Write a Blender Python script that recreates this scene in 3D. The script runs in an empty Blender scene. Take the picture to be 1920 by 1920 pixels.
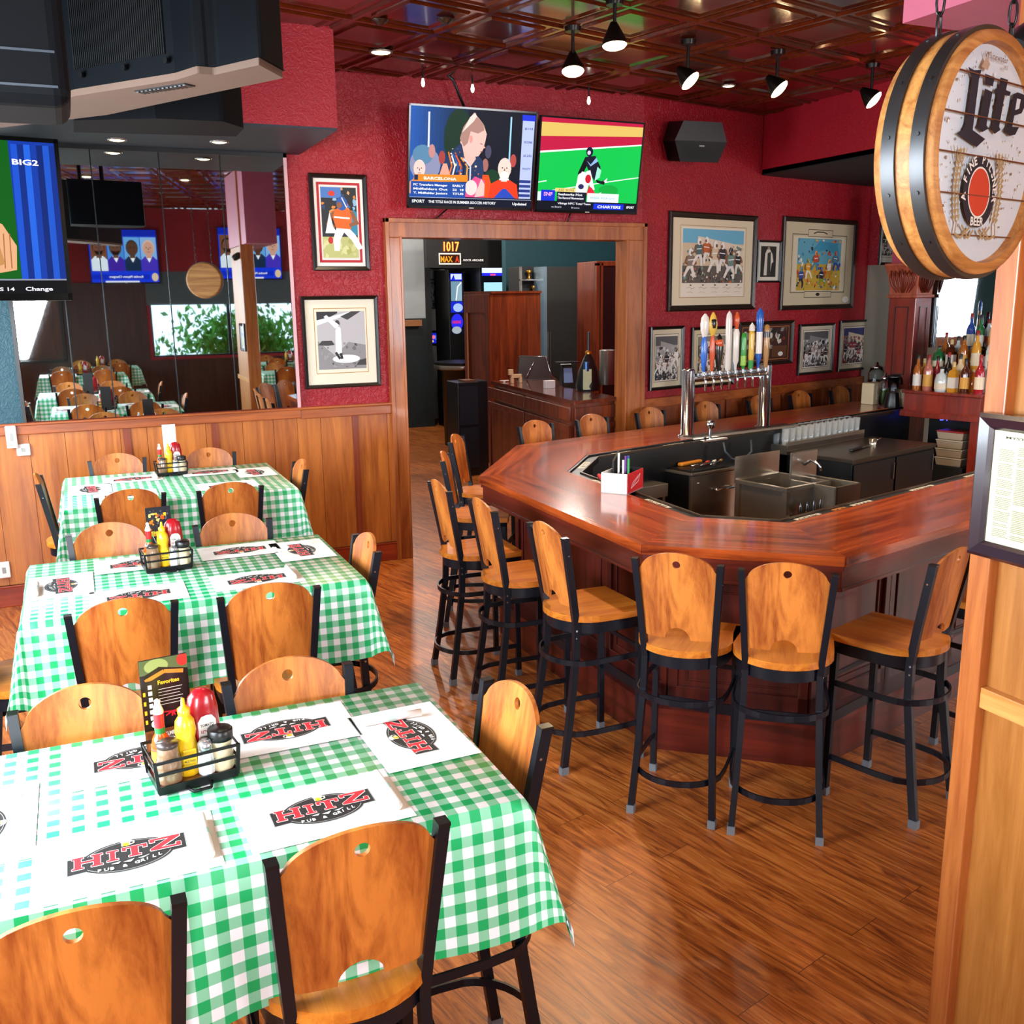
import bpy, bmesh, math, random
from mathutils import Vector, Matrix, Euler
sc = bpy.context.scene
COL = sc.collection
PI = math.pi
def R(d): return math.radians(d)
# ---------------------------------------------------------------- camera
CAM = Vector((0, 0, 2.2)); FPX = 1831.0
YAW, PITCH, ROLL = -0.41533668, 0.21685263, -0.01272802
_r = Vector((math.cos(YAW), math.sin(YAW), 0))
FWD = Vector((-math.sin(YAW)*math.cos(PITCH), math.cos(YAW)*math.cos(PITCH), -math.sin(PITCH)))
_u = _r.cross(FWD)
RGT = _r*math.cos(ROLL) + _u*math.sin(ROLL)
UPV = -_r*math.sin(ROLL) + _u*math.cos(ROLL)
cam = bpy.data.cameras.new('camera'); co = bpy.data.objects.new('camera', cam); COL.objects.link(co)
cam.lens = 36*FPX/1920; cam.sensor_width = 36; cam.clip_start = .05; cam.clip_end = 200
co.matrix_world = Matrix(((RGT.x, UPV.x, -FWD.x, CAM.x), (RGT.y, UPV.y, -FWD.y, CAM.y), (RGT.z, UPV.z, -FWD.z, CAM.z), (0, 0, 0, 1)))
sc.camera = co
def ray(px, py): return RGT*((px-960)/FPX) - UPV*((py-960)/FPX) + FWD
def onz(px, py, z=0.):                       # where that line of sight meets a horizontal plane
    d = ray(px, py); return CAM + d*((z-CAM.z)/d.z)
def onp(px, py, q, n):                       # ... meets a plane through q with normal n
    d = ray(px, py); q = Vector(q); n = Vector(n); return CAM + d*((q-CAM).dot(n)/d.dot(n))
# ---------------------------------------------------------------- view, world, daylight, added fill lights
sc.view_settings.view_transform = 'Standard'; sc.view_settings.look = 'None'
sc.view_settings.exposure = 0.32; sc.view_settings.gamma = 1.0; sc.view_settings.use_curve_mapping = False
try:
    sc.cycles.use_denoising = True; sc.cycles.max_bounces = 8; sc.cycles.sample_clamp_indirect = 6
    sc.cycles.caustics_reflective = False; sc.cycles.caustics_refractive = False
except Exception: pass
w = bpy.data.worlds.new('sky'); sc.world = w; w.use_nodes = True
w.node_tree.nodes['Background'].inputs[0].default_value = (.72, .86, 1, 1)
w.node_tree.nodes['Background'].inputs[1].default_value = 2.2
def area(name, loc, target, sx, sy, power, col):
    l = bpy.data.lights.new(name, 'AREA'); l.shape = 'RECTANGLE'; l.size = sx; l.size_y = sy; l.energy = power; l.color = col
    o = bpy.data.objects.new(name, l); COL.objects.link(o); o.location = loc
    o.rotation_euler = (Vector(target)-Vector(loc)).to_track_quat('-Z', 'Y').to_euler(); return o
YW = 7.893
area('window_light_near', (-1.36, 2.35, 1.95), (3, 2.9, .9), 2.5, 1.3, 240, (.80, .91, 1))
area('window_light_far', (-1.36, 6.3, 1.95), (3, 6.0, .9), 1.5, 1.3, 130, (.80, .91, 1))
area('window_light_rear', (-.75, -4.24, 2.15), (1.6, 5, 1.2), 1.15, 1.9, 330, (.96, .97, 1))  # added fill light behind the viewer, no known window there
area('window_light_rear_right', (6.6, -4.2, 2.2), (4.5, 5, 1.0), 3.6, 2.2, 430, (.98, .96, 1))
area('window_light_right', (10.9, 2.2, 1.9), (3.5, 4.2, .9), 3.0, 1.5, 150, (1, .96, .92))  # added fill light from the right, its window is invented
# ---------------------------------------------------------------- materials
def lin(h):
    if isinstance(h, str):
        h = h.lstrip('#'); h = h if len(h) == 6 else ''.join(q*2 for q in h); c = [int(h[i:i+2], 16)/255 for i in (0, 2, 4)]
    else: c = list(h)
    return tuple((x/12.92 if x <= .04045 else ((x+.055)/1.055)**2.4) for x in c)+(1,)
MATS = {}
class NT:
    def __init__(s, name):
        s.m = bpy.data.materials.new(name); s.m.use_nodes = True; s.t = s.m.node_tree; s.b = s.t.nodes['Principled BSDF']
    def n(s, typ, **kw):
        x = s.t.nodes.new(typ)
        for k, v in kw.items():
            if k.startswith('i_'):
                key = k[2:]; key = int(key) if key.isdigit() else key.replace('_', ' ')
                x.inputs[key].default_value = v
            else: setattr(x, k, v)
        return x
    def l(s, a, b): s.t.links.new(a, b)
def setb(b, col=None, rough=.5, metal=0., spec=None, emis=None, es=0, trans=0, coat=0, ior=None, alpha=None):
    if col is not None: b.inputs['Base Color'].default_value = col
    b.inputs['Roughness'].default_value = rough; b.inputs['Metallic'].default_value = metal
    if spec is not None: b.inputs['Specular IOR Level'].default_value = spec
    if emis is not None: b.inputs['Emission Color'].default_value = emis; b.inputs['Emission Strength'].default_value = es
    if trans: b.inputs['Transmission Weight'].default_value = trans
    if coat: b.inputs['Coat Weight'].default_value = coat; b.inputs['Coat Roughness'].default_value = .08
    if ior: b.inputs['IOR'].default_value = ior
    if alpha is not None: b.inputs['Alpha'].default_value = alpha
def mat(name, c, rough=.5, metal=0., noise=.06, **kw):
    if name in MATS: return MATS[name]
    t = NT(name); col = lin(c); setb(t.b, col, rough, metal, **kw)
    if noise and not kw.get('trans'):
        tc = t.n('ShaderNodeTexCoord'); nz = t.n('ShaderNodeTexNoise', i_Scale=9., i_Detail=4.)
        t.l(tc.outputs['Object'], nz.inputs['Vector'])
        mx = t.n('ShaderNodeMixRGB'); mx.inputs[1].default_value = tuple(x*(1-noise*2) for x in col[:3])+(1,)
        mx.inputs[2].default_value = tuple(min(1, x*(1+noise*2)) for x in col[:3])+(1,)
        t.l(nz.outputs['Fac'], mx.inputs[0]); t.l(mx.outputs[0], t.b.inputs['Base Color'])
    MATS[name] = t.m; return t.m
def wood(name, c1, c2, axis='X', rough=.35, scale=1., coat=0., c3=None, bump=.05, contrast=1.):
    """grain runs along the given object axis; c1 dark, c2 light"""
    if name in MATS: return MATS[name]
    t = NT(name); setb(t.b, None, rough, coat=coat)
    tc = t.n('ShaderNodeTexCoord'); mp = t.n('ShaderNodeMapping')
    s = {'X': (.7, 9, 9), 'Y': (9, .7, 9), 'Z': (9, 9, .7)}[axis]
    mp.inputs['Scale'].default_value = tuple(v*scale for v in s); t.l(tc.outputs['Object'], mp.inputs['Vector'])
    n1 = t.n('ShaderNodeTexNoise', i_Scale=1.6, i_Detail=6., i_Roughness=.62, i_Distortion=1.1); t.l(mp.outputs[0], n1.inputs['Vector'])
    n2 = t.n('ShaderNodeTexNoise', i_Scale=9., i_Detail=3., i_Roughness=.7); t.l(mp.outputs[0], n2.inputs['Vector'])
    ad = t.n('ShaderNodeMath', operation='MULTIPLY_ADD', i_1=.25); t.l(n2.outputs['Fac'], ad.inputs[0]); t.l(n1.outputs['Fac'], ad.inputs[2])
    cr = t.n('ShaderNodeValToRGB'); e = cr.color_ramp.elements
    e[0].position = .60-.17*contrast; e[0].color = lin(c1); e[1].position = .62+.17*contrast; e[1].color = lin(c2)
    if c3: x = e.new(.62); x.color = lin(c3)
    t.l(ad.outputs[0], cr.inputs[0]); t.l(cr.outputs[0], t.b.inputs['Base Color'])
    if bump:
        bp = t.n('ShaderNodeBump', i_Strength=bump, i_Distance=.01); t.l(ad.outputs[0], bp.inputs['Height']); t.l(bp.outputs[0], t.b.inputs['Normal'])
    MATS[name] = t.m; return t.m
def printed(name, rough=.6, emit=0.):
    if name in MATS: return MATS[name]
    t = NT(name); setb(t.b, (0, 0, 0, 1) if emit else None, rough)
    a = t.n('ShaderNodeVertexColor', layer_name='ink')
    if emit:
        t.b.inputs['Specular IOR Level'].default_value = .08
        t.l(a.outputs[0], t.b.inputs['Emission Color']); t.b.inputs['Emission Strength'].default_value = emit
    else: t.l(a.outputs[0], t.b.inputs['Base Color'])
    MATS[name] = t.m; return t.m
PRINT = printed('printed paper'); SCREEN = printed('lit screen picture', .35, 1.0); GLOSSY = printed('glossy print', .22)
def textured_wall(name, c, bump=.5, rough=.55, scale=26.):
    t = NT(name); setb(t.b, lin(c), rough)
    tc = t.n('ShaderNodeTexCoord')
    n1 = t.n('ShaderNodeTexNoise', i_Scale=scale, i_Detail=2., i_Roughness=.5, i_Distortion=2.2); t.l(tc.outputs['Object'], n1.inputs['Vector'])
    cr = t.n('ShaderNodeValToRGB'); cr.color_ramp.elements[0].position = .44; cr.color_ramp.elements[1].position = .60
    t.l(n1.outputs['Fac'], cr.inputs[0])
    bp = t.n('ShaderNodeBump', i_Strength=bump, i_Distance=.006); t.l(cr.outputs[0], bp.inputs['Height']); t.l(bp.outputs[0], t.b.inputs['Normal'])
    n2 = t.n('ShaderNodeTexNoise', i_Scale=1.3, i_Detail=3.); t.l(tc.outputs['Object'], n2.inputs['Vector'])
    mx = t.n('ShaderNodeMixRGB'); c_ = lin(c); mx.inputs[1].default_value = tuple(x*.85 for x in c_[:3])+(1,); mx.inputs[2].default_value = tuple(min(1, x*1.12) for x in c_[:3])+(1,)
    t.l(n2.outputs['Fac'], mx.inputs[0]); t.l(mx.outputs[0], t.b.inputs['Base Color'])
    MATS[name] = t.m; return t.m
RED = textured_wall('red textured plaster', '#a01322', .55, .42)
RED2 = textured_wall('soffit red plaster', '#a31524', .3, .45)
TEAL = textured_wall('dark teal plaster', '#0d4450', .3, .5)
def floor_mat():
    t = NT('oak plank floor'); setb(t.b, None, .34)
    tc = t.n('ShaderNodeTexCoord'); mp = t.n('ShaderNodeMapping'); mp.inputs['Rotation'].default_value = (0, 0, R(75.5)); t.l(tc.outputs['Object'], mp.inputs['Vector'])
    br = t.n('ShaderNodeTexBrick', i_Scale=1., offset=.37, squash=1.)
    br.inputs['Brick Width'].default_value = 1.2; br.inputs['Row Height'].default_value = .155; br.inputs['Mortar Size'].default_value = .0015
    br.inputs['Color1'].default_value = (.2, .2, .2, 1); br.inputs['Color2'].default_value = (.9, .9, .9, 1); br.inputs['Mortar'].default_value = (0, 0, 0, 1)
    br.inputs['Mortar Smooth'].default_value = .3
    t.l(mp.outputs[0], br.inputs['Vector'])
    m2 = t.n('ShaderNodeMapping'); m2.inputs['Scale'].default_value = (1.1, 11, 1); t.l(mp.outputs[0], m2.inputs['Vector'])
    off = t.n('ShaderNodeVectorMath', operation='MULTIPLY_ADD'); off.inputs[1].default_value = (7, 7, 7); t.l(br.outputs['Color'], off.inputs[0]); t.l(m2.outputs[0], off.inputs[2])
    n1 = t.n('ShaderNodeTexNoise', i_Scale=2.2, i_Detail=8., i_Roughness=.65, i_Distortion=1.6); t.l(off.outputs[0], n1.inputs['Vector'])
    cr = t.n('ShaderNodeValToRGB'); e = cr.color_ramp.elements
    e[0].position = .36; e[0].color = lin('#7f3c17'); e[1].position = .66; e[1].color = lin('#e08a42'); x = e.new(.5); x.color = lin('#bd6628')
    t.l(n1.outputs['Fac'], cr.inputs[0])
    mx = t.n('ShaderNodeMixRGB', blend_type='MULTIPLY', i_Fac=.22); t.l(cr.outputs[0], mx.inputs[1]); t.l(br.outputs['Color'], mx.inputs[2])
    m3 = t.n('ShaderNodeMixRGB', blend_type='MULTIPLY', i_Fac=.75); t.l(mx.outputs[0], m3.inputs[1])
    inv = t.n('ShaderNodeMath', operation='SUBTRACT', i_0=1.); t.l(br.outputs['Fac'], inv.inputs[1]); t.l(inv.outputs[0], m3.inputs[2])
    t.l(m3.outputs[0], t.b.inputs['Base Color'])
    bp = t.n('ShaderNodeBump', i_Strength=.12, i_Distance=.004); t.l(n1.outputs['Fac'], bp.inputs['Height']); t.l(bp.outputs[0], t.b.inputs['Normal'])
    return t.m
FLOOR = floor_mat()
def gingham():
    t = NT('green and white gingham oilcloth'); setb(t.b, None, .38)
    uv = t.n('ShaderNodeUVMap', uv_map='cloth'); sp = t.n('ShaderNodeSeparateXYZ'); t.l(uv.outputs[0], sp.inputs[0])
    out = []
    for k in (0, 1):
        a = t.n('ShaderNodeMath', operation='MULTIPLY', i_1=1/.051); t.l(sp.outputs[k], a.inputs[0])
        f = t.n('ShaderNodeMath', operation='FRACT'); t.l(a.outputs[0], f.inputs[0])
        g = t.n('ShaderNodeMath', operation='LESS_THAN', i_1=.5); t.l(f.outputs[0], g.inputs[0]); out.append(g)
    ad = t.n('ShaderNodeMath', operation='ADD'); t.l(out[0].outputs[0], ad.inputs[0]); t.l(out[1].outputs[0], ad.inputs[1])
    hf = t.n('ShaderNodeMath', operation='MULTIPLY', i_1=.5); t.l(ad.outputs[0], hf.inputs[0])
    cr = t.n('ShaderNodeValToRGB'); cr.color_ramp.interpolation = 'CONSTANT'; e = cr.color_ramp.elements
    e[0].color = lin('#f1f1f4'); e[1].position = .25; e[1].color = lin('#86c8a4'); x = e.new(.75); x.color = lin('#12a35c')
    t.l(hf.outputs[0], cr.inputs[0])
    ge = t.n('ShaderNodeNewGeometry'); mx = t.n('ShaderNodeMixRGB'); mx.inputs[2].default_value = lin('#e6ebef')
    t.l(ge.outputs['Backfacing'], mx.inputs[0]); t.l(cr.outputs[0], mx.inputs[1]); t.l(mx.outputs[0], t.b.inputs['Base Color'])
    return t.m
GING = gingham()
MWOODL = wood('light beech veneer', '#8a3f14', '#cd7a32', 'Z', .42, .8, contrast=.8)
MSEAT = wood('beech seat wood', '#a85414', '#dc8a30', 'Y', .34, .9, coat=.1)
BLK = mat('blue black powder coated steel', '#0c131d', .36, .2)
CAP = mat('grey foot cap', '#7f8a94', .45, .2)
CHROME = mat('polished steel', '#c9ccd0', .16, 1., noise=0)
STEEL = mat('brushed stainless steel', '#b5aa9c', .24, .88)
BLACK = mat('black plastic', '#0b0c0e', .35)
BLACKM = mat('matte black', '#07080a', .7)
WHITE = mat('white plastic', '#eceae4', .4)
PAPER = mat('white paper', '#f2eeea', .7, noise=.02)
CREAM = mat('cream mat board', '#ddc9a2', .7, noise=.03)
OAKW = wood('orange cherry wainscot', '#8d4317', '#c8762f', 'Z', .36, .55, coat=.25)
OAKX = wood('cherry cap rail', '#7c3512', '#b5602a', 'X', .34, .8, coat=.25)
OAKZ = wood('cherry door trim', '#7b3714', '#b4662c', 'Z', .34, .8, coat=.25)
DARKW = wood('dark cherry cabinet wood', '#4a1a0d', '#85391a', 'Z', .33, .6, coat=.25)
MAHOG = wood('dark mahogany panelling', '#350f0c', '#5f1f15', 'Z', .34, .6, coat=.1)
MAHOGX = wood('dark mahogany moulding', '#350f0c', '#6a2216', 'X', .32, .6, coat=.15)
BARTOP = wood('polished mahogany bar top', '#5c1b0b', '#c85c26', 'X', .2, .8, coat=.55, bump=.02)
GLASS = mat('clear glass', '#f4fbff', .03, 0, noise=0, trans=1, ior=1.3)
MIRROR = mat('mirror silvering', '#c9d2d4', .015, 1., noise=0)
BULB = mat('warm lamp glow', '#ffffff', .5, noise=0, emis=(1, .72, .36, 1), es=14)
# ---------------------------------------------------------------- mesh helpers
class MB:
    def __init__(s): s.v = []; s.f = []; s.mi = []; s.sm = []
    def add(s, vs, fs, mi=0, smooth=False, M=None):
        o = len(s.v); s.v += [(M @ Vector(v) if M else Vector(v)) for v in vs]
        for f in fs: s.f.append([i+o for i in f]); s.mi.append(mi); s.sm.append(smooth)
        return s
    def box(s, c, d, mi=0, M=None, rz=0, taper=1.):
        x, y, z = (k/2 for k in d); vs = []
        for dz in (-1, 1):
            k = taper if dz > 0 else 1.
            for a, b in ((-1, -1), (1, -1), (1, 1), (-1, 1)): vs.append((a*x*k, b*y*k, dz*z))
        T = Matrix.Translation(c) @ Matrix.Rotation(rz, 4, 'Z')
        if M: T = M @ T
        return s.add(vs, [(3, 2, 1, 0), (4, 5, 6, 7), (0, 1, 5, 4), (1, 2, 6, 5), (2, 3, 7, 6), (3, 0, 4, 7)], mi, False, T)
    def bb(s, x0, x1, y0, y1, z0, z1, mi=0, M=None): return s.box(((x0+x1)/2, (y0+y1)/2, (z0+z1)/2), (abs(x1-x0), abs(y1-y0), abs(z1-z0)), mi, M)
    def lathe(s, prof, n=16, c=(0, 0, 0), mi=0, M=None, smooth=True):
        vs = []; fs = []
        for r, z in prof:
            for k in range(n): a = 2*PI*k/n; vs.append((r*math.cos(a), r*math.sin(a), z))
        for i in range(len(prof)-1):
            for k in range(n):
                k2 = (k+1) % n; fs.append((i*n+k, i*n+k2, (i+1)*n+k2, (i+1)*n+k))
        T = Matrix.Translation(c); T = M @ T if M else T
        s.add(vs, fs, mi, smooth, T)
        for i, rev in ((0, True), (len(prof)-1, False)):
            if prof[i][0] > 1e-5:
                ring = [vs[i*n+k] for k in range(n)]
                s.add(ring, [tuple(reversed(range(n))) if rev else tuple(range(n))], mi, False, T)
        return s
    def cyl(s, p0, p1, r0, r1=None, n=12, mi=0, M=None, smooth=True):
        r1 = r0 if r1 is None else r1; p0 = Vector(p0); p1 = Vector(p1); d = p1-p0
        T = Matrix.Translation(p0) @ d.to_track_quat('Z', 'Y').to_matrix().to_4x4(); T = M @ T if M else T
        return s.lathe([(r0, 0), (r1, d.length)], n, mi=mi, M=T, smooth=smooth)
    def sweep(s, path, w, h, ref=(0, 0, 1), mi=0, closed=False, M=None, smooth=False):
        """rectangular section: w across, h along ref"""
        P = [Vector(p) for p in path]; n = len(P); vs = []; ref = Vector(ref)
        for i, p in enumerate(P):
            a = P[(i-1) % n] if (closed or i > 0) else p; b = P[(i+1) % n] if (closed or i < n-1) else p
            t = (b-a).normalized(); sd = t.cross(ref).normalized(); up = sd.cross(t).normalized()
            for x, y in ((-1, -1), (1, -1), (1, 1), (-1, 1)): vs.append(p + sd*x*w/2 + up*y*h/2)
        fs = []; m = n if closed else n-1
        for i in range(m):
            j = (i+1) % n
            for k in range(4): k2 = (k+1) % 4; fs.append((i*4+k, i*4+k2, j*4+k2, j*4+k))
        if not closed: fs += [(3, 2, 1, 0), tuple(4*(n-1)+k for k in range(4))]
        return s.add(vs, fs, mi, smooth, M)
    def tube(s, path, r, n=8, mi=0, closed=False, M=None):
        P = [Vector(p) for p in path]; N = len(P); vs = []; up = None
        for i, p in enumerate(P):
            a = P[(i-1) % N] if (closed or i > 0) else p; b = P[(i+1) % N] if (closed or i < N-1) else p
            t = (b-a).normalized()
            if up is None: up = t.orthogonal().normalized()
            up = (up - t*up.dot(t)).normalized(); sd = t.cross(up)
            rr = r[i] if isinstance(r, (list, tuple)) else r
            for k in range(n): an = 2*PI*k/n; vs.append(p + up*math.cos(an)*rr + sd*math.sin(an)*rr)
        fs = []; m = N if closed else N-1
        for i in range(m):
            j = (i+1) % N
            for k in range(n): k2 = (k+1) % n; fs.append((i*n+k, i*n+k2, j*n+k2, j*n+k))
        if not closed: fs += [tuple(reversed(range(n))), tuple(n*(N-1)+k for k in range(n))]
        return s.add(vs, fs, mi, True, M)
    def prism(s, pts, z0, z1, mi=0, M=None, smooth=False):
        n = len(pts); ar = sum(pts[i][0]*pts[(i+1) % n][1]-pts[(i+1) % n][0]*pts[i][1] for i in range(n))
        if ar < 0: pts = list(reversed(pts))
        vs = [(p[0], p[1], z0) for p in pts]+[(p[0], p[1], z1) for p in pts]
        fs = [tuple(reversed(range(n))), tuple(range(n, 2*n))]+[(i, (i+1) % n, n+(i+1) % n, n+i) for i in range(n)]
        s.add(vs, fs[:2], mi, False, M); s.add(vs, fs[2:], mi, smooth, M); return s
    def build(s, name, mats, parent=None, bevel=0., seg=2, loc=None, autosmooth=False):
        me = bpy.data.meshes.new(name); me.from_pydata([tuple(v) for v in s.v], [], s.f)
        for m in (mats if isinstance(mats, (list, tuple)) else [mats]): me.materials.append(m)
        me.polygons.foreach_set('material_index', s.mi); me.polygons.foreach_set('use_smooth', s.sm); me.update()
        o = bpy.data.objects.new(name, me); COL.objects.link(o)
        if loc: o.location = loc
        if parent is not None: o.parent = parent
        if bevel:
            b = o.modifiers.new('bevel', 'BEVEL'); b.width = bevel; b.segments = seg; b.limit_method = 'ANGLE'; b.angle_limit = R(35)
            if autosmooth:
                for p in me.polygons: p.use_smooth = True
        return o
def tag(o, label, cat, group=None, kind=None):
    if label: o['label'] = label
    if cat: o['category'] = cat
    if group: o['group'] = group
    if kind: o['kind'] = kind
    return o
def thing(name, label, cat, loc=(0, 0, 0), rz=0., group=None, M=None):
    o = bpy.data.objects.new(name, None); COL.objects.link(o); o.empty_display_size = .1
    if M is not None: o.matrix_world = M
    else: o.location = loc; o.rotation_euler = (0, 0, rz)
    return tag(o, label, cat, group)
def structure(o): o['kind'] = 'structure'; return o
def dup(root, label, loc=None, rz=None, M=None, group=None):
    r = root.copy(); COL.objects.link(r)
    if M is not None: r.matrix_world = M
    else:
        r.location = loc
        if rz is not None: r.rotation_euler = (0, 0, rz)
    if label: r['label'] = label
    if group: r['group'] = group
    for ch in root.children:
        c = ch.copy(); COL.objects.link(c); c.parent = r
        for g in ch.children:
            d = g.copy(); COL.objects.link(d); d.parent = c
    return r
def arc(cx, cy, r, a0, a1, n): return [(cx+r*math.cos(R(a0+(a1-a0)*i/n)), cy+r*math.sin(R(a0+(a1-a0)*i/n))) for i in range(n+1)]
_txt = {}
def text_mesh(s, bold=False):
    k = (s, bold)
    if k not in _txt:
        c = bpy.data.curves.new('t', 'FONT'); c.body = s; c.size = 1; c.resolution_u = 2
        if bold: c.offset = .028
        o = bpy.data.objects.new('t', c); me = bpy.data.meshes.new_from_object(o)
        vs = [(v.co.x, v.co.y) for v in me.vertices]; fs = [tuple(p.vertices) for p in me.polygons]
        bpy.data.objects.remove(o); bpy.data.curves.remove(c); bpy.data.meshes.remove(me)
        x0 = min(v[0] for v in vs); x1 = max(v[0] for v in vs); y1 = max(v[1] for v in vs)
        _txt[k] = ([(v[0]-x0, v[1]) for v in vs], fs, x1-x0, y1)
    return _txt[k]
class Pic:
    """flat printed or lit picture: unit square artwork w x h metres, drawn in layers"""
    def __init__(s, w, h, bg='#ffffff'):
        s.w = w; s.h = h; s.v = []; s.f = []; s.c = []; s.k = 0; s.rect(0, 0, 1, 1, bg)
    def _a(s, pts, faces, col):
        o = len(s.v); d = s.k*.00004; s.k += 1
        s.v += [((min(1, max(0, u))-.5)*s.w, -d, (min(1, max(0, v))-.5)*s.h) for u, v in pts]
        c = lin(col) if isinstance(col, str) or len(col) == 3 else col
        for f in faces: s.f.append([i+o for i in f]); s.c.append(c)
    def poly(s, pts, col): s._a(pts, [tuple(range(len(pts)))], col)
    def rect(s, x0, y0, x1, y1, col): s.poly([(x0, y0), (x1, y0), (x1, y1), (x0, y1)], col)
    def ell(s, cx, cy, rx, ry, col, n=18, rot=0):
        c, q = math.cos(rot), math.sin(rot); P = []
        for i in range(n):
            a = 2*PI*i/n; x = rx*math.cos(a)*s.w; y = ry*math.sin(a)*s.h
            P.append((cx+(x*c-y*q)/s.w, cy+(x*q+y*c)/s.h))
        s.poly(P, col)
    def line(s, pts, wd, col):
        for (a, b), (c, d) in zip(pts, pts[1:]):
            dx = (c-a)*s.w; dy = (d-b)*s.h; L = math.hypot(dx, dy) or 1; nx = -dy/L*wd/2/s.w; ny = dx/L*wd/2/s.h
            s.poly([(a-nx, b-ny), (c-nx, d-ny), (c+nx, d+ny), (a+nx, b+ny)], col)
    def text(s, t, x, y, hgt, col, width=None, bold=False, rot=0, center=False, scurve=0):
        """hgt: cap height in metres; x,y unit; width in metres to fit"""
        vs, fs, W, H = text_mesh(t, bold); sy = hgt/.73; sx = (width/W) if width else sy
        c, q = math.cos(rot), math.sin(rot); P = []
        for a, b in vs:
            a = a*sx - (W*sx/2 if center else 0); b = b*sy
            if scurve: b += scurve*a*a
            P.append((x+(a*c-b*q)/s.w, y+(a*q+b*c)/s.h))
        s._a(P, fs, col)
    def frame(s, x0, y0, x1, y1, wd, col):
        a = wd/s.w; b = wd/s.h
        s.rect(x0, y0, x1, y0+b, col); s.rect(x0, y1-b, x1, y1, col); s.rect(x0, y0, x0+a, y1, col); s.rect(x1-a, y0, x1, y1, col)
    def blobs(s, n, box, pal, r=(.01, .04), seed=1, sides=(4, 8)):
        rd = random.Random(seed); x0, y0, x1, y1 = box
        for i in range(n):
            cx = rd.uniform(x0, x1); cy = rd.uniform(y0, y1); m = rd.randint(*sides); rr = rd.uniform(*r); a0 = rd.random()*6
            P = []
            for k in range(m):
                a = a0+2*PI*k/m; q = rr*rd.uniform(.5, 1.2)
                P.append((min(x1, max(x0, cx+q*math.cos(a)/s.w)), min(y1, max(y0, cy+q*math.sin(a)/s.h))))
            s.poly(P, rd.choice(pal))
    def mesh(s, name, m, flat=False):
        me = bpy.data.meshes.new(name)
        vs = [(x, z, -y) for x, y, z in s.v] if flat else s.v
        me.from_pydata(vs, [], s.f); me.materials.append(m)
        at = me.color_attributes.new('ink', 'FLOAT_COLOR', 'CORNER'); cs = []
        for p, c in zip(me.polygons, s.c):
            cs += list(c)*len(p.vertices)
        at.data.foreach_set('color', cs); me.update(); return me
    def build(s, name, m, parent=None, loc=(0, 0, 0), rot=(0, 0, 0), flat=False):
        o = bpy.data.objects.new(name, s.mesh(name, m, flat)); COL.objects.link(o)
        o.parent = parent; o.location = loc; o.rotation_euler = rot; return o
def footballer(p, x, y, k, jersey, pants, helmet, skin='#8a5a3c', flip=1, trim='#ffffff'):
    """small drawn athlete; k = height in unit of picture height"""
    r = p.h/p.w
    X = lambda a: x+a*k*r*flip
    Y = lambda b: y+b*k
    p.poly([(X(-.10), Y(.42)), (X(.14), Y(.44)), (X(.22), Y(.2)), (X(.2), Y(0)), (X(.1), Y(0)), (X(.08), Y(.2)), (X(0), Y(.34)), (X(-.14), Y(.2)), (X(-.26), Y(.02)), (X(-.36), Y(.05)), (X(-.22), Y(.3))], pants)
    p.poly([(X(-.14), Y(.40)), (X(.15), Y(.42)), (X(.24), Y(.72)), (X(.06), Y(.80)), (X(-.18), Y(.74))], jersey)
    p.poly([(X(.16), Y(.74)), (X(.26), Y(.68)), (X(.34), Y(.48)), (X(.18), Y(.40)), (X(.17), Y(.46)), (X(.25), Y(.52))], skin)
    p.poly([(X(-.12), Y(.74)), (X(-.2), Y(.72)), (X(-.3), Y(.5)), (X(-.12), Y(.44)), (X(-.10), Y(.5)), (X(-.2), Y(.54))], skin)
    p.ell(X(.02), Y(.87), .11*k*r, .13*k, helmet, 12)
    p.ell(X(.07), Y(.84), .055*k*r, .06*k, skin, 8)
    p.line([(X(.02), Y(.98)), (X(-.07), Y(.8))], .012*k, trim)
    p.line([(X(-.12), Y(.6)), (X(.18), Y(.62))], .03*k*p.h, trim)
def bust(p, x, y, k, skin, shirt, hair, beard=None, collar='#ffffff'):
    r = p.h/p.w
    X = lambda a: x+a*k*r
    Y = lambda b: y+b*k
    p.poly([(X(-.42), Y(0)), (X(.42), Y(0)), (X(.36), Y(.34)), (X(.12), Y(.46)), (X(-.12), Y(.46)), (X(-.36), Y(.34))], shirt)
    p.poly([(X(-.10), Y(.46)), (X(.10), Y(.46)), (X(0), Y(.26))], collar)
    p.rect(X(-.08), Y(.40), X(.08), Y(.52), skin)
    p.ell(X(0), Y(.72), .185*k*r, .25*k, hair, 16); p.ell(X(0), Y(.69), .165*k*r, .225*k, skin, 16)
    if beard: p.poly([(X(-.14), Y(.64)), (X(-.07), Y(.62)), (X(.07), Y(.62)), (X(.14), Y(.64)), (X(.08), Y(.5)), (X(-.08), Y(.5))], beard)
    for q in (-.06, .06): p.ell(X(q), Y(.73), .022*k*r, .016*k, '#1a1210', 6)
    p.poly([(X(-.02), Y(.66)), (X(.02), Y(.66)), (X(0), Y(.74))], '#6b3a28'); p.rect(X(-.05), Y(.585), X(.05), Y(.6), '#7a2a2a')
# ---------------------------------------------------------------- room shell
A = R(14.5); DX = Vector((math.cos(A), math.sin(A), 0)); DY = Vector((-math.sin(A), math.cos(A), 0))
K0 = Vector((4.8, YW, 0)); CEIL = 3.9
MR = Matrix.Translation(K0) @ Matrix.Rotation(A, 4, 'Z')          # frame of the turned wall: x along it, -y into the room
def wall(name, b, m, parent=None, **k): return structure(b.build(name, m, parent, **k))
b = MB(); b.bb(-1.7, 12, -5.2, 18.7, -.08, 0); wall('floor', b, FLOOR)
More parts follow.
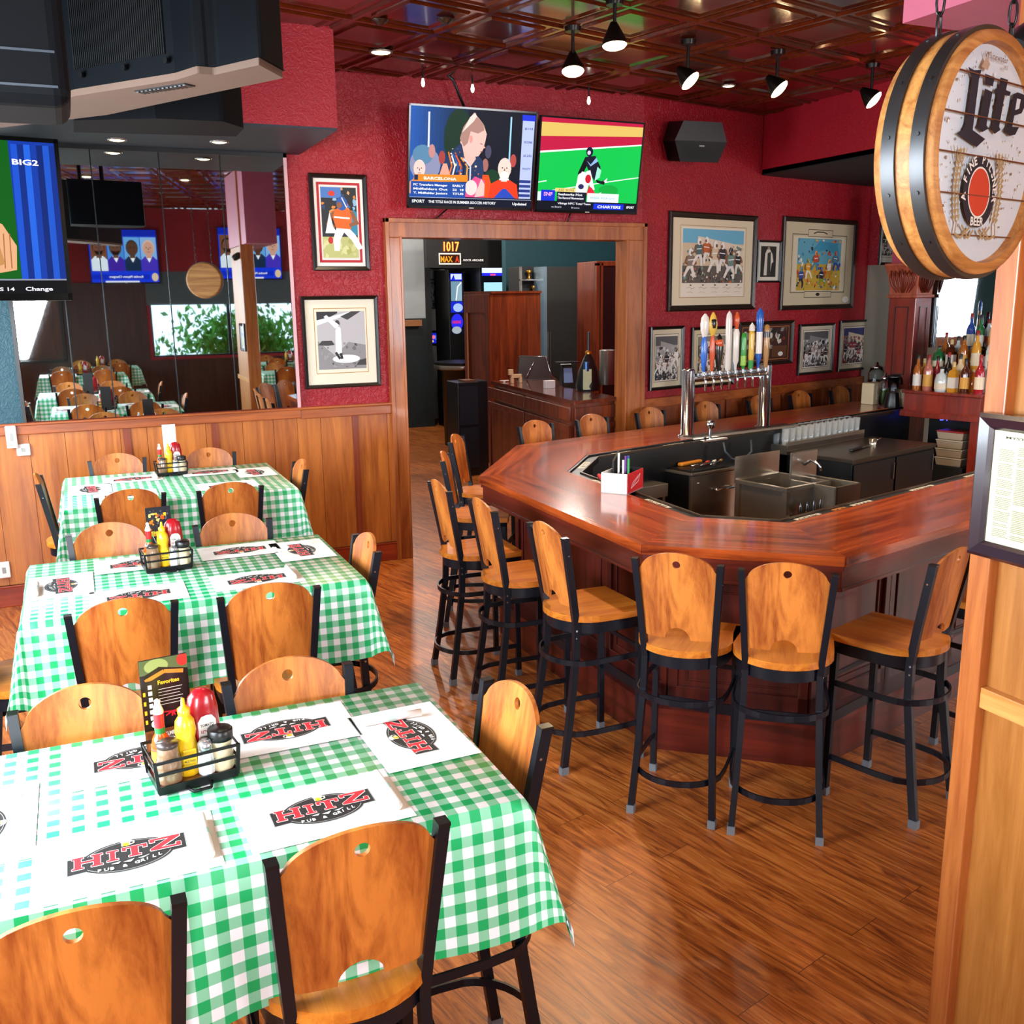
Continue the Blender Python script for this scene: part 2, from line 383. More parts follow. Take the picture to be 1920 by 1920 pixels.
# ceiling: one sheet of embossed copper brown tiles
CT = wood('copper brown pressed tin', '#3a1206', '#6e2a10', 'X', .2, .3, bump=.2, coat=.5)
CT.node_tree.nodes['Principled BSDF'].inputs['Metallic'].default_value = .35
b = MB(); S = .61
for i in range(-11, 22):
    for j in range(-14, 16):
        c = DX*(i*S)+DY*(j*S)
        if not (-2.4 < c.x < 11 and -5.8 < c.y < 9.6): continue
        prev = None; rings = [(.5, -.016), (.48, -.016), (.46, 0), (.37, 0), (.35, -.014), (.335, -.014), (.29, -.004), (.0, -.004)]
        vs = []
        for q, z in rings:
            for sx, sy in ((-1, -1), (1, -1), (1, 1), (-1, 1)):
                p = c + DX*sx*q*S + DY*sy*q*S; vs.append((p.x, p.y, CEIL+z+.016))
        fs = []
        for r_ in range(len(rings)-1):
            for k in range(4): k2 = (k+1) % 4; fs.append((r_*4+k, (r_+1)*4+k, (r_+1)*4+k2, r_*4+k2))
        b.add(vs, fs)
wall('ceiling', b, CT)
# back wall, left run
XL = -1.5
b = MB(); b.bb(XL, 2.42, YW, YW+.14, 0, CEIL+.02); b.bb(2.42, 4.80, YW, YW+.14, 2.76, CEIL+.02); b.bb(4.66, 4.80, YW, YW+.14, 0, 2.76)
wb = wall('wall_back', b, RED)
b = MB(); b.bb(XL, -.36, YW-.012, YW, 1.30, 3.3); wall('teal_strip', b, TEAL, wb)
# wainscot left of the doorway
b = MB(); rd = random.Random(4); x = XL
while x < 2.38:
    wd = rd.choice((.19, .24, .28)); x1 = min(2.38, x+wd-.003); b.bb(x, x1, YW-.022, YW, .16, 1.27); x = x1+.003
wall('wainscot', b, OAKW, wb)
b = MB()
for x in (.28, .92, 2.04): b.bb(x, x+.05, YW-.034, YW-.022, .16, 1.27)
wall('stile', b, wood('red brown stile', '#6f2a14', '#99482a', 'Z', .35, .8), wb)
b = MB(); b.bb(XL, 1.62, YW-.05, YW, 1.27, 1.345); b.bb(1.62, 2.395, YW-.04, YW, 1.26, 1.335); b.bb(XL, 2.395, YW-.06, YW, 1.335, 1.355)
wall('cap_rail', b, OAKX, wb, bevel=.006)
b = MB(); b.bb(XL, 2.39, YW-.045, YW, 0, .16); b.bb(XL, 2.39, YW-.05, YW, .145, .16)
wall('baseboard_back', b, wood('red baseboard', '#7a1f10', '#a8401c', 'X', .35, .8), bevel=.004)
# turned wall on the right, with wainscot
TL = 4.6
b = MB(); b.bb(0, TL, 0, .14, 0, CEIL+.02, M=MR); wr = wall('wall_right', b, RED)
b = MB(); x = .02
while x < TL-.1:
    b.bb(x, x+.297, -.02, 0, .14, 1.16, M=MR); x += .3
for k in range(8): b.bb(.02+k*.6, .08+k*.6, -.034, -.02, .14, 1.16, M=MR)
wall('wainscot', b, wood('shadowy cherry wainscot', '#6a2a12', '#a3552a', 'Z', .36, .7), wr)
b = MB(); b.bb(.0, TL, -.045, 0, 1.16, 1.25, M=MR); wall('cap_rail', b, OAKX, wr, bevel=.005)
# right hand soffit wall and its dark underside
q = MR @ Vector((1.72, 0, 0)); SX = 6.42
b = MB(); b.bb(SX, SX+.16, 2.4, 8.3, 3.36, CEIL+.02); b.bb(SX, 11.2, 2.4, 9.6, 3.36, 3.40)
sw = wall('wall_soffit', b, RED2)
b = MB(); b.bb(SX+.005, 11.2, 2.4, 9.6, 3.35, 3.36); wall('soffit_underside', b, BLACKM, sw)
# wall that turns behind the bar: red above, taupe below
TAUPE = textured_wall('taupe plaster', '#8f8878', .1, .6)
P1 = MR @ Vector((3.66, 0, 0))
b = MB(); MB_ = Matrix.Translation(P1) @ Matrix.Rotation(A, 4, 'Z')
b.bb(0, .08, -.42, 0, 2.5, 3.4, 0, MB_); b.bb(0, 2.4, -.42, -.34, 2.5, 3.4, 0, MB_)
b.bb(0, .08, -.42, 0, 0, 2.5, 1, MB_); b.bb(0, 2.4, -.42, -.34, 0, 2.5, 1, MB_)
wall('wall_alcove', b, [RED, TAUPE])
# left wall with two windows
def window_wall(name, segs, m, thick, axis, pos, z0, z1, lo, hi):
    b = MB(); cur = lo
    def add(a, c, zz0, zz1):
        if axis == 'x': b.bb(pos-thick, pos, a, c, zz0, zz1)
        else: b.bb(a, c, pos-thick, pos, zz0, zz1)
    for a, c in segs: add(cur, a, 0, CEIL); add(a, c, 0, z0); add(a, c, z1, CEIL); cur = c
    add(cur, hi, 0, CEIL); return wall(name, b, m)
wl = window_wall('wall_left', [(1.1, 3.6), (5.55, 7.05)], TEAL, .16, 'x', XL, 1.3, 2.6, -5.2, YW)
b = MB(); b.bb(XL, XL+.02, -5.2, YW, 0, 1.28); wall('wainscot', b, OAKW, wl)
b = MB(); b.bb(XL, XL+.06, -5.2, YW, 1.27, 1.33); wall('cap_rail', b, OAKX, wl)
k = 1
SHADE = mat('grey roller shade cloth', '#59666c', .8)
for a, c in ((1.1, 3.6), (5.55, 7.05)):
    b = MB()
    for y in (a, (a+c)/2, c): b.bb(XL-.09, XL-.04, y-.03, y+.03, 1.3, 2.6)
    for z in (1.32, 2.58): b.bb(XL-.09, XL-.04, a, c, z-.02, z+.02)
    wn = structure(b.build('window_%d' % k, BLACK)); k += 1
    b = MB(); b.bb(XL-.07, XL-.065, a, c, 1.33, 2.57); b.build('pane', GLASS, wn)
wrr = window_wall('wall_rear', [(1.4, 4.3), (4.6, 7.6)], RED, .16, 'y', -4.35, 1.15, 2.45, XL-.16, 11)
b = MB(); b.bb(XL, 11, -4.35, -4.33, 0, 1.1); b.bb(XL, 1.34, -4.35, -4.33, 1.1, 2.55); wall('wainscot', b, wood('rear wainscot wood', '#2c120a', '#4c2312', 'Z'), wrr)
for a, c, drop in ((1.4, 4.3, .32), (4.6, 7.6, .35)):
    b = MB()
    for x in (a, (a+c)/2, c): b.bb(x-.03, x+.03, -4.45, -4.40, 1.15, 2.45)
    b.bb(a, c, -4.45, -4.40, 1.13, 1.18)
    wn = structure(b.build('window_%d' % k, BLACK)); k += 1
    b = MB(); b.bb(a, c, -4.43, -4.425, 1.15, 2.45); b.build('pane', GLASS, wn)
    b = MB(); b.bb(a-.05, c+.05, -4.34, -4.33, 2.45-drop, 2.75); tag(b.build('roller_shade', SHADE), 'grey roller shade half drawn over the rear window %s' % ('behind the tables' if a < 4 else 'nearer the bar'), 'window shade', 'roller shades')
b = MB(); b.bb(11, 11.15, -5.2, 18.7, 0, CEIL); wall('wall_far_right', b, TAUPE)
b = MB(); b.bb(10.88, 10.99, .6, .7, 1.1, 2.7); b.bb(10.88, 10.99, 3.7, 3.8, 1.1, 2.7); b.bb(10.88, 10.99, .6, 3.8, 1.1, 1.15); b.bb(10.88, 10.99, .6, 3.8, 2.65, 2.7); structure(b.build('window_5', BLACK))  # invented window frame, added to go with the right fill light
b = MB(); b.bb(-1.38, -1.33, -4.33, -4.22, 1.15, 3.15); b.bb(-.17, -.12, -4.33, -4.22, 1.15, 3.15); b.bb(-1.38, -.12, -4.33, -4.22, 1.12, 1.17); b.bb(-1.38, -.12, -4.33, -4.22, 3.13, 3.18); structure(b.build('window_6', BLACK))  # invented frame around the rear fill light, no opening behind it
# bush outside, seen in the mirror
rd = random.Random(8); b = MB()
for i in range(3600):
    c = Vector((rd.gauss(3.6, .75), -7.4+rd.uniform(-.5, .5), abs(rd.gauss(1.0, .45))+.1)); s_ = rd.uniform(.05, .12)
    M = Matrix.Translation(c) @ Euler((rd.random()*6, rd.random()*6, rd.random()*6)).to_matrix().to_4x4()
    b.add([(-s_, 0, 0), (0, -s_*.5, 0), (s_, 0, 0), (0, s_*.5, 0)], [(0, 1, 2, 3)], 0, False, M)
for k_ in range(5): b.tube([(3.4+.1*k_, -7.4, -.3), (2.9+.4*k_, -7.4, .9)], [.04, .012], 6, 1)
tag(b.build('garden_bush', [mat('sunlit leaves', '#69b83c', .6), DARKW]), 'leafy green bush outside the rear window, seen in the wall mirror', 'bush')
b = MB(); b.bb(-8, 16, -30, -4.5, -.6, -.3); wall('ground_outside', b, mat('pale paving outside', '#c9ccc4', .8))
# bulkhead at top left: dark underside, red front
b = MB(); b.bb(XL, 1.735, 6.70, YW, 3.30, CEIL+.02); bh = wall('wall_bulkhead', b, RED2)
b = MB(); b.bb(XL, 1.73, 6.705, YW, 3.285, 3.30); wall('bulkhead_underside', b, mat('dark blue grey paint', '#1d2730', .45), bh)
# wall mirror: five strips
MX = [-.36, -.02, .24, .70, 1.13, 1.60]
t = thing('wall_mirror', 'large wall mirror in tall strips above the wainscot beside the left tables', 'mirror', (0, YW, 0))
for i in range(5):
    b = MB(); b.bb(MX[i]+.004, MX[i+1]-.004, -.03, -.022, 1.36, 3.28); b.build('mirror_panel', MIRROR, t)
    if i: b = MB(); b.bb(MX[i]-.004, MX[i]+.004, -.032, -.02, 1.36, 3.28); b.build('joint_strip', mat('dark joint metal', '#20262a', .3, .8), t)
b = MB(); b.bb(-.385, -.36, -.04, 0, 1.355, 3.285); b.bb(1.60, 1.625, -.04, 0, 1.355, 3.285, 1); b.bb(-.385, 1.625, -.04, 0, 3.255, 3.285)
b.build('mirror_frame', [BLACK, mat('pink white edge strip', '#d8a7ab', .4)], t)
# doorway trim
b = MB()
for x0, x1 in ((2.396, 2.507), (4.62, 4.80)): b.bb(x0, x1, YW-.05, YW+.16, 0, 2.68)
b.bb(2.396, 4.80, YW-.05, YW+.16, 2.68, 2.81)
b.bb(2.375, 2.41, YW-.065, YW, 0, 2.83); b.bb(4.785, 4.82, YW-.065, YW, 0, 2.83); b.bb(2.375, 4.82, YW-.065, YW, 2.795, 2.83)
b.bb(2.495, 2.515, YW-.06, YW, 0, 2.69); b.bb(4.61, 4.63, YW-.06, YW, 0, 2.69)
wall('trim_1', b, OAKZ, bevel=.004)
# right hand partition close to the camera: panelled, with a corner post
PW = wood('pale oak panel', '#94581f', '#ba7a3a', 'Z', .4, .9)
b = MB(); b.bb(2.215, 2.33, .75, 1.80, 0, 2.925); wp = wall('wall_partition', b, PW)
b = MB(); b.bb(2.18, 2.35, 1.786, 1.852, 0, CEIL); wall('corner_post', b, wood('red oak post', '#93481f', '#bf7238', 'Z', .35, .9, coat=.3), wp, bevel=.004)
b = MB(); b.bb(2.19, 2.215, .75, 1.786, 1.075, 1.135); wall('mid_rail', b, wood('honey oak rail', '#b06a28', '#d29a55', 'Y', .35, .9), wp, bevel=.003)
b = MB(); b.bb(2.2, 2.6, .75, 2.25, 2.93, CEIL); wall('trim_2', b, mat('rose pink painted header', '#b0566b', .5))  # red wall; the light falling on it is mixed into the pink
# hall beyond the doorway
b = MB(); b.bb(1.6, 12, 18.6, 18.75, 0, 3.9); wall('wall_far', b, mat('grey green paint', '#6f7775', .6))
xt = onp(948, 470, (0, 14.2, 0), (0, 1, 0)).x
b = MB(); b.bb(xt, 12, 14.2, 14.35, 0, 3.9); wall('wall_hall_teal', b, mat('deep teal paint', '#1b4c57', .6))
b = MB(); b.bb(1.6, 1.75, YW+.14, 18.6, 0, 3.9); wall('wall_hall_left', b, mat('grey hall paint', '#8d9496', .6))
b = MB(); b.prism([(1.6, YW+.15), (4.75, YW+.15), (11.9, YW+2.1), (11.9, 18.7), (1.6, 18.7)], 3.92, 3.98); wall('ceiling_hall', b, BLACKM)
# ---------------------------------------------------------------- bar height stools
def stool_proto():
    t = thing('bar_stool', 'x', 'bar stool')
    # seat: square front, round back (faces +y)
    out = [(-.2, .2), (-.208, .1), (-.205, 0)]+[(.205*math.cos(R(a)), -.03+.2*math.sin(R(a))) for a in range(190, 351, 10)]+[(.205, 0), (.208, .1), (.2, .2)]
    b = MB(); b.prism(out, .732, .762); b.build('seat', MSEAT, t, bevel=.008, seg=2)
    b = MB(); b.prism([(x*.93, y*.93) for x, y in out], .675, .732, smooth=True); b.build('apron', BLK, t, bevel=.003, seg=1)
    # legs
    def hw(z): return .145+(.176-.145)*max(0, (z-.70)/.44)
    def py(z): return -.155-.075*max(0, (z-.70)/.44)
    for s in (-1, 1):
        b = MB(); path = [(s*.176, -.235, .03), (s*.163, -.20, .25), (s*.150, -.160, .55), (s*.146, -.155, .70), (s*.156, -.178, .85), (s*.176, -.230, 1.14)]
        b.sweep(path, .026, .032, ref=(0, 1, 0))
        b.box((s*.176, -.231, 1.141), (.027, .033, .008), 1)
        for z in (.69, .655): b.cyl((s*.146, -.160, z), (s*.161, -.160, z), .005, n=8, mi=2)
        b.cyl((s*.17, -.214, 1.06), (s*.1845, -.214, 1.06), .004, n=6, mi=2)
        lg = b.build('leg', [BLK, mat('worn post cap', '#2c2a28', .25, .7), CHROME], t)
        c = MB(); c.box((s*.1765, -.237, .018), (.032, .038, .036)); c.build('foot_cap', CAP, lg)
        b = MB(); b.sweep([(s*.187, .172, .03), (s*.178, .165, .70)], .026, .028, ref=(0, 1, 0)); lg = b.build('leg', BLK, t)
        c = MB(); c.box((s*.187, .172, .018), (.031, .033, .036)); c.build('foot_cap', CAP, lg)
    def hoop(name, z, k):
        P = [(-.186, .16), (-.19, .05), (-.192, -.06)]+[(.192*math.cos(R(a)), -.09+k*math.sin(R(a))) for a in range(195, 346, 10)]+[(.192, -.06), (.19, .05), (.186, .16)]
        b = MB(); b.sweep([(x, y, z) for x, y in P], .008, .026); b.build(name, BLK, t)
    hoop('upper_hoop', .535, .155); hoop('lower_hoop', .185, .185)
    b = MB(); b.box((0, .172, .36), (.35, .008, .05)); b.build('footrest', BLK, t); b = MB(); b.box((0, .168, .565), (.35, .008, .02)); b.build('front_bar', BLK, t)
    # backrest: bent veneer with a round hole at the top and half-round notch at the foot
    bm = bmesh.new()
    o = [(-.052, .800)]+[(-.13, .800), (-.150, .812)]
    o += [(-hw(z)+.012, z) for z in (.86, .92, .98, 1.04, 1.10)]
    o += [(.153*math.sin(R(a)), 1.10+.085*math.cos(R(a))) for a in range(-80, 81, 8)]
    o += [(hw(z)-.012, z) for z in (1.10, 1.04, .98, .92, .86)]+[(.150, .812), (.13, .800), (.052, .800)]
    o += [(.052*math.cos(R(a)), .800+.052*math.sin(R(a))) for a in range(15, 166, 15)]
    h = [(.0+.0165*math.cos(R(a)), 1.135+.0165*math.sin(R(a))) for a in range(0, 360, 24)]
    es = []
    for loop in (o, h):
        vs = [bm.verts.new((x, 0, z)) for x, z in loop]
        es += [bm.edges.new((vs[i], vs[(i+1) % len(vs)])) for i in range(len(vs))]
    bmesh.ops.triangle_fill(bm, edges=es, use_beauty=True, use_dissolve=False)
    for k in range(-7, 8):
        bmesh.ops.bisect_plane(bm, geom=bm.verts[:]+bm.edges[:]+bm.faces[:], plane_co=(k*.022, 0, 0), plane_no=(1, 0, 0))
    r_ = bmesh.ops.extrude_face_region(bm, geom=bm.faces[:])
    for v in [g for g in r_['geom'] if isinstance(g, bmesh.types.BMVert)]: v.co.y += .012
    for v in bm.verts: v.co.y += py(v.co.z) - .004 - .030*(1-(v.co.x/.19)**2) + .012
    bmesh.ops.recalc_face_normals(bm, faces=bm.faces[:])
    me = bpy.data.meshes.new('backrest'); bm.to_mesh(me); bm.free(); me.materials.append(MWOODL)
    for p in me.polygons: p.use_smooth = True
    ob = bpy.data.objects.new('backrest', me); COL.objects.link(ob); ob.parent = t
    m = ob.modifiers.new('edge', 'EDGE_SPLIT'); m.split_angle = R(40)
    return t
proto = stool_proto(); first = [True]
def stool(mx, my, facing, label, group):
    """mx, my: middle of the two post tops; facing: heading of the sitter in degrees from +x"""
    a = R(facing); x = mx + math.cos(a)*.23; y = my + math.sin(a)*.23; rz = a-PI/2
    if first[0]:
        first[0] = False; proto.location = (x, y, 0); proto.rotation_euler = (0, 0, rz); tag(proto, label, 'bar stool', group); return proto
    return dup(proto, label, (x, y, 0), rz, group=group)
G1 = 'stools around the nearest checked table'; G2 = 'stools around the middle checked table'; G3 = 'stools around the farthest checked table'; G4 = 'stools around the bar'
W_ = 'wood-backed bar stool '
for a in [(-.10, 1.69, 90, 'at the bottom left corner of the photo, back to the viewer', G1), (.425, 1.74, 91, 'back to the viewer at the front right of the nearest table', G1),
    (-.066, 2.735, -90, 'facing the viewer across the nearest table, left of the condiment caddy', G1), (.476, 2.70, -89, 'facing the viewer across the nearest table, right of the condiment caddy', G1), (.985, 2.235, 182, 'at the right end of the nearest checked table', G1),
    (.067, 3.575, 92, 'back to the viewer, middle table, left of the dark menu card', G2), (.574, 3.535, 89, 'back to the viewer, middle table, right of the dark menu card', G2),
    (.07, 4.86, -90, 'beyond the middle table, left of its ketchup bottle', G2), (.627, 4.80, -90, 'beyond the middle table, right of its ketchup bottle', G2), (1.10, 4.10, 180, 'at the right end of the middle checked table', G2), (-.50, 4.15, 0, 'at the left end of the middle table, cut by the photo edge', G2),
    (.21, 5.75, 90, 'back to the viewer, farthest table, left of its menu card', G3), (.745, 5.70, 92, 'back to the viewer, farthest table, right of its menu card', G3),
    (.20, 7.16, -90, 'against the wainscot behind the farthest table, on the left', G3), (.80, 7.12, -90, 'against the wainscot behind the farthest table, on the right', G3), (1.275, 6.30, 180, 'at the right end of the farthest checked table', G3), (-.27, 6.55, 0, 'at the left end of the farthest checked table', G3),
    (2.60, 6.93, -36, 'at the bar corner farthest back, nearest the doorway', G4), (2.23, 6.17, -25, 'second back along the far left side of the bar', G4), (1.84, 5.20, -2, 'at the left side of the bar, third from its front corner', G4), (1.86, 4.60, -2, 'at the left side of the bar, second from its front corner', G4), (1.92, 3.955, 1, 'with a sunlit yellow seat at the left side of the bar', G4),
    (2.152, 3.225, 43, 'left one of the pair at the angled front corner of the bar', G4), (2.455, 2.915, 51, 'right one of the pair at the angled front corner of the bar', G4), (3.195, 2.79, 108, 'turned sideways on the right by the bar front and the oak post', G4), (4.0, 2.93, 104, 'mostly hidden behind the oak post at the bar front', G4),
    (3.49, 7.40, -76, 'behind the bar before the host cabinet doors, leftmost in back row', G4), (4.11, 7.55, -76, 'behind the bar before the host cabinet corner, second in back row', G4), (4.83, 7.75, -76, 'behind the bar just left of the beer tower', G4), (5.57, 7.92, -76, 'behind the bar seen between the two tower columns', G4),
    (6.36, 8.12, -76, 'behind the bar partly hidden by the right tower column', G4), (7.05, 8.32, -76, 'behind the bar right of the beer tower', G4), (7.76, 8.50, -76, 'behind the bar beside the garnish jars, rightmost of the back row', G4)]:
    stool(a[0], a[1], a[2], W_+a[3], a[4])
# ---------------------------------------------------------------- tables, cloths, placemats
TH = 1.07
def cloth_mesh(w, d, L, seed):
    rd = random.Random(seed); ph = [rd.random()*6 for _ in range(6)]
    vs = []; uv = []; fs = []; NR = 9
    cols = []
    def side(x0, y0, x1, y1, nx, ny, n):
        for i in range(n):
            t = i/n; cols.append((x0+(x1-x0)*t, y0+(y1-y0)*t, nx, ny, None, t))
    def corner(cx, cy, a0, n=10):
        for i in range(n):
            cols.append((cx, cy, None, None, (R(a0), R(90)*i/n), 0))
    hx, hy = w/2, d/2
    side(-hx, -hy, hx, -hy, 0, -1, 26); corner(hx, -hy, -90); side(hx, -hy, hx, hy, 1, 0, 16); corner(hx, hy, 0)
    side(hx, hy, -hx, hy, 0, 1, 26); corner(-hx, hy, 90); side(-hx, hy, -hx, -hy, -1, 0, 16); corner(-hx, -hy, 180)
    nc = len(cols)
    for ci, (x, y, nx, ny, cr, t) in enumerate(cols):
        for k in range(NR+1):
            q = k/NR
            if cr is None:
                r = L*q; wv = math.sin(t*PI)*(.018*math.sin(t*9+ph[0]+ny*2)+.012*math.sin(t*23+ph[1]+nx)); o = .006+q*(.03+wv)+.012*math.sin(min(1, q*6)*PI/2)*.6
                if k == 0: o = 0
                z = -math.sqrt(max(0, r*r-(o*.6)**2)); vs.append((x+nx*o, y+ny*o, z)); uv.append((x+nx*r, y+ny*r))
            else:
                a0, th = cr; r = L*q/max(math.cos(th), math.sin(th)); an = a0+th
                sw = math.sin(2*th); o = (.006+q*.03)*(1-sw*.2)+q*.085*sw**1.2+.0072*(1 if k else 0)
                if k == 0: o = 0
                z = -math.sqrt(max(0, r*r-o*o)); s2 = 1-.18*sw*q
                an2 = an+.35*q*math.sin(4*th)
                vs.append((x+math.cos(an2)*o, y+math.sin(an2)*o, z*s2)); uv.append((x+math.cos(an)*r, y+math.sin(an)*r))
    for ci in range(nc):
        c2 = (ci+1) % nc
        for k in range(NR):
            fs.append((ci*(NR+1)+k, ci*(NR+1)+k+1, c2*(NR+1)+k+1, c2*(NR+1)+k))
    o = len(vs); vs += [(-hx, -hy, 0), (hx, -hy, 0), (hx, hy, 0), (-hx, hy, 0)]; uv += [(-hx, -hy), (hx, -hy), (hx, hy), (-hx, hy)]; fs.append((o, o+1, o+2, o+3))
    me = bpy.data.meshes.new('tablecloth'); me.from_pydata(vs, [], fs); me.materials.append(GING)
    ul = me.uv_layers.new(name='cloth')
    for lp in me.loops: ul.data[lp.index].uv = uv[lp.vertex_index]
    bm = bmesh.new(); bm.from_mesh(me); bmesh.ops.remove_doubles(bm, verts=bm.verts[:], dist=1e-5)
    bm.normal_update()
    for f in bm.faces: f.smooth = True
    bm.to_mesh(me); bm.free()
    return me
SL = {'H': [[(0, 0), (.38, 0), (.38, .14), (.30, .14), (.30, .43), (.70, .43), (.70, .14), (.62, .14), (.62, 0), (1, 0), (1, .14), (.92, .14), (.92, .86), (1, .86), (1, 1), (.62, 1), (.62, .86), (.70, .86), (.70, .60), (.30, .60), (.30, .86), (.38, .86), (.38, 1), (0, 1), (0, .86), (.08, .86), (.08, .14), (0, .14)]],
      'I': [[(.1, 0), (.9, 0), (.9, .16), (.68, .16), (.68, .84), (.9, .84), (.9, 1), (.1, 1), (.1, .84), (.32, .84), (.32, .16), (.1, .16)]],
      'T': [[(.25, 0), (.75, 0), (.75, .16), (.64, .16), (.64, .84), (.84, .84), (.84, .64), (1, .64), (1, 1), (0, 1), (0, .64), (.16, .64), (.16, .84), (.36, .84), (.36, .16), (.25, .16)]],
      'Z': [[(0, 0), (1, 0), (1, .36), (.84, .36), (.84, .17), (.36, .17), (1, .84), (1, 1), (0, 1), (0, .68), (.16, .68), (.16, .83), (.62, .83), (0, .17)]]}
def slab(p, ch, x, y, w, h, col, rot=0, grow=0):
    P = []
    for poly in SL[ch]:
        cx, cy = .5, .5
        for a, b in poly:
            a = a + (grow if a > .5 else -grow)*(1); b = b + (grow if b > .5 else -grow)
            P.append((x+a*w, y+b*h))
    # ngons are concave: triangulate through bmesh
    bm = bmesh.new(); f = bm.faces.new([bm.verts.new((q[0], q[1], 0)) for q in P]); bm.normal_update(); bmesh.ops.triangulate(bm, faces=[f]); bm.verts.index_update()
    p._a([(v.co.x, v.co.y) for v in bm.verts], [tuple(v.index for v in f.verts) for f in bm.faces], col); bm.free()
LW, LH = .235, .125
lg = Pic(LW, LH, '#ffffff'); lg.v = []; lg.f = []; lg.c = []
lg.ell(.5, .5, .40, .5, '#8b8b88', 36); lg.poly([(0, .22), (1, .34), (1, .86), (0, .74)], '#8b8b88')
lg.ell(.5, .5, .395, .485, '#191615', 36); lg.poly([(.01, .24), (.99, .355), (.99, .84), (.01, .725)], '#191615')
lg.ell(.5, .5, .372, .455, '#a5a19c', 36); lg.ell(.5, .5, .366, .445, '#1d1a18', 36); lg.poly([(.03, .29), (.97, .40), (.97, .79), (.03, .68)], '#1d1a18')
xs = [(.045, .25), (.315, .12), (.455, .21), (.69, .26)]
for (x, wd), ch in zip(xs, 'HITZ'):
    y = .36+x*.115; hh = .34 if ch in 'IT' else .38
    for ax_, ay_ in ((-.005, 0), (.005, 0), (0, .01), (0, -.012), (.005, -.014)): slab(lg, ch, x+ax_, y+ay_, wd, hh, '#e8d5cf')
    slab(lg, ch, x, y, wd, hh, '#d4202a')
lg.rect(.455, .80, .53, .95, '#f3ead0'); lg.rect(.465, .79, .52, .90, '#e8a81c'); lg.ell(.495, .95, .05, .04, '#ffffff', 10); lg.line([(.53, .92), (.56, .91), (.56, .84), (.53, .82)], .003, '#e9dfc4')
lg.poly([(.36, .30), (.44, .33), (.42, .27)], '#f0eeea'); lg.poly([(.46, .29), (.55, .33), (.52, .25)], '#f0eeea'); lg.poly([(.58, .31), (.68, .36), (.62, .29)], '#f0eeea')
for i, ch in enumerate('PUB & GRILL'):
    if ch != ' ': lg.text(ch, .25+.05*i, .145-.07*math.sin(PI*(i+.5)/11)+.012*i, .0105, '#f0eeea', bold=True)
MATM = Pic(.36, .245, '#f3eeea'); MATM.frame(.004, .006, .996, .994, .0012, '#e3dbd2')
MATM.blobs(12, (.05, .05, .95, .95), ['#f0e8e2', '#f6f2ef', '#eee4dc'], (.02, .06), 3)
matmesh = MATM.mesh('placemat', PRINT, True); logomesh = lg.mesh('printed_logo', PRINT, True)
NAP = MB(); NAP.tube([(0, -.085, .011), (0, -.02, .0115), (0, .06, .0115), (0, .085, .011)], .0105, 10); NAP.lathe([(.0112, -.012), (.0112, .012)], 12, M=Matrix.Translation((0, 0, .0115)) @ Matrix.Rotation(PI/2, 4, 'X'), mi=1)
napo = [None]
def placemat(x, y, rot, label, group, napkin=None):
    t = bpy.data.objects.new('placemat', matmesh); COL.objects.link(t); t.location = (x, y, TH+.0045); t.rotation_euler = (0, 0, R(rot)); tag(t, label, 'placemat', group)
    l_ = bpy.data.objects.new('printed_logo', logomesh); COL.objects.link(l_); l_.parent = t; l_.location = (0, 0, .0006)
    if napkin:
        dx, dy, a = napkin; c, s_ = math.cos(R(rot)), math.sin(R(rot)); loc = (x+dx*c-dy*s_, y+dx*s_+dy*c, TH+.0055); lab = 'rolled white napkin on the placemat '+label.split('placemat ', 1)[1].replace('sideways ', '').replace(', cut by the photo edge', '')
        if napo[0] is None:
            n_ = thing('napkin_roll', lab, 'napkin', loc, R(rot+a), 'rolled napkins on the placemats')
            b = NAP; o = b.build('roll', [PAPER, mat('pale green paper band', '#b9d9cf', .6)], n_); napo[0] = n_
        else: dup(napo[0], lab, loc, R(rot+a))
def table(cx, cy, w, d, L, seed, which, mats_):
    t = thing('pub_table', 'tall pub table under green checked cloth, %s of the row' % which, 'table', (cx, cy, 0), group='pub tables under checked cloths')
    b = MB(); b.bb(-w/2, w/2, -d/2, d/2, TH-.035, TH-.002); b.build('tabletop', DARKW, t)
    for s in (-1, 1):
        b = MB(); b.cyl((s*w*.25, 0, .05), (s*w*.25, 0, TH-.035), .038, n=14); b.build('pedestal', BLK, t)
        b = MB(); b.bb(s*w*.25-.03, s*w*.25+.03, -d*.36, d*.36, 0, .05); b.bb(s*w*.25-.2, s*w*.25+.2, -.03, .03, 0, .048); b.build('foot', BLK, t, bevel=.006)
    me = cloth_mesh(w+.006, d+.006, L, seed); o = bpy.data.objects.new('tablecloth', me); COL.objects.link(o); o.location = (cx, cy, TH+.002)
    tag(o, 'green and white gingham tablecloth on the %s table' % which, 'tablecloth', 'gingham tablecloths')
    for m in mats_: placemat(*m)
    return t
g = 'placemats on the nearest table'
table(.20, 2.255, 1.29, .76, .325, 1, 'nearest', [
 (.0, 2.005, 0, 'white placemat upright at the front left of the nearest table', g, (.155, -.005, 0)), (.415, 2.02, 1, 'white placemat upright at the front right of the nearest table', g, (.15, .0, 0)),
 (.06, 2.47, 180, 'white placemat upside down at the back left of the nearest table', g), (.42, 2.475, 180, 'cream lit placemat upside down at the back right of the nearest table', g),
 (.715, 2.30, 92, 'white placemat sideways at the right end of the nearest table', g, (.10, .02, -2)), (-.30, 2.26, -90, 'white placemat sideways at the left end of the nearest table, cut by the photo edge', g, (-.12, 0, 0))])
g = 'placemats on the middle table'
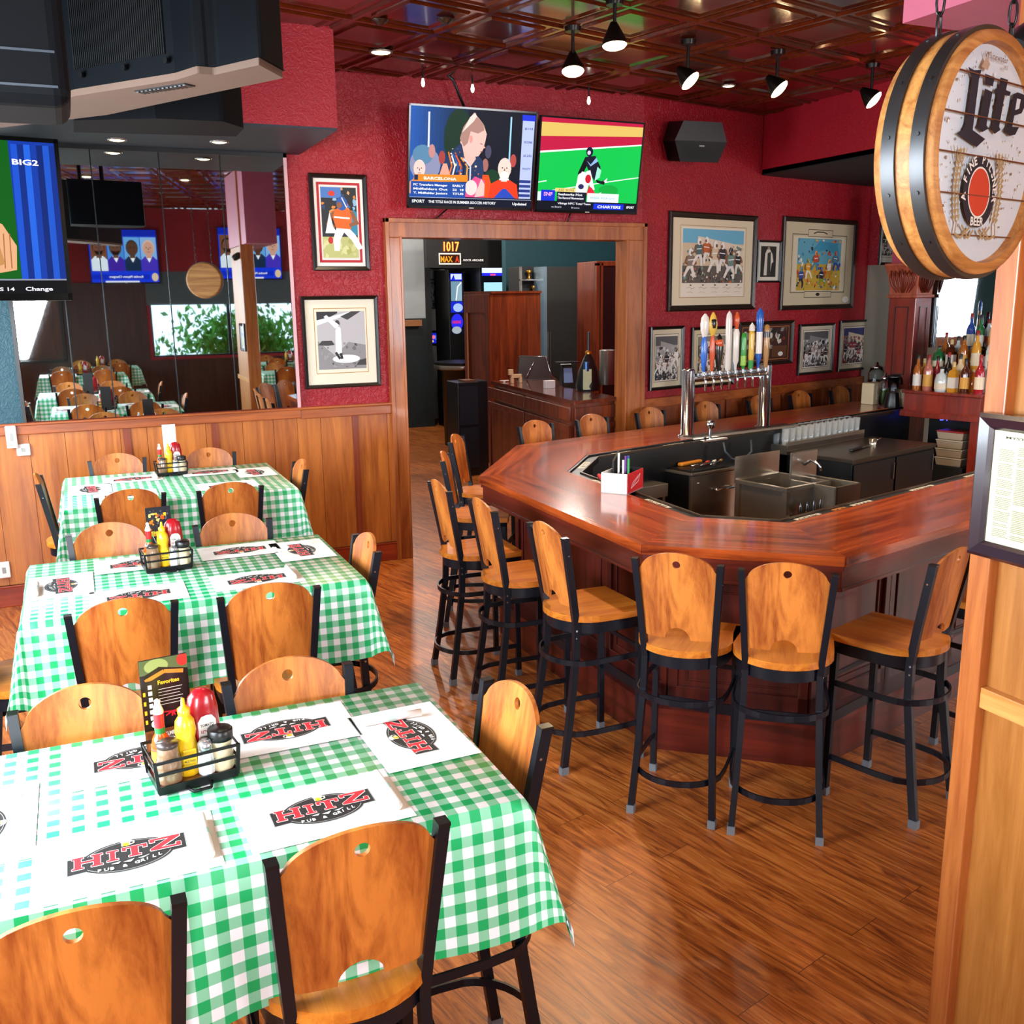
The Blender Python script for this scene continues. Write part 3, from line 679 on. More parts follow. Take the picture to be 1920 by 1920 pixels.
table(.37, 4.225, 1.27, .86, .33, 2, 'middle', [
 (.14, 3.96, 180, 'white placemat on the middle table behind the left near stool', g), (.60, 3.985, 180, 'white placemat on the middle table behind the right near stool', g, (-.14, .0, 0)),
 (.17, 4.47, 180, 'white placemat at the back left of the middle table beside the mustard', g), (.61, 4.50, 180, 'white placemat at the back right of the middle table', g),
 (-.14, 4.24, -90, 'white placemat sideways at the left end of the middle table', g, (.05, -.09, 90)), (.87, 4.38, 90, 'white placemat sideways at the right end of the middle table', g)])
g = 'placemats on the farthest table'
table(.52, 6.45, 1.30, 1.04, .33, 3, 'farthest', [
 (.20, 6.17, 180, 'white placemat on the farthest table behind the left near stool', g), (.80, 6.2, 180, 'white placemat on the farthest table behind the right near stool', g),
 (.27, 6.72, 180, 'white placemat at the back left of the farthest table', g, (-.14, 0, 0)), (.76, 6.75, 180, 'white placemat at the back right of the farthest table', g),
 (.01, 6.45, -90, 'white placemat sideways at the left end of the farthest table', g), (1.03, 6.6, 90, 'white placemat sideways at the right end of the farthest table', g)])

# ---------------------------------------------------------------- bar counter
BZ = 1.07
far_out = Vector((7.55, 8.02, 0)); P_OUT = [far_out, Vector((3.084, 6.887, 0)), Vector((2.312, 5.773, 0)), Vector((2.316, 3.773, 0)), Vector((2.998, 3.183, 0)), Vector((6.9, 4.205, 0))]
P_INN = [Vector((7.70, 7.47, 0)), Vector((3.349, 6.229, 0)), Vector((2.897, 5.663, 0)), Vector((2.849, 4.162, 0)), Vector((3.215, 3.824, 0)), Vector((6.75, 4.79, 0))]
def offs(P, d):
    """offset an open polyline to its left side by d with mitred corners (left of travel = inside the bar)"""
    out = []
    for i, p in enumerate(P):
        ns = []
        if i > 0: t = (p-P[i-1]).normalized(); ns.append(Vector((-t.y, t.x, 0)))
        if i < len(P)-1: t = (P[i+1]-p).normalized(); ns.append(Vector((-t.y, t.x, 0)))
        if len(ns) == 1: out.append(p+ns[0]*d)
        else:
            m = (ns[0]+ns[1]).normalized(); out.append(p+m*(d/m.dot(ns[0])))
    return out
bar = thing('bar_counter', 'large angled mahogany bar with polished top and panelled front', 'bar', (4.2, 5.4, 0))
BO = Vector((4.2, 5.4, 0))
def strip(b, A_, B_, i, z0, z1, mi=0, M=None):
    q = [A_[i], A_[i+1], B_[i+1], B_[i]]; b.prism([(p.x, p.y) for p in q], z0, z1, mi, M)
def seg_frame(i, P=P_OUT):
    a, c = P[i], P[i+1]; t = (c-a).normalized(); return Matrix.Translation(a) @ Matrix.Rotation(math.atan2(t.y, t.x), 4, 'Z')
names = ['top_section']*5
for i in range(5):
    F = seg_frame(i); Fi = F.inverted(); b = MB(); strip(b, P_OUT, P_INN, i, BZ-.045, BZ, M=Fi)
    o = b.build('top_section', BARTOP, bar, bevel=.008, seg=3); o.matrix_local = Matrix.Translation(-BO) @ F
    f0, f1 = offs(P_OUT, .025), offs(P_OUT, .045); b = MB(); strip(b, f0, f1, i, BZ-.155, BZ-.045, M=Fi)
    g0 = offs(P_OUT, .012); strip(b, g0, f1, i, BZ-.07, BZ-.045, M=Fi); strip(b, offs(P_OUT, .018), f1, i, BZ-.165, BZ-.15, M=Fi)
    o = b.build('fascia', MAHOGX, bar, bevel=.003, seg=1); o.matrix_local = Matrix.Translation(-BO) @ F
    a0, a1 = offs(P_OUT, .24), offs(P_OUT, .28); b = MB(); strip(b, a0, a1, i, .12, BZ-.10, M=Fi)
    L0 = (Fi @ a0[i]).x; L1 = (Fi @ a0[i+1]).x; y0 = (Fi @ a0[i]).y; n = max(1, round((L1-L0)/.62)); wdt = (L1-L0)/n
    for k in range(n):                           # raised frames
        x0 = L0+k*wdt; x1 = x0+wdt
        b.bb(x0, x0+.045, y0-.018, y0, .2, .92); b.bb(x1-.045, x1, y0-.018, y0, .2, .92); b.bb(x0, x1, y0-.018, y0, .84, .92); b.bb(x0, x1, y0-.018, y0, .2, .30)
        b.bb(x0+.085, x0+.095, y0-.008, y0, .34, .80); b.bb(x1-.095, x1-.085, y0-.008, y0, .34, .80); b.bb(x0+.085, x1-.085, y0-.008, y0, .79, .80); b.bb(x0+.085, x1-.085, y0-.008, y0, .33, .34)
    o = b.build('front_panel', MAHOG, bar, bevel=.003, seg=1); o.matrix_local = Matrix.Translation(-BO) @ F
    b = MB(); strip(b, offs(P_OUT, .12), a1, i, 0, .20, M=Fi); strip(b, offs(P_OUT, .105), a1, i, .20, .225, M=Fi)
    o = b.build('foot_step', MAHOGX, bar, bevel=.004, seg=1); o.matrix_local = Matrix.Translation(-BO) @ F
# inner side: black drip rail with a lower ledge, black back face
r0, r1 = P_INN, offs(P_INN, .095); r2 = offs(P_INN, .015)
b = MB()
for i in range(5):
    strip(b, r0, r1, i, BZ-.05, BZ-.018); strip(b, r0, r2, i, BZ-.02, BZ-.004); strip(b, offs(P_INN, .082), r1, i, BZ-.02, BZ-.006, 1); strip(b, offs(P_INN, .02), offs(P_INN, .05), i, .0, BZ-.05)
b.build('drip_rail', [BLACK, mat('dark bronze rail edge', '#4a3a2c', .35, .6)], bar, loc=-BO)
# white drink labels lying on the drip rail
def rail_spot(i, t, off=.05): a = offs(P_INN, off); p = a[i].lerp(a[i+1], t); F = seg_frame(i, P_INN); return p, math.atan2(F[1][0], F[0][0])
def rail_label(i, t, L, txt, label, col='#e9e6df'):
    p, a = rail_spot(i, t); q = Pic(L, .05, '#e9e6df' if col else '#ffffff'); q.rect(0, 0, 1, 1, col); q.text(txt, .5, .25, .028, '#2a2826', width=L*.8, bold=True, center=True)
    o = q.build('rail_label', GLOSSY, None, (p.x, p.y, BZ-.0165), (0, 0, a), flat=True); tag(o, label, 'label', 'white strips on the drip rail')
G_ = 'white printed strip on the black bar rail '
for a in [(0, .93, .2, 'COLD BEER', G_+'by the back left corner'), (0, .80, .24, 'COLD BEER', G_+'left of the beer tower'), (0, .33, .26, 'COLD BEER', G_+'right of the beer tower'), (0, .2, .24, 'COLD BEER', G_+'before the garnish jars'),
          (1, .5, .26, 'COLD BEER', G_+'on the short angled side by the straws'), (2, .25, .22, 'COLD BEER', G_+'left of the white red box'), (2, .72, .26, 'COLD BEER', G_+'on the left side near the front corner'), (3, .5, .3, 'CHAMPAGNES', G_+'at the angled front corner'),
          (4, .06, .22, 'OYSTERS', G_+'first along the near side'), (4, .20, .2, 'VODKAS', G_+'second along the near side'), (4, .38, .26, 'COLD BEER', G_+'third along the near side'), (4, .56, .26, 'COLD BEER', G_+'last before the oak post')]:
    if 'second' in a[4]: rail_label(4, .14, .12, 'ICE', 'orange printed tag on the black bar rail at the near side', '#e08a2a')
    rail_label(*a)
# ---------------------------------------------------------------- under-bar equipment
def quad_box(b, P, z0, z1, mi=0): b.prism([(p.x, p.y) for p in P], z0, z1, mi)
def box_from(pn, pr, pl, z):
    """near corner, right corner, left corner as seen in the place at height z; returns 4 footprint points"""
    n_, r_, l_ = onz(*pn, z), onz(*pr, z), onz(*pl, z); r_ = Vector((r_.x, r_.y, 0)); n_ = Vector((n_.x, n_.y, 0)); l_ = Vector((l_.x, l_.y, 0)); return [n_, r_, r_+(l_-n_), l_]
def gear(name, label, cat, near, ux, w, d, z0, z1, parts, m=STEEL):
    """box-like appliance: near front-left corner at `near`, width w along ux, depth d to its left normal"""
    t = thing(name, label, cat, (near[0], near[1], 0), ux); parts(t, w, d); return t
# big beer cooler with handle
HZ = .88
n_ = onz(1292, 885, HZ); c_r = onz(1393, 869, HZ); c_l = onz(1228, 868, HZ)
def frame_of(n_, r_):
    t = (r_-n_); return math.atan2(t.y, t.x), Vector((t.x, t.y)).length
a1_, w1 = frame_of(n_, c_r); d1 = (Vector((c_l.x, c_l.y))-Vector((n_.x, n_.y))).length
t = thing('bottle_cooler', 'stainless steel bottle cooler with a chrome door handle inside the bar', 'cooler', (n_.x, n_.y, 0), a1_)
b = MB(); b.bb(0, w1, 0, d1, .08, HZ-.03, 0); b.bb(.02, w1-.02, .02, d1, 0, .08, 1); b.build('body', [BLACK, BLACKM], t, bevel=.004)
b = MB(); b.bb(.004, w1-.004, -.03, 0, .1, HZ-.035); b.box((.07, -.032, HZ-.09), (.02, .006, .008), 1); dr = b.build('door', [STEEL, WHITE], t, bevel=.004)
b = MB(); b.tube([(w1*.40, -.03, HZ-.16), (w1*.40, -.065, HZ-.16), (w1*.72, -.065, HZ-.16), (w1*.72, -.03, HZ-.16)], .009, 8); b.build('door_handle', CHROME, dr)
b = MB(); b.bb(-.004, w1+.004, -.034, d1, HZ-.03, HZ-.012, 0); b.bb(.03, w1-.03, 0, d1-.03, HZ-.014, HZ, 1); b.build('lid', [STEEL, BLACK], t, bevel=.003)
Mc = Matrix.Translation((n_.x, n_.y, 0)) @ Matrix.Rotation(a1_, 4, 'Z')
rd = random.Random(3)
for k in range(9):
    p = Mc @ Vector((w1*(.18+.035*k), d1*.72, HZ)); b = MB(); b.lathe([(.018, 0), (.018, .016), (.008, .018), (.007, .026)], 8); tag(b.build('pour_cap', WHITE, None, loc=p), 'small white pourer cap in the row on the bottle cooler lid', 'bottle cap', 'pourer caps on the cooler lid')
p = Mc @ Vector((w1*.42, d1*.5, HZ)); b = MB(); b.box((0, 0, .014), (.26, .05, .028)); tag(b.build('orange_utensil_tray', mat('orange plastic', '#e08a25', .4), None, loc=p, bevel=.01), 'orange plastic strip lying on the bottle cooler lid', 'tray')
bpy.data.objects['orange_utensil_tray'].rotation_euler = (0, 0, a1_+.1)
for k in range(3):
    p = Mc @ Vector((w1*(.42+.12*k), d1*(.30-.04*k), HZ+.006)); b = MB(); b.tube([(-.11, 0, .008), (.11, 0, .008)], .007, 6); b.tube([(.11, 0, .008), (.15, 0, .010)], .012, 8, 1)
    o = b.build('bar_spoon', [CHROME, [mat('red handle', '#b8322a', .4), WHITE, mat('bronze handle', '#8a6a40', .4)][k]], None, loc=p); o.rotation_euler = (0, 0, a1_+.2+.1*k)
    tag(o, ['red ended', 'white ended', 'bronze ended'][k]+' steel bar tool on the cooler lid', 'bar tool', 'bar tools on the cooler lid')
# ice bin with bottle rail
z2 = .84; n2 = onz(1461, 918, z2); r2_ = onz(1547, 897, z2); l2 = onz(1395, 893, z2); a2, w2 = frame_of(n2, r2_); a2 = R(12); d2 = .48; w2 = .50; n2 = n2+Vector((.07, 0, 0))
t = thing('ice_bin', 'stainless ice bin with open well and a bottle rail on its front', 'ice bin', (n2.x, n2.y, 0), a2)
b = MB()
b.bb(0, w2, 0, .03, z2-.03, z2); b.bb(0, w2, d2-.03, d2, z2-.03, z2); b.bb(0, .03, .03, d2-.03, z2-.03, z2); b.bb(w2-.03, w2, .03, d2-.03, z2-.03, z2)
b.bb(.03, w2-.03, .03, d2-.03, z2-.28, z2-.26); b.bb(.02, .03, .02, d2-.02, z2-.28, z2-.03); b.bb(w2-.03, w2-.02, .02, d2-.02, z2-.28, z2-.03); b.bb(.02, w2-.02, .02, .03, z2-.28, z2-.03); b.bb(.02, w2-.02, d2-.03, d2-.02, z2-.28, z2-.03)
b.build('basin', STEEL, t, bevel=.002, seg=1)
b = MB(); b.bb(0, w2, d2, d2+.012, z2-.03, z2+.17); b.build('backsplash', STEEL, t)
for x, y in ((0, 0), (w2-.04, 0), (0, d2-.04), (w2-.04, d2-.04)): b = MB(); b.bb(x, x+.04, y, y+.04, 0, z2-.03); b.build('leg', STEEL, t)
b = MB(); b.bb(0, w2, -.14, -.13, z2-.30, z2-.20); b.bb(0, w2, -.14, 0, z2-.44, z2-.43); b.bb(0, .008, -.14, 0, z2-.44, z2-.2); b.bb(w2-.008, w2, -.14, 0, z2-.44, z2-.2); b.build('bottle_rail', STEEL, t)
b = MB(); b.bb(.03, w2-.03, .05, d2-.03, .1, z2-.3); b.build('inner_shelf', BLACKM, t)
Mi = Matrix.Translation((n2.x, n2.y, 0)) @ Matrix.Rotation(a2, 4, 'Z')
for k in range(6):
    p = Mi @ Vector((.06+.076*k, -.075, z2-.429)); c_b = ['#2a1208', '#6a3a14', '#1c2a18', '#8a2a1c', '#20140c', '#b07a30'][k]; t2 = thing('rail_bottle', '%s bottle in the rail on the front of the ice bin' % ['dark brown', 'amber', 'dark green', 'red', 'black brown', 'golden'][k], 'bottle', p, 0, 'bottles in the ice bin rail')
    b = MB(); b.lathe([(.03, 0), (.032, .01), (.032, .15), (.026, .18), (.012, .21), (.012, .26)], 12); b.build('body', mat('rail bottle '+c_b, c_b, .12, coat=.5), t2); b = MB(); b.lathe([(.012, .25), (.013, .28), (.006, .31), (.004, .33)], 8); b.build('pourer', CHROME, t2)
# bottles: lathe profiles --------------------------------------------------------------
def glass_mat(n, c, rough=.08, t=.0): return mat(n, c, rough, 0, noise=0, coat=.6)
LIQ = dict(amber=glass_mat('amber liquor', '#a85a14'), clear=glass_mat('pale clear liquor', '#c9d4d8'), green=glass_mat('green glass', '#1f6b3a'), brown=glass_mat('brown glass', '#4a1f0c'),
           red=glass_mat('red liqueur', '#a3182a'), black=glass_mat('black glass', '#0c0b0c'), gold=glass_mat('golden liquor', '#d89a34'), blue=glass_mat('blue glass', '#274c9c'), cream=glass_mat('cream bottle', '#dcc8a4'), rose=glass_mat('rose liqueur', '#b56a5a'))
SHAPES = {'round': [(.036, 0), (.038, .01), (.038, .16), (.032, .19), (.015, .22), (.013, .27)], 'square': [(.042, 0), (.043, .008), (.043, .15), (.036, .175), (.014, .19), (.013, .23)],
          'wine': [(.037, 0), (.038, .01), (.038, .17), (.028, .21), (.014, .235), (.013, .30)], 'jug': [(.05, 0), (.055, .02), (.056, .09), (.045, .14), (.018, .16), (.016, .19)]}
def bottle(x, y, z, shape, liq, cap, lab, label, group, k=1., name='liquor_bottle', cat='bottle', rz=0):
    t = thing(name, label, cat, (x, y, z), rz, group); pr = [(r*k, h*k) for r, h in SHAPES[shape]]; n = 4 if shape == 'square' else 14
    b = MB(); b.lathe(pr, n, M=Matrix.Rotation(PI/4, 4, 'Z') if n == 4 else None, smooth=n != 4); b.build('body', LIQ[liq], t)
    h0 = pr[-1][1]; b = MB(); b.lathe([(.0145*k, h0-.02*k), (.0145*k, h0+.018*k), (.010*k, h0+.022*k)], 10); b.build('cap', mat('cap '+cap, cap, .35), t)
    if lab:
        r = pr[1][0]*1.012; z0, z1 = pr[2][1]*.22, pr[2][1]*.82; b = MB(); b.lathe([(r, z0), (r, z1)], n if n == 4 else 18, M=Matrix.Rotation(PI/4, 4, 'Z') if n == 4 else None, smooth=n != 4); 
        b2 = MB(); b2.v = b.v; keep = len(b.f)-2; b2.f = b.f[:keep]; b2.mi = b.mi[:keep]; b2.sm = b.sm[:keep]; b2.build('label', mat('label '+lab, lab, .6), t)
    return t
# small sink and long back cooler ------------------------------------------------------
z3 = .84; n3 = onz(1566, 916, z3); a3 = a2; t = thing('hand_sink', 'small stainless hand sink with tap between the ice bin and the long cooler', 'sink', (n3.x+.03, n3.y+.02, 0), a3)
b = MB(); b.bb(0, .30, 0, .42, z3-.22, z3-.2); b.bb(0, .3, 0, .02, z3-.22, z3); b.bb(0, .3, .4, .42, z3-.22, z3+.2); b.bb(0, .02, 0, .42, z3-.22, z3); b.bb(.28, .3, 0, .42, z3-.22, z3); b.build('basin', STEEL, t, bevel=.003, seg=1)
b = MB(); b.bb(.02, .28, .02, .4, 0, z3-.22); b.build('cabinet', BLACK, t)
b = MB(); b.tube([(.15, .40, z3+.1), (.15, .34, z3+.14), (.15, .27, z3+.12), (.15, .25, z3+.07)], .011, 8); b.build('tap', CHROME, t)
z4 = .88; n4 = onz(1598, 862, z4); r4 = onz(1751, 831, z4); a4, w4 = frame_of(n4, r4); d4 = .62
t = thing('long_bar_cooler', 'long black back bar cooler with a dark steel worktop inside the bar', 'cooler', (n4.x, n4.y, 0), a4)
b = MB(); b.bb(0, w4, 0, d4, .08, z4-.035); b.build('body', BLACK, t, bevel=.004)
b = MB(); b.bb(-.01, w4+.01, -.02, d4, z4-.035, z4, 0); b.build('worktop', mat('dark worn steel top', '#5a5148', .28, .8), t, bevel=.005)
for k in range(2): b = MB(); b.bb(.02+k*w4/2, w4/2-.01+k*w4/2, -.014, 0, .1, z4-.05); dr = b.build('door', BLACK, t, bevel=.003); b = MB(); b.box((w4/2*(k+.93), -.02, z4-.16), (.012, .02, .14)); b.build('door_handle', CHROME, dr)
b = MB(); b.bb(0, w4*.92, d4, d4+.22, z4-.035, z4+.045); b.bb(0, w4*.92, d4-.0, d4+.012, z4, z4+.075); b.build('glass_ledge', STEEL, t, bevel=.003)
Ml = Matrix.Translation((n4.x, n4.y, 0)) @ Matrix.Rotation(a4, 4, 'Z')
gl0 = None; idx = 0
for j in range(2):
    for k in range(13):
        p = Ml @ Vector((.05+k*(w4*.92-.1)/12+.01*(j % 2), d4+.06+.10*j, z4+.046))
        if gl0 is None:
            b = MB(); b.lathe([(.028, 0), (.034, .14), (.0325, .14), (.0265, .008), (.001, .008)], 12)
            gl0 = b.build('pint_glass', mat('drinking glass', '#e6eef2', .06, 0, noise=0, alpha=.26, coat=.9), None, loc=p); tag(gl0, 'upright pint glass in the two rows on the ledge behind the long cooler', 'glass', 'pint glasses on the bar ledge')
        else: o = gl0.copy(); COL.objects.link(o); o.location = p
p = Ml @ Vector((w4*.35, .25, z4)); t = thing('bar_knife', 'black handled knife lying on the long cooler worktop', 'knife', p, a4+.15)
b = MB(); b.box((0, 0, .012), (.22, .03, .02)); b.build('handle', BLACK, t, bevel=.006); b = MB(); b.box((.2, 0, .008), (.2, .035, .003)); b.build('blade', CHROME, t)
p = Ml @ Vector((w4*.62, .3, z4)); t = thing('steel_scoop', 'small steel scoop standing on the long cooler worktop', 'scoop', p, a4); b = MB(); b.lathe([(.03, 0), (.035, .06), (.033, .06), (.028, .004)], 12); b.build('cup', STEEL, t); b = MB(); b.tube([(.03, 0, .04), (.13, 0, .05)], .006, 6); b.build('handle', CHROME, t)
# low steel shelf beside the cooler at left
q = onz(1245, 905, .80); t = thing('drainboard_shelf', 'low stainless drainboard shelf left of the bottle cooler', 'shelf', (q.x-.42, q.y-.12, 0), a1_)
b = MB(); b.bb(0, .44, 0, .5, .78, .80); b.bb(0, .44, -.01, 0, .7, .80); b.build('top', STEEL, t, bevel=.003)
for x, y in ((.02, .02), (.42, .02), (.02, .48), (.42, .48)): b = MB(); b.cyl((x, y, 0), (x, y, .78), .016); b.build('leg', STEEL, t)
q = onz(1095, 880, .95); t = thing('red_bottle_opener', 'red and white bar gun resting on the rail left of the straw box', 'bar gun', (3.02, 5.45, BZ-.018), R(-20))
b = MB(); b.tube([(0, 0, .015), (.0, -.1, .02), (.01, -.2, .03)], [.014, .016, .02], 8); b.build('grip', mat('red plastic', '#c4222a', .35), t); b = MB(); b.box((.012, -.22, .03), (.04, .05, .03)); b.build('head', WHITE, t, bevel=.005)
# hose under tower
# ---------------------------------------------------------------- beer tower
tp0 = onz(1288, 818, BZ); tp1 = onz(1431, 800, BZ)
DT = (tp1-tp0); LT = DT.length; aT = math.atan2(DT.y, DT.x)
t = thing('beer_tower', 'polished steel two column beer tower on the far side of the bar', 'beer tower', (tp0.x, tp0.y, BZ), aT)
HB = .50
for x in (0, LT): b = MB(); b.lathe([(.075, 0), (.075, .012), (.052, .018), (.052, HB+.03), (.045, HB+.045), (.0, HB+.05)], 24, c=(x, 0, 0)); b.build('column', CHROME, t)
b = MB(); b.cyl((0, 0, HB-.03), (LT, 0, HB-.03), .036, n=16); b.bb(.05, LT-.05, -.05, .05, HB-.03, HB+.008); b.build('tap_beam', CHROME, t)
b = MB(); b.bb(-.1, LT+.25, -.17, -.02, -.001, .012); b.bb(-.08, LT+.23, -.15, -.04, .012, .016, 1); b.build('drip_tray', [STEEL, mat('tray grille', '#5d5a55', .3, .9)], t)
for k in range(9):
    x = LT*(.10+.1*k); b = MB(); b.cyl((x, -.03, HB-.02), (x, -.085, HB-.02), .012, n=8); b.tube([(x, -.085, HB-.015), (x, -.1, HB-.05), (x, -.1, HB-.13)], [.012, .009, .011], 8); b.cyl((x, -.075, HB-.01), (x, -.075, HB+.02), .012, n=8); b.build('faucet', CHROME, t)
MT = Matrix.Translation((tp0.x, tp0.y, BZ)) @ Matrix.Rotation(aT, 4, 'Z')
def handle(k, label, prof, extra=None, hx=0):
    x = LT*(.10+.1*k)+hx; p = MT @ Vector((x, -.075, HB+.02)); h = thing('tap_handle', label, 'tap handle', p, aT, 'tap handles on the beer tower')
    for i, (nm, pr, m, sc_) in enumerate(prof): b = MB(); b.lathe(pr, 16, M=Matrix.Diagonal((1, sc_, 1, 1))); b.build(nm, m, h, autosmooth=False)
    if extra: extra(h)
def hm(n, c): return mat(n, c, .3, coat=.5)
cW, cB, cO, cG, cY, cN, cK, cT = hm('tap white', '#f1eee9'), hm('tap blue', '#1c63c8'), hm('tap orange', '#d8541f'), hm('tap green', '#2aa03c'), hm('tap yellow', '#ecc44a'), hm('tap navy', '#1b1c2a'), hm('tap black', '#17120f'), hm('tap tan', '#b98a50')
bar_pr = lambda h, r: [(r*.5, 0), (r*.75, h*.15), (r, h*.3), (r, h*.85), (r*.7, h*.97), (0, h)]
handle(0, 'blue tap handle with a round white paddle top, leftmost on the tower', [('grip', [(.012, 0), (.022, .05), (.034, .12), (.032, .22), (.018, .28)], cB, .6), ('medallion', [(.02, .27), (.046, .33), (.05, .38), (.04, .43), (.01, .46)], cW, .3)])
handle(1, 'orange and black tap handle with a yellow ringed dark disc', [('grip', [(.012, 0), (.02, .06), (.03, .14), (.026, .24), (.014, .29)], cO, .6), ('medallion', [(.02, .28), (.046, .33), (.05, .38), (.03, .44), (.008, .47)], cY, .3), ('badge', [(.0, .32), (.036, .345), (.04, .38), (.036, .41), (.0, .435)], cK, .42)])
handle(2, 'black and red sculpted tap handle leaning right of the yellow ringed one', [('grip', [(.014, 0), (.03, .06), (.045, .14), (.05, .2), (.03, .27), (0, .30)], cK, .5), ('stripe', [(.0, .17), (.047, .2), (.04, .245), (.0, .28)], cO, .56)], hx=-.015)
handle(3, 'tall plain white blade shaped tap handle', [('grip', [(.026, 0), (.033, .02), (.036, .40), (.028, .45), (0, .48)], cW, .35)])
handle(4, 'white tap handle with an orange bulb on top', [('grip', [(.012, 0), (.016, .04), (.03, .07), (.032, .3), (.02, .33)], cW, .6), ('bulb', [(.014, .33), (.024, .38), (.026, .42), (.012, .46), (0, .47)], cO, .8)])
handle(5, 'short green tap handle', [('grip', bar_pr(.30, .03), cG, .6), ('base_band', [(.031, .03), (.031, .11)], hm('tap lime', '#93cc3a'), .6)])
handle(6, 'yellow tap handle with a green foot and white top', [('grip', bar_pr(.33, .031), cY, .6), ('base_band', [(.026, .0), (.03, .07)], cG, .6), ('top_cap', [(.03, .31), (.026, .35), (0, .38)], cW, .7)])
handle(7, 'tall blue tap handle with a white label, tallest of the right hand ones', [('grip', [(.012, 0), (.016, .04), (.034, .1), (.034, .33), (.04, .38), (.036, .46), (0, .50)], cB, .6), ('label', [(.0352, .12), (.0352, .3)], cW, .62)])
handle(8, 'tan tap handle with a dark band, rightmost on the tower', [('grip', bar_pr(.36, .034), cT, .6), ('band', [(.0355, .25), (.0355, .30)], cK, .62)])
p = MT @ Vector((.06, -.2, -.01)); t = thing('glass_rinser', 'chrome rinser with a round dial beside the left tower column', 'rinser', (p.x, p.y, BZ-.018), aT)
b = MB(); b.lathe([(.012, 0), (.012, .10)], 8); b.lathe([(.0, -.02), (.035, -.018), (.04, 0), (.035, .018), (0, .02)], 16, M=Matrix.Translation((0, 0, .13)) @ Matrix.Rotation(PI/2, 4, 'X')); b.build('dial', CHROME, t)
b = MB(); b.bb(-.12, .16, -.04, .04, .0, .012); b.build('base', CHROME, t)
p = MT @ Vector((.17, -.24, 0)); b = MB(); b.tube([(p.x, p.y, 1.03), (p.x, p.y-.03, .96), (p.x+.05, p.y-.05, .9), (p.x+.17, p.y-.03, .87), (p.x+.3, p.y+.02, .93), (p.x+.32, p.y+.06, 1.02)], .009, 8)
tag(b.build('soda_hose', mat('dark hose', '#3a4650', .4)), 'dark hose looping down below the beer tower', 'hose')
# ---------------------------------------------------------------- things on the bar
q = onz(1176, 928, BZ); qa = onz(1135, 921, BZ); qb = onz(1206, 914, BZ); ax = math.atan2(qb.y-q.y, qb.x-q.x); wb_ = (qb-q).length; wa_ = (qa-q).length
t = thing('napkin_caddy', 'white and red box with straws and napkins on the bar corner', 'napkin holder', (q.x, q.y, BZ), ax)
b = MB(); b.bb(0, wb_, wa_-.004, wa_, 0, .12, 0); b.bb(0, .004, 0, wa_, 0, .12, 0); b.bb(wb_-.004, wb_, 0, wa_, 0, .12, 1); b.bb(0, wb_, 0, .004, 0, .12, 2); b.bb(0, wb_, 0, wa_, 0, .004, 0); b.bb(.004, wb_, wa_*.5, wa_*.5+.003, 0, .11, 1)
b.build('box', [WHITE, BLACK, mat('glossy red card', '#d9242e', .3)], t)
q2 = Pic(wb_*.8, .09, '#d9242e'); q2.line([(.15, .15), (.3, .5), (.85, .9), (.7, .45), (.15, .15)], .004, '#f5ecea'); q2.line([(.28, .3), (.72, .75)], .003, '#f5ecea'); q2.build('logo', GLOSSY, t, (wb_*.5, -.001, .06))
for i, (x, y, c, h) in enumerate([(.03, .02, '#2f9a4a', .20), (.045, .05, '#2a3f9a', .21), (.03, .07, '#e8e4dc', .19), (.06, .06, '#7a3fa0', .2), (.07, .03, '#d8c43a', .17), (.05, .03, '#f2f2f2', .22)]):
    b = MB(); b.cyl((q.x, q.y, BZ+.006), (q.x, q.y, BZ+h), .006, .007, 8); o = b.build('pen', mat('pen '+c, c, .4)); 
    M = Matrix.Translation((q.x, q.y, 0)) @ Matrix.Rotation(ax, 4, 'Z'); d_ = M @ Vector((x*wb_/.1, wa_*(.15+.1*i), 0))-Vector((q.x, q.y, 0)); o.location = (d_.x, d_.y, 0); tag(o, ['green', 'dark blue', 'cream', 'purple', 'yellow', 'white'][i]+' marker standing in the white and red box', 'pen', 'markers in the box')
M = Matrix.Translation((q.x, q.y, BZ)) @ Matrix.Rotation(ax, 4, 'Z'); p = M @ Vector((wb_*.6, wa_*.8, .06))
b = MB(); b.add([(-.04, 0, 0), (.04, 0, 0), (.05, .003, .16), (-.03, .003, .11), (-.04, .012, 0), (.04, .012, 0), (.05, .015, .16), (-.03, .015, .11)], [(0, 1, 2, 3), (7, 6, 5, 4), (0, 4, 5, 1), (1, 5, 6, 2), (2, 6, 7, 3), (3, 7, 4, 0)]); o = b.build('black_napkins', BLACKM, None, loc=p); o.rotation_euler = (0, 0, ax); tag(o, 'black paper napkins sticking up from the white and red box', 'napkins')
# garnish jars at the far right end of the bar
def jar(px, py, r, h, cols, name, label, lid=True):
    c = onz(px, py, BZ); t = thing(name, label, 'jar', (c.x, c.y, BZ), 0, 'jars at the far end of the bar')
    b = MB(); b.lathe([(r, 0), (r*1.05, .01), (r*1.05, h*.85), (r*.8, h), (r*.77, h), (r*1.0, h*.84), (r*.97, .012), (.001, .012)], 16); b.build('glass_wall', GLASS, t)
    b = MB(); b.lathe([(r*.94, .014), (r*.94, h*.6)], 14); b.build('contents', mat('contents '+cols, cols, .6), t)
    if lid: b = MB(); b.lathe([(r*.85, h), (r*.9, h+.012), (r*.3, h+.03), (r*.22, h+.06), (0, h+.065)], 14); b.build('lid', CHROME, t)
c = onz(1635, 757, BZ); t = thing('tall_white_box', 'cream coloured napkin dispenser at the far end of the bar', 'napkin dispenser', (c.x, c.y, BZ), A); b = MB(); b.box((0, 0, .11), (.2, .14, .22)); b.build('shell', CREAM, t, bevel=.01)
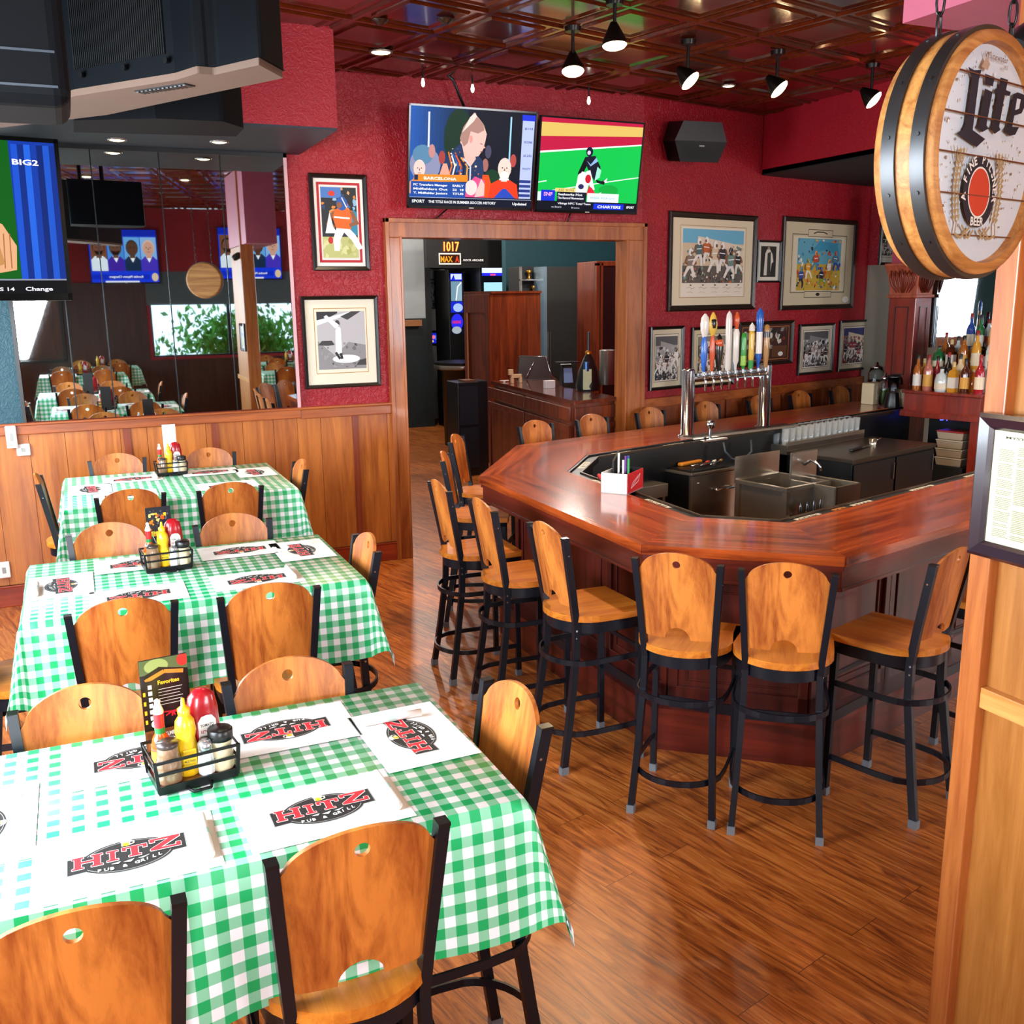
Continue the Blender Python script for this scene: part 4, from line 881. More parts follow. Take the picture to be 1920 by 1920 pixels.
Q = Pic(.12, .14, '#efe4c8'); Q.ell(.5, .6, .3, .25, '#d9a86a'); Q.ell(.5, .6, .18, .15, '#efe4c8'); Q.build('printed_emblem', PRINT, t, (0, -.072, .12))
jar(1657, 760, .055, .27, '#7fa43a', 'olive_jar', 'glass jar of green olives beside the dispenser at the far end of the bar')
jar(1640, 747, .08, .33, '#cfd6d2', 'water_jar', 'big domed glass jar behind the dispenser at the far end of the bar')
jar(1685, 752, .06, .26, '#7a3a22', 'cherry_jar', 'brown filled glass jar next to the black blender')
c = onz(1672, 764, BZ); t = thing('blender', 'black blender base with a clear jug at the far end of the bar', 'blender', (c.x, c.y, BZ), 0)
b = MB(); b.lathe([(.075, 0), (.078, .02), (.06, .13), (.055, .15)], 16); b.build('base', BLACK, t); b = MB(); b.lathe([(.045, .15), (.065, .30), (.063, .30), (.042, .155)], 14); b.build('jug', GLASS, t); b = MB(); b.lathe([(.066, .30), (.066, .32), (.02, .33)], 14); b.build('lid', BLACK, t)
c = onz(1689, 762, BZ); b = MB(); b.lathe([(.032, 0), (.04, .17), (.037, .17), (.03, .01)], 14); o = b.build('cream_pitcher', mat('cream plastic', '#d9d3b4', .4), None, loc=(c.x, c.y, BZ)); tag(o, 'cream plastic pitcher right of the black blender', 'pitcher')
# ---------------------------------------------------------------- back bar
BBM = wood('back bar red mahogany', '#5c1a12', '#95301c', 'Z', .3, .7, coat=.3)
O = Vector((7.40, 7.24, 0)); MB2 = Matrix.Translation(O) @ Matrix.Rotation(A, 4, 'Z')      # local x: away from the bar, -y: toward the camera
t = thing('back_bar_cabinet', 'red mahogany back bar cabinet with stepped bottle shelves and mirror', 'cabinet', (O.x, O.y, 0), A)
b = MB(); b.bb(-.02, 1.25, -.80, .0, 1.235, 1.262); b.build('counter_top', BBM, t, bevel=.006)
b = MB(); b.bb(.0, 1.25, -.78, -.02, 1.06, 1.235); b.bb(-.03, .05, -.80, .0, 1.01, 1.06); b.bb(-.015, .05, -.79, 0, 1.055, 1.07); b.build('fascia', BBM, t, bevel=.004)
b = MB(); b.bb(.0, .09, -.79, -.70, 0, 1.02); b.build('post', BBM, t, bevel=.004)
b = MB(); b.bb(.09, 1.25, -.78, -.76, 0, 1.02, 0); b.build('side_panel', BBM, t)
b = MB(); b.bb(.55, .58, -.76, 0, 0, 1.02); b.build('inner_panel', BLACKM, t)
b = MB(); b.bb(.42, 1.25, -.78, .0, 1.262, 1.43); b.bb(.40, 1.25, -.79, .0, 1.43, 1.447); b.build('shelf_step', BBM, t, bevel=.004)
b = MB(); b.bb(.78, 1.25, -.78, .0, 1.447, 1.60); b.bb(.76, 1.25, -.79, .0, 1.60, 1.617); b.build('shelf_step', BBM, t, bevel=.004)
b = MB(); b.bb(0, .02, 0, 1.15, 1.62, 3.3, M=Matrix.Translation((1.24, -.80, 0)) @ Matrix.Rotation(R(11.5), 4, 'Z')); b.build('mirror', MIRROR, t)
b = MB(); b.bb(1.06, 1.22, -.90, -.80, 1.0, 3.3); b.build('side_post', BBM, t, bevel=.004)
# carved column
CC = onp(1704, 600, (0, 7.86, 0), (0, 1, 0)); t = thing('carved_column', 'red mahogany square column with a carved leafy capital at the back bar', 'column', (CC.x, CC.y, 0), A)
b = MB(); b.bb(-.15, .15, -.15, .15, 0, 2.14); b.bb(-.17, .17, -.17, .17, 0, 1.25); b.build('shaft', BBM, t, bevel=.006)
b = MB(); QR = Matrix.Rotation(-PI/2, 4, 'Z')
for q_ in (Matrix(), QR): b.bb(-.075, -.067, -.157, -.148, 1.35, 2.05, M=q_); b.bb(.067, .075, -.157, -.148, 1.35, 2.05, M=q_); b.bb(-.075, .075, -.157, -.148, 2.04, 2.05, M=q_); b.bb(-.075, .075, -.157, -.148, 1.35, 1.36, M=q_)
b.build('moulding', mat('dark groove', '#2c0d08', .4), t)
CARV = wood('carved cherry wood', '#8a3a22', '#b8583a', 'Z', .4, 1.)
b = MB(); b.bb(-.17, .17, -.17, .17, 2.14, 2.17); b.lathe([(.215, 2.17), (.22, 2.25), (.24, 2.36), (.27, 2.44), (.28, 2.46)], 4, M=Matrix.Rotation(PI/4, 4, 'Z'), smooth=False); b.bb(-.2, .2, -.2, .2, 2.46, 2.49)
cp = b.build('capital', CARV, t, bevel=.004)
b = MB()
for q_ in (Matrix(), QR):
  for sgn in (-1, 1):
    for k in range(3):
        x0 = sgn*(.02+.045*k); b.tube([(x0*.6, -.155, 2.19), (x0*.9+sgn*.02, -.165, 2.27), (x0+sgn*.03, -.175, 2.34), (x0+sgn*.01, -.197, 2.41), (x0-sgn*.02, -.185, 2.37)], [.005, .013, .012, .009, .005], 6, M=q_)
  b.tube([(0, -.155, 2.19), (0, -.175, 2.35), (0, -.20, 2.43)], [.008, .014, .007], 6, M=q_); b.build('carved_leaves', mat('leaf carving', '#7a2c1a', .4), cp)
b = MB(); b.bb(-.15, .15, -.15, .15, 2.49, 3.345); b.build('upper_shaft', mat('rose painted wood', '#a3344a', .5), t)
# bottles on the stepped shelves
rd = random.Random(11); liqs = list(LIQ); sp = []
NAMEC = dict(amber='amber', clear='clear', green='green', brown='dark brown', red='red', black='black', gold='golden', blue='blue', cream='cream', rose='rose coloured')
rows = [(.10, 1.262, 6, 'front'), (.24, 1.262, 6, 'second'), (.50, 1.447, 6, 'third'), (.64, 1.447, 6, 'fourth'), (.83, 1.617, 5, 'fifth'), (.94, 1.617, 4, 'back')]
order = [['red', 'brown', 'gold', 'clear', 'rose', 'amber'], ['clear', 'amber', 'cream', 'black', 'red', 'gold'], ['black', 'clear', 'gold', 'amber', 'brown', 'green'], ['clear', 'rose', 'black', 'gold', 'clear', 'amber'], ['amber', 'clear', 'cream', 'green', 'blue', 'gold'], ['clear', 'red', 'black', 'clear', 'green', 'clear']]
lab = ['#e8dcc0', '#f3f1ec', '#d9a24a', None, '#e8e4dc', '#c33a2a']; caps = ['#8f1c20', '#181515', '#c9b07a', '#2c2c30']; shp = ['wine', 'round', 'square', 'jug', 'round', 'wine']
for ri, (x, z, n, rn) in enumerate(rows):
    for k in range(n):
        y = -.70+k*.125+rd.uniform(-.015, .015); p = MB2 @ Vector((x, y, z)); li = order[ri][k]; s_ = shp[(k+ri*2) % 6]
        pos = ['nearest the side post', 'second from the side post', 'third from the side post', 'third from the carved column', 'second from the carved column', 'nearest the carved column'][k]
        bottle(p.x, p.y, z+.0005, s_, li, caps[(k+ri) % 4], lab[(k*2+ri) % 6], '%s liquor bottle in the %s row, %s' % (NAMEC[li], rn, pos), 'liquor bottles on the back bar', k=rd.uniform(1., 1.22))
# plastic tubs under the back bar
for i in range(4):
    p = MB2 @ Vector((.12+.0*i, -.50, .56+.085*i)); t = thing('food_tub', 'clear plastic food tub with red rim lid, %s of the stack under the back bar' % ['lowest', 'second', 'third', 'topmost'][i], 'tub', p, A, 'food tubs under the back bar')
    b = MB(); b.box((0, 0, .035), (.17, .24, .07), taper=1.12); b.build('tub', mat('translucent tub', '#a89a86', .35), t, bevel=.008); b = MB(); b.box((0, 0, .076), (.2, .27, .012)); b.build('lid', mat('red lid', '#9b2a2a', .4) if i == 3 else mat('clear lid', '#bdb3a2', .3), t, bevel=.004)
p = MB2 @ Vector((.12, -.5, 0)); t = thing('low_shelf_stand', 'dark low stand under the food tubs', 'stand', p, A); b = MB(); b.bb(-.12, .12, -.16, .16, 0, .559); b.build('body', BLACKM, t)
p = onz(1712, 781, 1.0); Q = MB2 @ Vector((.545, -.2, .88)); T_ = text_mesh('BV', False); b = MB(); b.add([(x*.09, 0, y*.09) for x, y in T_[0]], T_[1]); b.add([(x*.09, .008, y*.09) for x, y in T_[0]], T_[1])
o = b.build('neon_letters', mat('blue glow', '#1020ff', .5, noise=0, emis=(.06, .1, 1, 1), es=3), None, loc=MB2 @ Vector((.5, -.14, .93))); o.rotation_euler = (0, 0, A-PI/2); tag(o, 'small glowing blue letters in the dark under the back bar', 'neon sign')
# taupe wall mirror
M = MB_ @ Matrix.Translation((-.0, -.22, 0)); 
o = onp(1652, 596, P1 + Vector((.0, -.4, 0)), DY); 
t = thing('oval_wall_mirror', 'small rounded black framed mirror on the taupe wall beside the column', 'mirror', (o.x, o.y-.33, o.z), A)
def rrect(w, h, r, n=6):
    P = []
    for cx, cy, a in ((w/2-r, h/2-r, 0), (-w/2+r, h/2-r, 90), (-w/2+r, -h/2+r, 180), (w/2-r, -h/2+r, 270)): P += arc(cx, cy, r, a, a+90, n)
    return P
ov = rrect(.13, .36, .05); b = MB(); b.prism(ov, 0, .012, M=Matrix.Rotation(PI/2, 4, 'X')); b.build('glass', MIRROR, t)
b = MB(); b.tube([(x, -.01, y) for x, y in rrect(.14, .37, .055)], .012, 6, closed=True); b.build('frame', BLACK, t)
# ---------------------------------------------------------------- framed pictures
FRB = mat('black picture frame', '#14110f', .3); FRD = wood('dark walnut frame', '#15100d', '#2f2118', 'X', .3)
def framed(x0, z0, x1, z1, fw, pic, label, M=None, fm=None, glass=False, name='framed_picture', group=None, tilt=0.):
    """corners in wall coordinates (x along wall, z up); pic(w,h) -> Pic"""
    w, h = x1-x0, z1-z0; Mx = (M or Matrix.Translation((0, YW, 0))) @ Matrix.Translation(((x0+x1)/2, -.004, (z0+z1)/2)) @ Matrix.Rotation(tilt, 4, 'Y')
    t = thing(name, label, 'picture', M=Mx, group=group); b = MB()
    pr = [(0, 0), (0, -.022), (.25, -.032), (.8, -.022), (1, -.012), (1, 0)]
    vs = []; fs = []; n = len(pr)
    for sx, sz in ((-1, -1), (1, -1), (1, 1), (-1, 1)):
        for a, y in pr: vs.append((sx*(w/2-a*fw), y, sz*(h/2-a*fw)))
    for c in range(4):
        d = (c+1) % 4
        for k in range(n): k2 = (k+1) % n; fs.append((c*n+k, d*n+k, d*n+k2, c*n+k2))
    b.add(vs, fs); b.build('frame', fm or FRB, t)
    p = pic(w-2*fw+.004, h-2*fw+.004); p.build('print', PRINT, t, (0, -.008, 0)); return t
def pic_runner(w, h):
    p = Pic(w, h, '#ece6e0'); p.frame(.06, .045, .94, .955, .02, '#b3202a'); p.rect(.12, .09, .88, .91, '#dcd9d4'); p.rect(.14, .10, .86, .90, '#c8c7a8')
    p.rect(.14, .34, .86, .90, '#22252b'); p.blobs(26, (.14, .55, .86, .9), ['#3f6aa8', '#c9a06a', '#e08a3a', '#28406e', '#8fb8d8', '#d8c8a8'], (.012, .03), 5)
    p.rect(.14, .78, .55, .90, '#4a78c0'); p.ell(.36, .83, .07, .03, '#cf3a2a'); p.rect(.14, .10, .86, .34, '#b9bd7a'); p.blobs(18, (.14, .1, .86, .34), ['#c9cc8a', '#a9ad60', '#d4d49a'], (.01, .03), 6)
    p.poly([(.70, .36), (.86, .36), (.86, .62), (.78, .66)], '#2f86a8')
    footballer(p, .58, .18, .62, '#e0661f', '#f3f3f3', '#2456a8', flip=-1); p.ell(.3, .3, .05, .04, '#c0302a'); p.poly([(.2, .38), (.3, .62), (.36, .46), (.44, .38)], '#e8ecef'); return p
def pic_bw(w, h):
    p = Pic(w, h, '#e9dfc8'); p.frame(.12, .13, .88, .9, .006, '#b88a4a'); p.rect(.16, .18, .85, .86, '#b9b6b8')
    p.poly([(.16, .86), (.16, .72), (.46, .84), (.46, .86)], '#2a2a2c'); p.poly([(.16, .70), (.75, .86), (.66, .86), (.16, .76)], '#ececec'); p.poly([(.5, .80), (.66, .86), (.80, .86), (.6, .76)], '#3a3a3c')
    p.poly([(.16, .18), (.85, .18), (.85, .46), (.6, .50), (.4, .34), (.16, .52)], '#8d8a8c'); p.blobs(40, (.2, .2, .84, .5), ['#6d6a6c', '#a5a2a4', '#4a484a', '#989698'], (.006, .02), 9)
    p.poly([(.16, .47), (.22, .52), (.36, .52), (.40, .47), (.3, .46)], '#3a393b'); p.poly([(.41, .36), (.50, .36), (.50, .66), (.46, .70), (.42, .64)], '#f6f5f2'); p.ell(.45, .72, .035, .04, '#3a3436'); p.poly([(.42, .66), (.26, .80), (.3, .82), (.48, .70)], '#f2f0ee')
    p.ell(.56, .30, .2, .05, '#f3f1ee'); p.line([(.41, .38), (.47, .30)], .02, '#1c1b1d'); p.line([(.48, .37), (.50, .30)], .02, '#1c1b1d'); p.poly([(.7, .22), (.85, .22), (.85, .3), (.75, .28)], '#3c3a3c'); return p
def crowd(w, h, sky, mid, low, pal, seed, mat_='#e2d3b4', inner='#a8824a', caption=True, bw=False):
    p = Pic(w, h, mat_); p.frame(.09, .09, .91, .92, .005, inner); b0 = .26 if caption else .12
    p.rect(.11, .10, .89, .90, '#eee4d2'); p.rect(.12, b0, .88, .88, mid); p.rect(.12, .72, .88, .88, sky); p.rect(.12, b0, .88, b0+.2, low)
    p.poly([(.3, .80), (.88, .70), (.88, .55), (.3, .6)], '#e8d8c0' if not bw else mid)
    p.blobs(110, (.12, b0, .88, .70), pal, (.008, .028), seed); rd = random.Random(seed)
    for i in range(7):
        x = .18+.1*i; footballer(p, x+.03, b0+.02+rd.random()*.22, .26+rd.random()*.12, rd.choice(pal), rd.choice(['#efe9e0', pal[1]]), rd.choice(['#f2efe8', '#20201f', pal[0]]), flip=rd.choice((-1, 1)))
    p.blobs(40, (.12, b0, .88, b0+.14), pal, (.006, .018), seed+1)
    if caption:
        for i in range(5):
            x = .17+.15*i; p.line([(x, .2), (x+.04, .215), (x+.06, .19), (x+.1, .21)], .002, '#8a7c68'); p.line([(x, .15), (x+.05, .16), (x+.08, .145)], .0018, '#a0937c'); p.ell(x+.05, .235, .008, .008, '#2a2622', 8)
    return p
BWP = ['#1c1c1e', '#e6e4e0', '#6a686a', '#b5b2b0', '#38373a', '#d0cecb']
AP = ['#1d1c22', '#efe8da', '#c9622a', '#4b6a70', '#8a7a6a', '#2e2a2e', '#dfc9a8', '#6f8f86']
BP = ['#2a4a9c', '#e0a42a', '#c2452a', '#1e2436', '#e8e2d0', '#3f86a8', '#8a9a3a', '#d8862a']
framed(1.79, 2.42, 2.25, 3.155, .035, pic_runner, 'upper framed colour picture of a running player with red inner border, left of the doorway')
framed(1.675, 1.495, 2.30, 2.225, .03, pic_bw, 'lower framed black and white baseball photograph in cream mat, left of the doorway')
def wl_(px, py):                       # point on the turned wall -> (x along, z)
    p = onp(px, py, K0, DY); q = MR.inverted() @ p; return q.x, q.z
def fr(a, c, fw, pic, label, fm=None, group=None, name='framed_picture', tilt=0):
    x0, z1 = wl_(*a); x1, z0 = wl_(*c); return framed(x0, z0, x1, z1, fw, pic, label, MR, fm, group=group, name=name, tilt=tilt)
fr((1253, 395), (1411, 580), .055, lambda w, h: crowd(w, h, '#6fb6d4', '#d9c3a2', '#5f564e', AP, 21), 'big cream matted football painting, left one of the two large pictures', FRD)
def pic_sugar(w, h):
    p = Pic(w, h, '#cbbf9f'); p.frame(.1, .15, .9, .86, .008, '#3a342a'); p.rect(.32, .84, .68, .92, '#cbbf9f'); p.frame(.32, .83, .68, .92, .006, '#3a342a'); p.rect(.3, .09, .7, .17, '#cbbf9f'); p.frame(.3, .09, .7, .17, .006, '#3a342a')
    p.line([(.4, .87), (.45, .89), (.55, .89), (.6, .87)], .012, '#3a342a'); p.ell(.5, .13, .03, .02, '#1d1b18'); p.rect(.12, .17, .88, .83, '#d9cfb4'); p.rect(.18, .18, .82, .81, '#5fa5bc'); p.rect(.18, .18, .82, .5, '#c3a23a')
    p.blobs(90, (.18, .18, .82, .8), BP, (.008, .03), 31); p.poly([(.35, .62), (.5, .78), (.75, .76), (.8, .6), (.6, .68)], '#3c93b4')
    for i in range(6): footballer(p, .24+.1*i, .22+.1*(i % 3), .25, BP[i % 8], BP[(i+3) % 8], BP[(i+5) % 8], flip=(-1)**i)
    p.blobs(30, (.18, .18, .82, .3), BP, (.006, .02), 33); p.ell(.92, .06, .05, .04, '#f2efe6'); return p
fr((1467, 405), (1595, 578), .05, pic_sugar, 'big picture of athletes on blue and gold, right one of the two large pictures', FRD)
def pic_tux(w, h):
    p = Pic(w, h, '#ddd8c8'); p.rect(.14, .1, .86, .9, '#1a1714'); p.poly([(.3, .14), (.34, .7), (.42, .82), (.56, .82), (.68, .7), (.74, .5), (.66, .45), (.6, .14)], '#d8d3c4'); p.poly([(.44, .14), (.45, .72), (.6, .76), (.62, .14)], '#2c332c'); p.ell(.5, .85, .06, .035, '#a08a6a'); return p
fr((1418, 450), (1459, 530), .022, pic_tux, 'small narrow framed photo of a standing figure between the two large pictures')
fr((1217, 613), (1277, 727), .03, lambda w, h: crowd(w, h, '#5a585a', '#a9a6a4', '#4a484a', BWP, 41, '#dccfb0', '#555', False, True), 'black and white framed photo in the lower row, nearest the doorway', group='lower row of framed photos')
fr((1295, 614), (1372, 720), .03, lambda w, h: crowd(w, h, '#8a8478', '#5c5448', '#2c2620', ['#1d1a18', '#d9cdb4', '#b08a5a', '#7a2a22', '#e8e0d0'], 42, '#d9c8a0', '#555', False), 'framed picture behind the left tap handles in the lower row', group='lower row of framed photos')
def pic_shadow(w, h):
    p = Pic(w, h, '#3a120c'); p.frame(.04, .06, .96, .94, .006, '#c9762a'); p.blobs(40, (.08, .1, .92, .9), ['#14100e', '#5a4028', '#d8d0c0', '#7a2418', '#241a14', '#8a8684'], (.02, .05), 51); p.rect(.62, .12, .92, .42, '#5c3414'); p.ell(.8, .2, .05, .06, '#e8e6e0'); return p
fr((1383, 604), (1482, 681), .035, pic_shadow, 'dark shadow box frame of memorabilia behind the blue tap handle', FRD)
fr((1497, 608), (1557, 698), .028, lambda w, h: crowd(w, h, '#5a585c', '#8a888a', '#555356', BWP, 43, '#cfc5ad', '#555', False, True), 'black and white crowd photo in the lower row, second from the taupe wall', group='lower row of framed photos')
fr((1573, 601), (1622, 692), .028, lambda w, h: crowd(w, h, '#3a3f7a', '#8f6a6a', '#4a4644', ['#1f2140', '#e6e2e0', '#a83a4a', '#3a3a3c', '#9c9a98'], 44, '#cfc5ad', '#555', False), 'colour and grey photo in the lower row nearest the taupe wall', group='lower row of framed photos')
Ma = MB_ @ Matrix.Translation((0, -.42, 0)); p = MB_.inverted() @ onp(1664, 438, P1 - DY*.42, DY)
framed(p.x-.16, p.z-.33, p.x+.19, p.z+.33, .03, lambda w, h: crowd(w, h, '#777', '#999', '#444', BWP, 45, '#e4e0d6', '#555', False, True), 'black framed photo on the red alcove wall, half hidden by the barrel', Ma)
# ---------------------------------------------------------------- televisions
def tv(name, label, w, h, M, pic, bez=.014, depth=.045, arm=None, group=None, strength=None):
    t = thing(name, label, 'television', M=M, group=group)
    b = MB(); b.bb(-w/2, w/2, 0, depth*.5, -h/2, h/2); b.bb(-w*.3, w*.3, depth*.5, depth*1.6, -h*.35, h*.25); b.build('housing', BLACK, t, bevel=.004)
    b = MB(); b.bb(-w/2, w/2, -.006, 0, h/2-bez, h/2); b.bb(-w/2, w/2, -.006, 0, -h/2, -h/2+bez*1.6); b.bb(-w/2, -w/2+bez, -.006, 0, -h/2, h/2); b.bb(w/2-bez, w/2, -.006, 0, -h/2, h/2); b.box((0, -.0065, -h/2+bez*.8), (.04, .002, .006), 1); b.build('bezel', [mat('glossy black bezel', '#050506', .15), WHITE], t)
    p = pic(w-2*bez, h-2.6*bez); p.build('screen', SCREEN, t, (0, -.002, bez*.3))
    if arm: b = MB(); arm(b); b.build('wall_mount', BLKM_, t)
    return t
BLKM_ = mat('black bracket', '#0c0d0f', .4, .4)
def scr_interview(w, h):
    p = Pic(w, h, '#0b1020'); n = 14
    for i in range(n): p.rect(i/n*.45, .08, (i+1)/n*.45, 1, (.03+.10*(1-i/n), .12+.22*(1-i/n), .22+.45*(1-i/n)))
    p.ell(.38, .7, .12, .3, '#12301f'); p.ell(.12, .42, .12, .18, '#8d8fb0'); p.ell(.1, .52, .08, .10, '#5a86a8'); p.rect(.135, .60, .15, .95, '#d8dcee'); p.rect(.79, .45, .803, .95, '#9fd4ee')
    for x, y, c in ((.17, .56, '#c88a84'), (.25, .5, '#a8403a'), (.62, .58, '#4a4660'), (.6, .44, '#a86a62'), (.83, .5, '#b84a44')): p.ell(x, y, .026, .07, c, 12)
    p.ell(.66, .3, .07, .1, '#123a24')
    p.poly([(.20, .26), (.27, .44), (.30, .54), (.40, .66), (.50, .60), (.58, .48), (.60, .26)], '#24365c')
    for i in range(7): p.line([(.30+.02*i, .56-.01*i), (.33+.025*i, .42), (.30+.03*i, .27)], .012, ['#e8762a', '#f0ece8', '#2a5aa8', '#e05a20', '#14182c', '#e8a24a', '#c9d4e8'][i])
    p.blobs(60, (.31, .28, .55, .6), ['#e8762a', '#1a2440', '#f0d8b8', '#3a6ab0', '#c84a20'], (.004, .012), 3)
    p.poly([(.22, .27), (.26, .44), (.29, .44), (.33, .27)], '#e6a48e'); p.poly([(.40, .66), (.43, .50), (.48, .42), (.52, .50), (.50, .62)], '#f4bcae')
    p.poly([(.39, .66), (.40, .78), (.44, .86), (.50, .96), (.52, .93), (.57, .86), (.60, .76), (.59, .68), (.575, .60), (.54, .53), (.48, .52), (.44, .58)], '#f6c0b4')
    p.poly([(.385, .70), (.41, .82), (.49, .97), (.515, .93), (.57, .86), (.58, .80), (.53, .76), (.47, .78), (.45, .66), (.42, .62)], '#b08478'); p.poly([(.40, .76), (.46, .92), (.50, .97), (.515, .93), (.49, .88)], '#efd9cf')
    p.ell(.475, .70, .014, .04, '#e89a90', 10); p.line([(.55, .66), (.57, .655)], .005, '#5a2a2a'); p.line([(.55, .575), (.575, .585)], .005, '#a84a48'); p.poly([(.575, .65), (.595, .62), (.575, .61)], '#f2b0a4')
    p.poly([(.57, .10), (.58, .34), (.63, .34), (.66, .22), (.66, .1)], '#e8501c')
    for x, k, sh, sk in ((.075, .36, '#e0a48a', '#f6cfc4'), (.76, .44, '#ef3c1c', '#f8d4c8')): bust(p, x, .10 if x > .5 else .12, k, sk, sh, sk, collar=sh)
    p.ell(.76, .34, .04, .045, '#f8e8e4'); p.rect(.72, .29, .80, .31, '#f8e8e4'); p.poly([(.68, .10), (.75, .20), (.78, .20), (.86, .10)], '#2a4ab8')
    p.poly([(.44, .10), (.46, .24), (.52, .32), (.60, .28), (.60, .1)], '#e8508a'); p.ell(.49, .2, .05, .08, '#f6d8d4'); p.poly([(.52, .1), (.60, .12), (.60, .24), (.57, .3)], '#f2c4bc')
    p.rect(.89, .10, .99, .97, '#b9c4ec'); p.rect(.885, .92, .995, .98, '#1c34d8')
    for i, s_ in enumerate(['$112', 'SCORE', '$1,232', 'FOOTY']): p.text(s_, .91, .83-.14*i, .016, '#3a4a9a', width=.07*w, bold=True)
    for i in range(4): p.rect(.89, .12+.05*i, .985, .15+.05*i, '#2c3c86')
    p.poly([(.02, .24), (.46, .26), (.46, .33), (.04, .32)], '#f08a22'); p.rect(.035, .262, .065, .315, '#1a2a4a'); p.text('BARCELONA', .11, .27, .022, '#ffffff', width=.26*w, bold=True)
    p.rect(.01, .085, .445, .25, '#1c4aa0')
    for i, (s_, v_) in enumerate([('FC Transfers Manager', 'EARLY'), ('Midfielders Out', '22  18'), ('Y. Midfielder Juniors', 'TITLES')]): p.text(s_, .03, .205-.042*i, .016, '#ffffff', width=.27*w, bold=True); p.text(v_, .34, .205-.042*i, .016, '#ffffff', width=.09*w, bold=True)
    p.rect(0, 0, 1, .085, '#0b1226'); p.rect(0, .083, 1, .088, '#aab4d8'); p.text('SPORT', .02, .03, .022, '#ffffff', width=.1*w, bold=True); p.text('THE TITLE RACE IN SUMMER SOCCER HISTORY', .15, .03, .02, '#f2f2f8', width=.55*w, bold=True); p.text('Updated', .84, .03, .02, '#fff', width=.12*w, bold=True); return p
def scr_football(w, h):
    p = Pic(w, h, '#07c24c'); p.poly([(0, 1), (1, 1), (1, .76), (0, .62)], '#c01640'); p.poly([(0, .95), (1, .965), (1, .86), (0, .80)], '#e0bc62'); p.poly([(0, .62), (1, .76), (1, .775), (0, .64)], '#f4f8f4')
    p.line([(.0, .30), (.08, .32)], .008, '#eafaf0'); p.line([(.02, .19), (.3, .25), (.66, .33), (1, .40)], .008, '#eafaf0'); p.ell(.7, .24, .1, .06, '#0aa83c')
    p.poly([(.44, .60), (.54, .62), (.60, .50), (.60, .42), (.55, .34), (.50, .42), (.46, .50)], '#16142a'); p.poly([(.44, .60), (.38, .42), (.39, .36), (.42, .38), (.46, .50)], '#0c0a14'); p.poly([(.46, .56), (.50, .52), (.55, .60), (.57, .56), (.5, .5)], '#8fb4e0')
    p.ell(.48, .66, .035, .055, '#141430', 12); p.ell(.475, .65, .018, .025, '#d8c8e0', 8); p.poly([(.55, .36), (.62, .34), (.66, .36), (.65, .30), (.58, .32)], '#0c0a18'); p.poly([(.64, .34), (.68, .38), (.67, .33)], '#f0d8e8'); p.poly([(.57, .50), (.61, .46), (.60, .38), (.55, .34)], '#9ff0d0')
    p.poly([(.36, .20), (.38, .36), (.42, .44), (.46, .43), (.5, .34), (.48, .2)], '#f4ecf2'); p.poly([(.46, .44), (.50, .46), (.56, .24), (.52, .24)], '#eef0fa'); p.ell(.485, .36, .03, .05, '#c8182a', 10); p.poly([(.50, .28), (.53, .26), (.58, .18), (.48, .18)], '#e02038'); p.ell(.42, .27, .03, .03, '#2a2a5a', 8); p.ell(.41, .37, .03, .05, '#f6f4f8', 10); p.poly([(.58, .18), (.63, .22), (.61, .17)], '#e8f4ea')
    p.rect(0, 0, 1, .10, '#0c0e1c'); p.rect(0, .10, .17, .2, '#d8ecf6'); p.rect(.035, .1, .17, .22, '#1430d0'); p.text('SNF', .06, .155, .03, '#f6a8e0', width=.085*w, bold=True); p.rect(.17, .205, .37, .245, '#e6cf7a'); p.text('AXE  BOWL', .2, .21, .02, '#7a5a2a', width=.16*w)
    p.rect(.19, .10, .48, .205, '#12142a'); p.text('Seahawks Hot', .20, .165, .018, '#f2f2f8', width=.24*w, bold=True); p.text('The Record Momentum', .195, .125, .018, '#e8e8f4', width=.26*w, bold=True); p.rect(.49, .10, .81, .20, '#eef4f4'); p.text('WEEK FOX Live', .52, .135, .02, '#38a8b8', width=.25*w)
    p.rect(.56, .02, .87, .085, '#1230d8'); p.text('CHARTERS', .6, .035, .022, '#ffffff', width=.24*w, bold=True); p.text('SPORT', .9, .04, .018, '#fff', width=.08*w, bold=True); p.text('Vikings NFC Total Team', .2, .065, .016, '#e8e8ee', width=.33*w, bold=True); p.text('vs Bears', .14, .025, .015, '#d8d8e4', width=.1*w); p.text('Browns', .34, .02, .014, '#d8d8e4', width=.08*w); return p
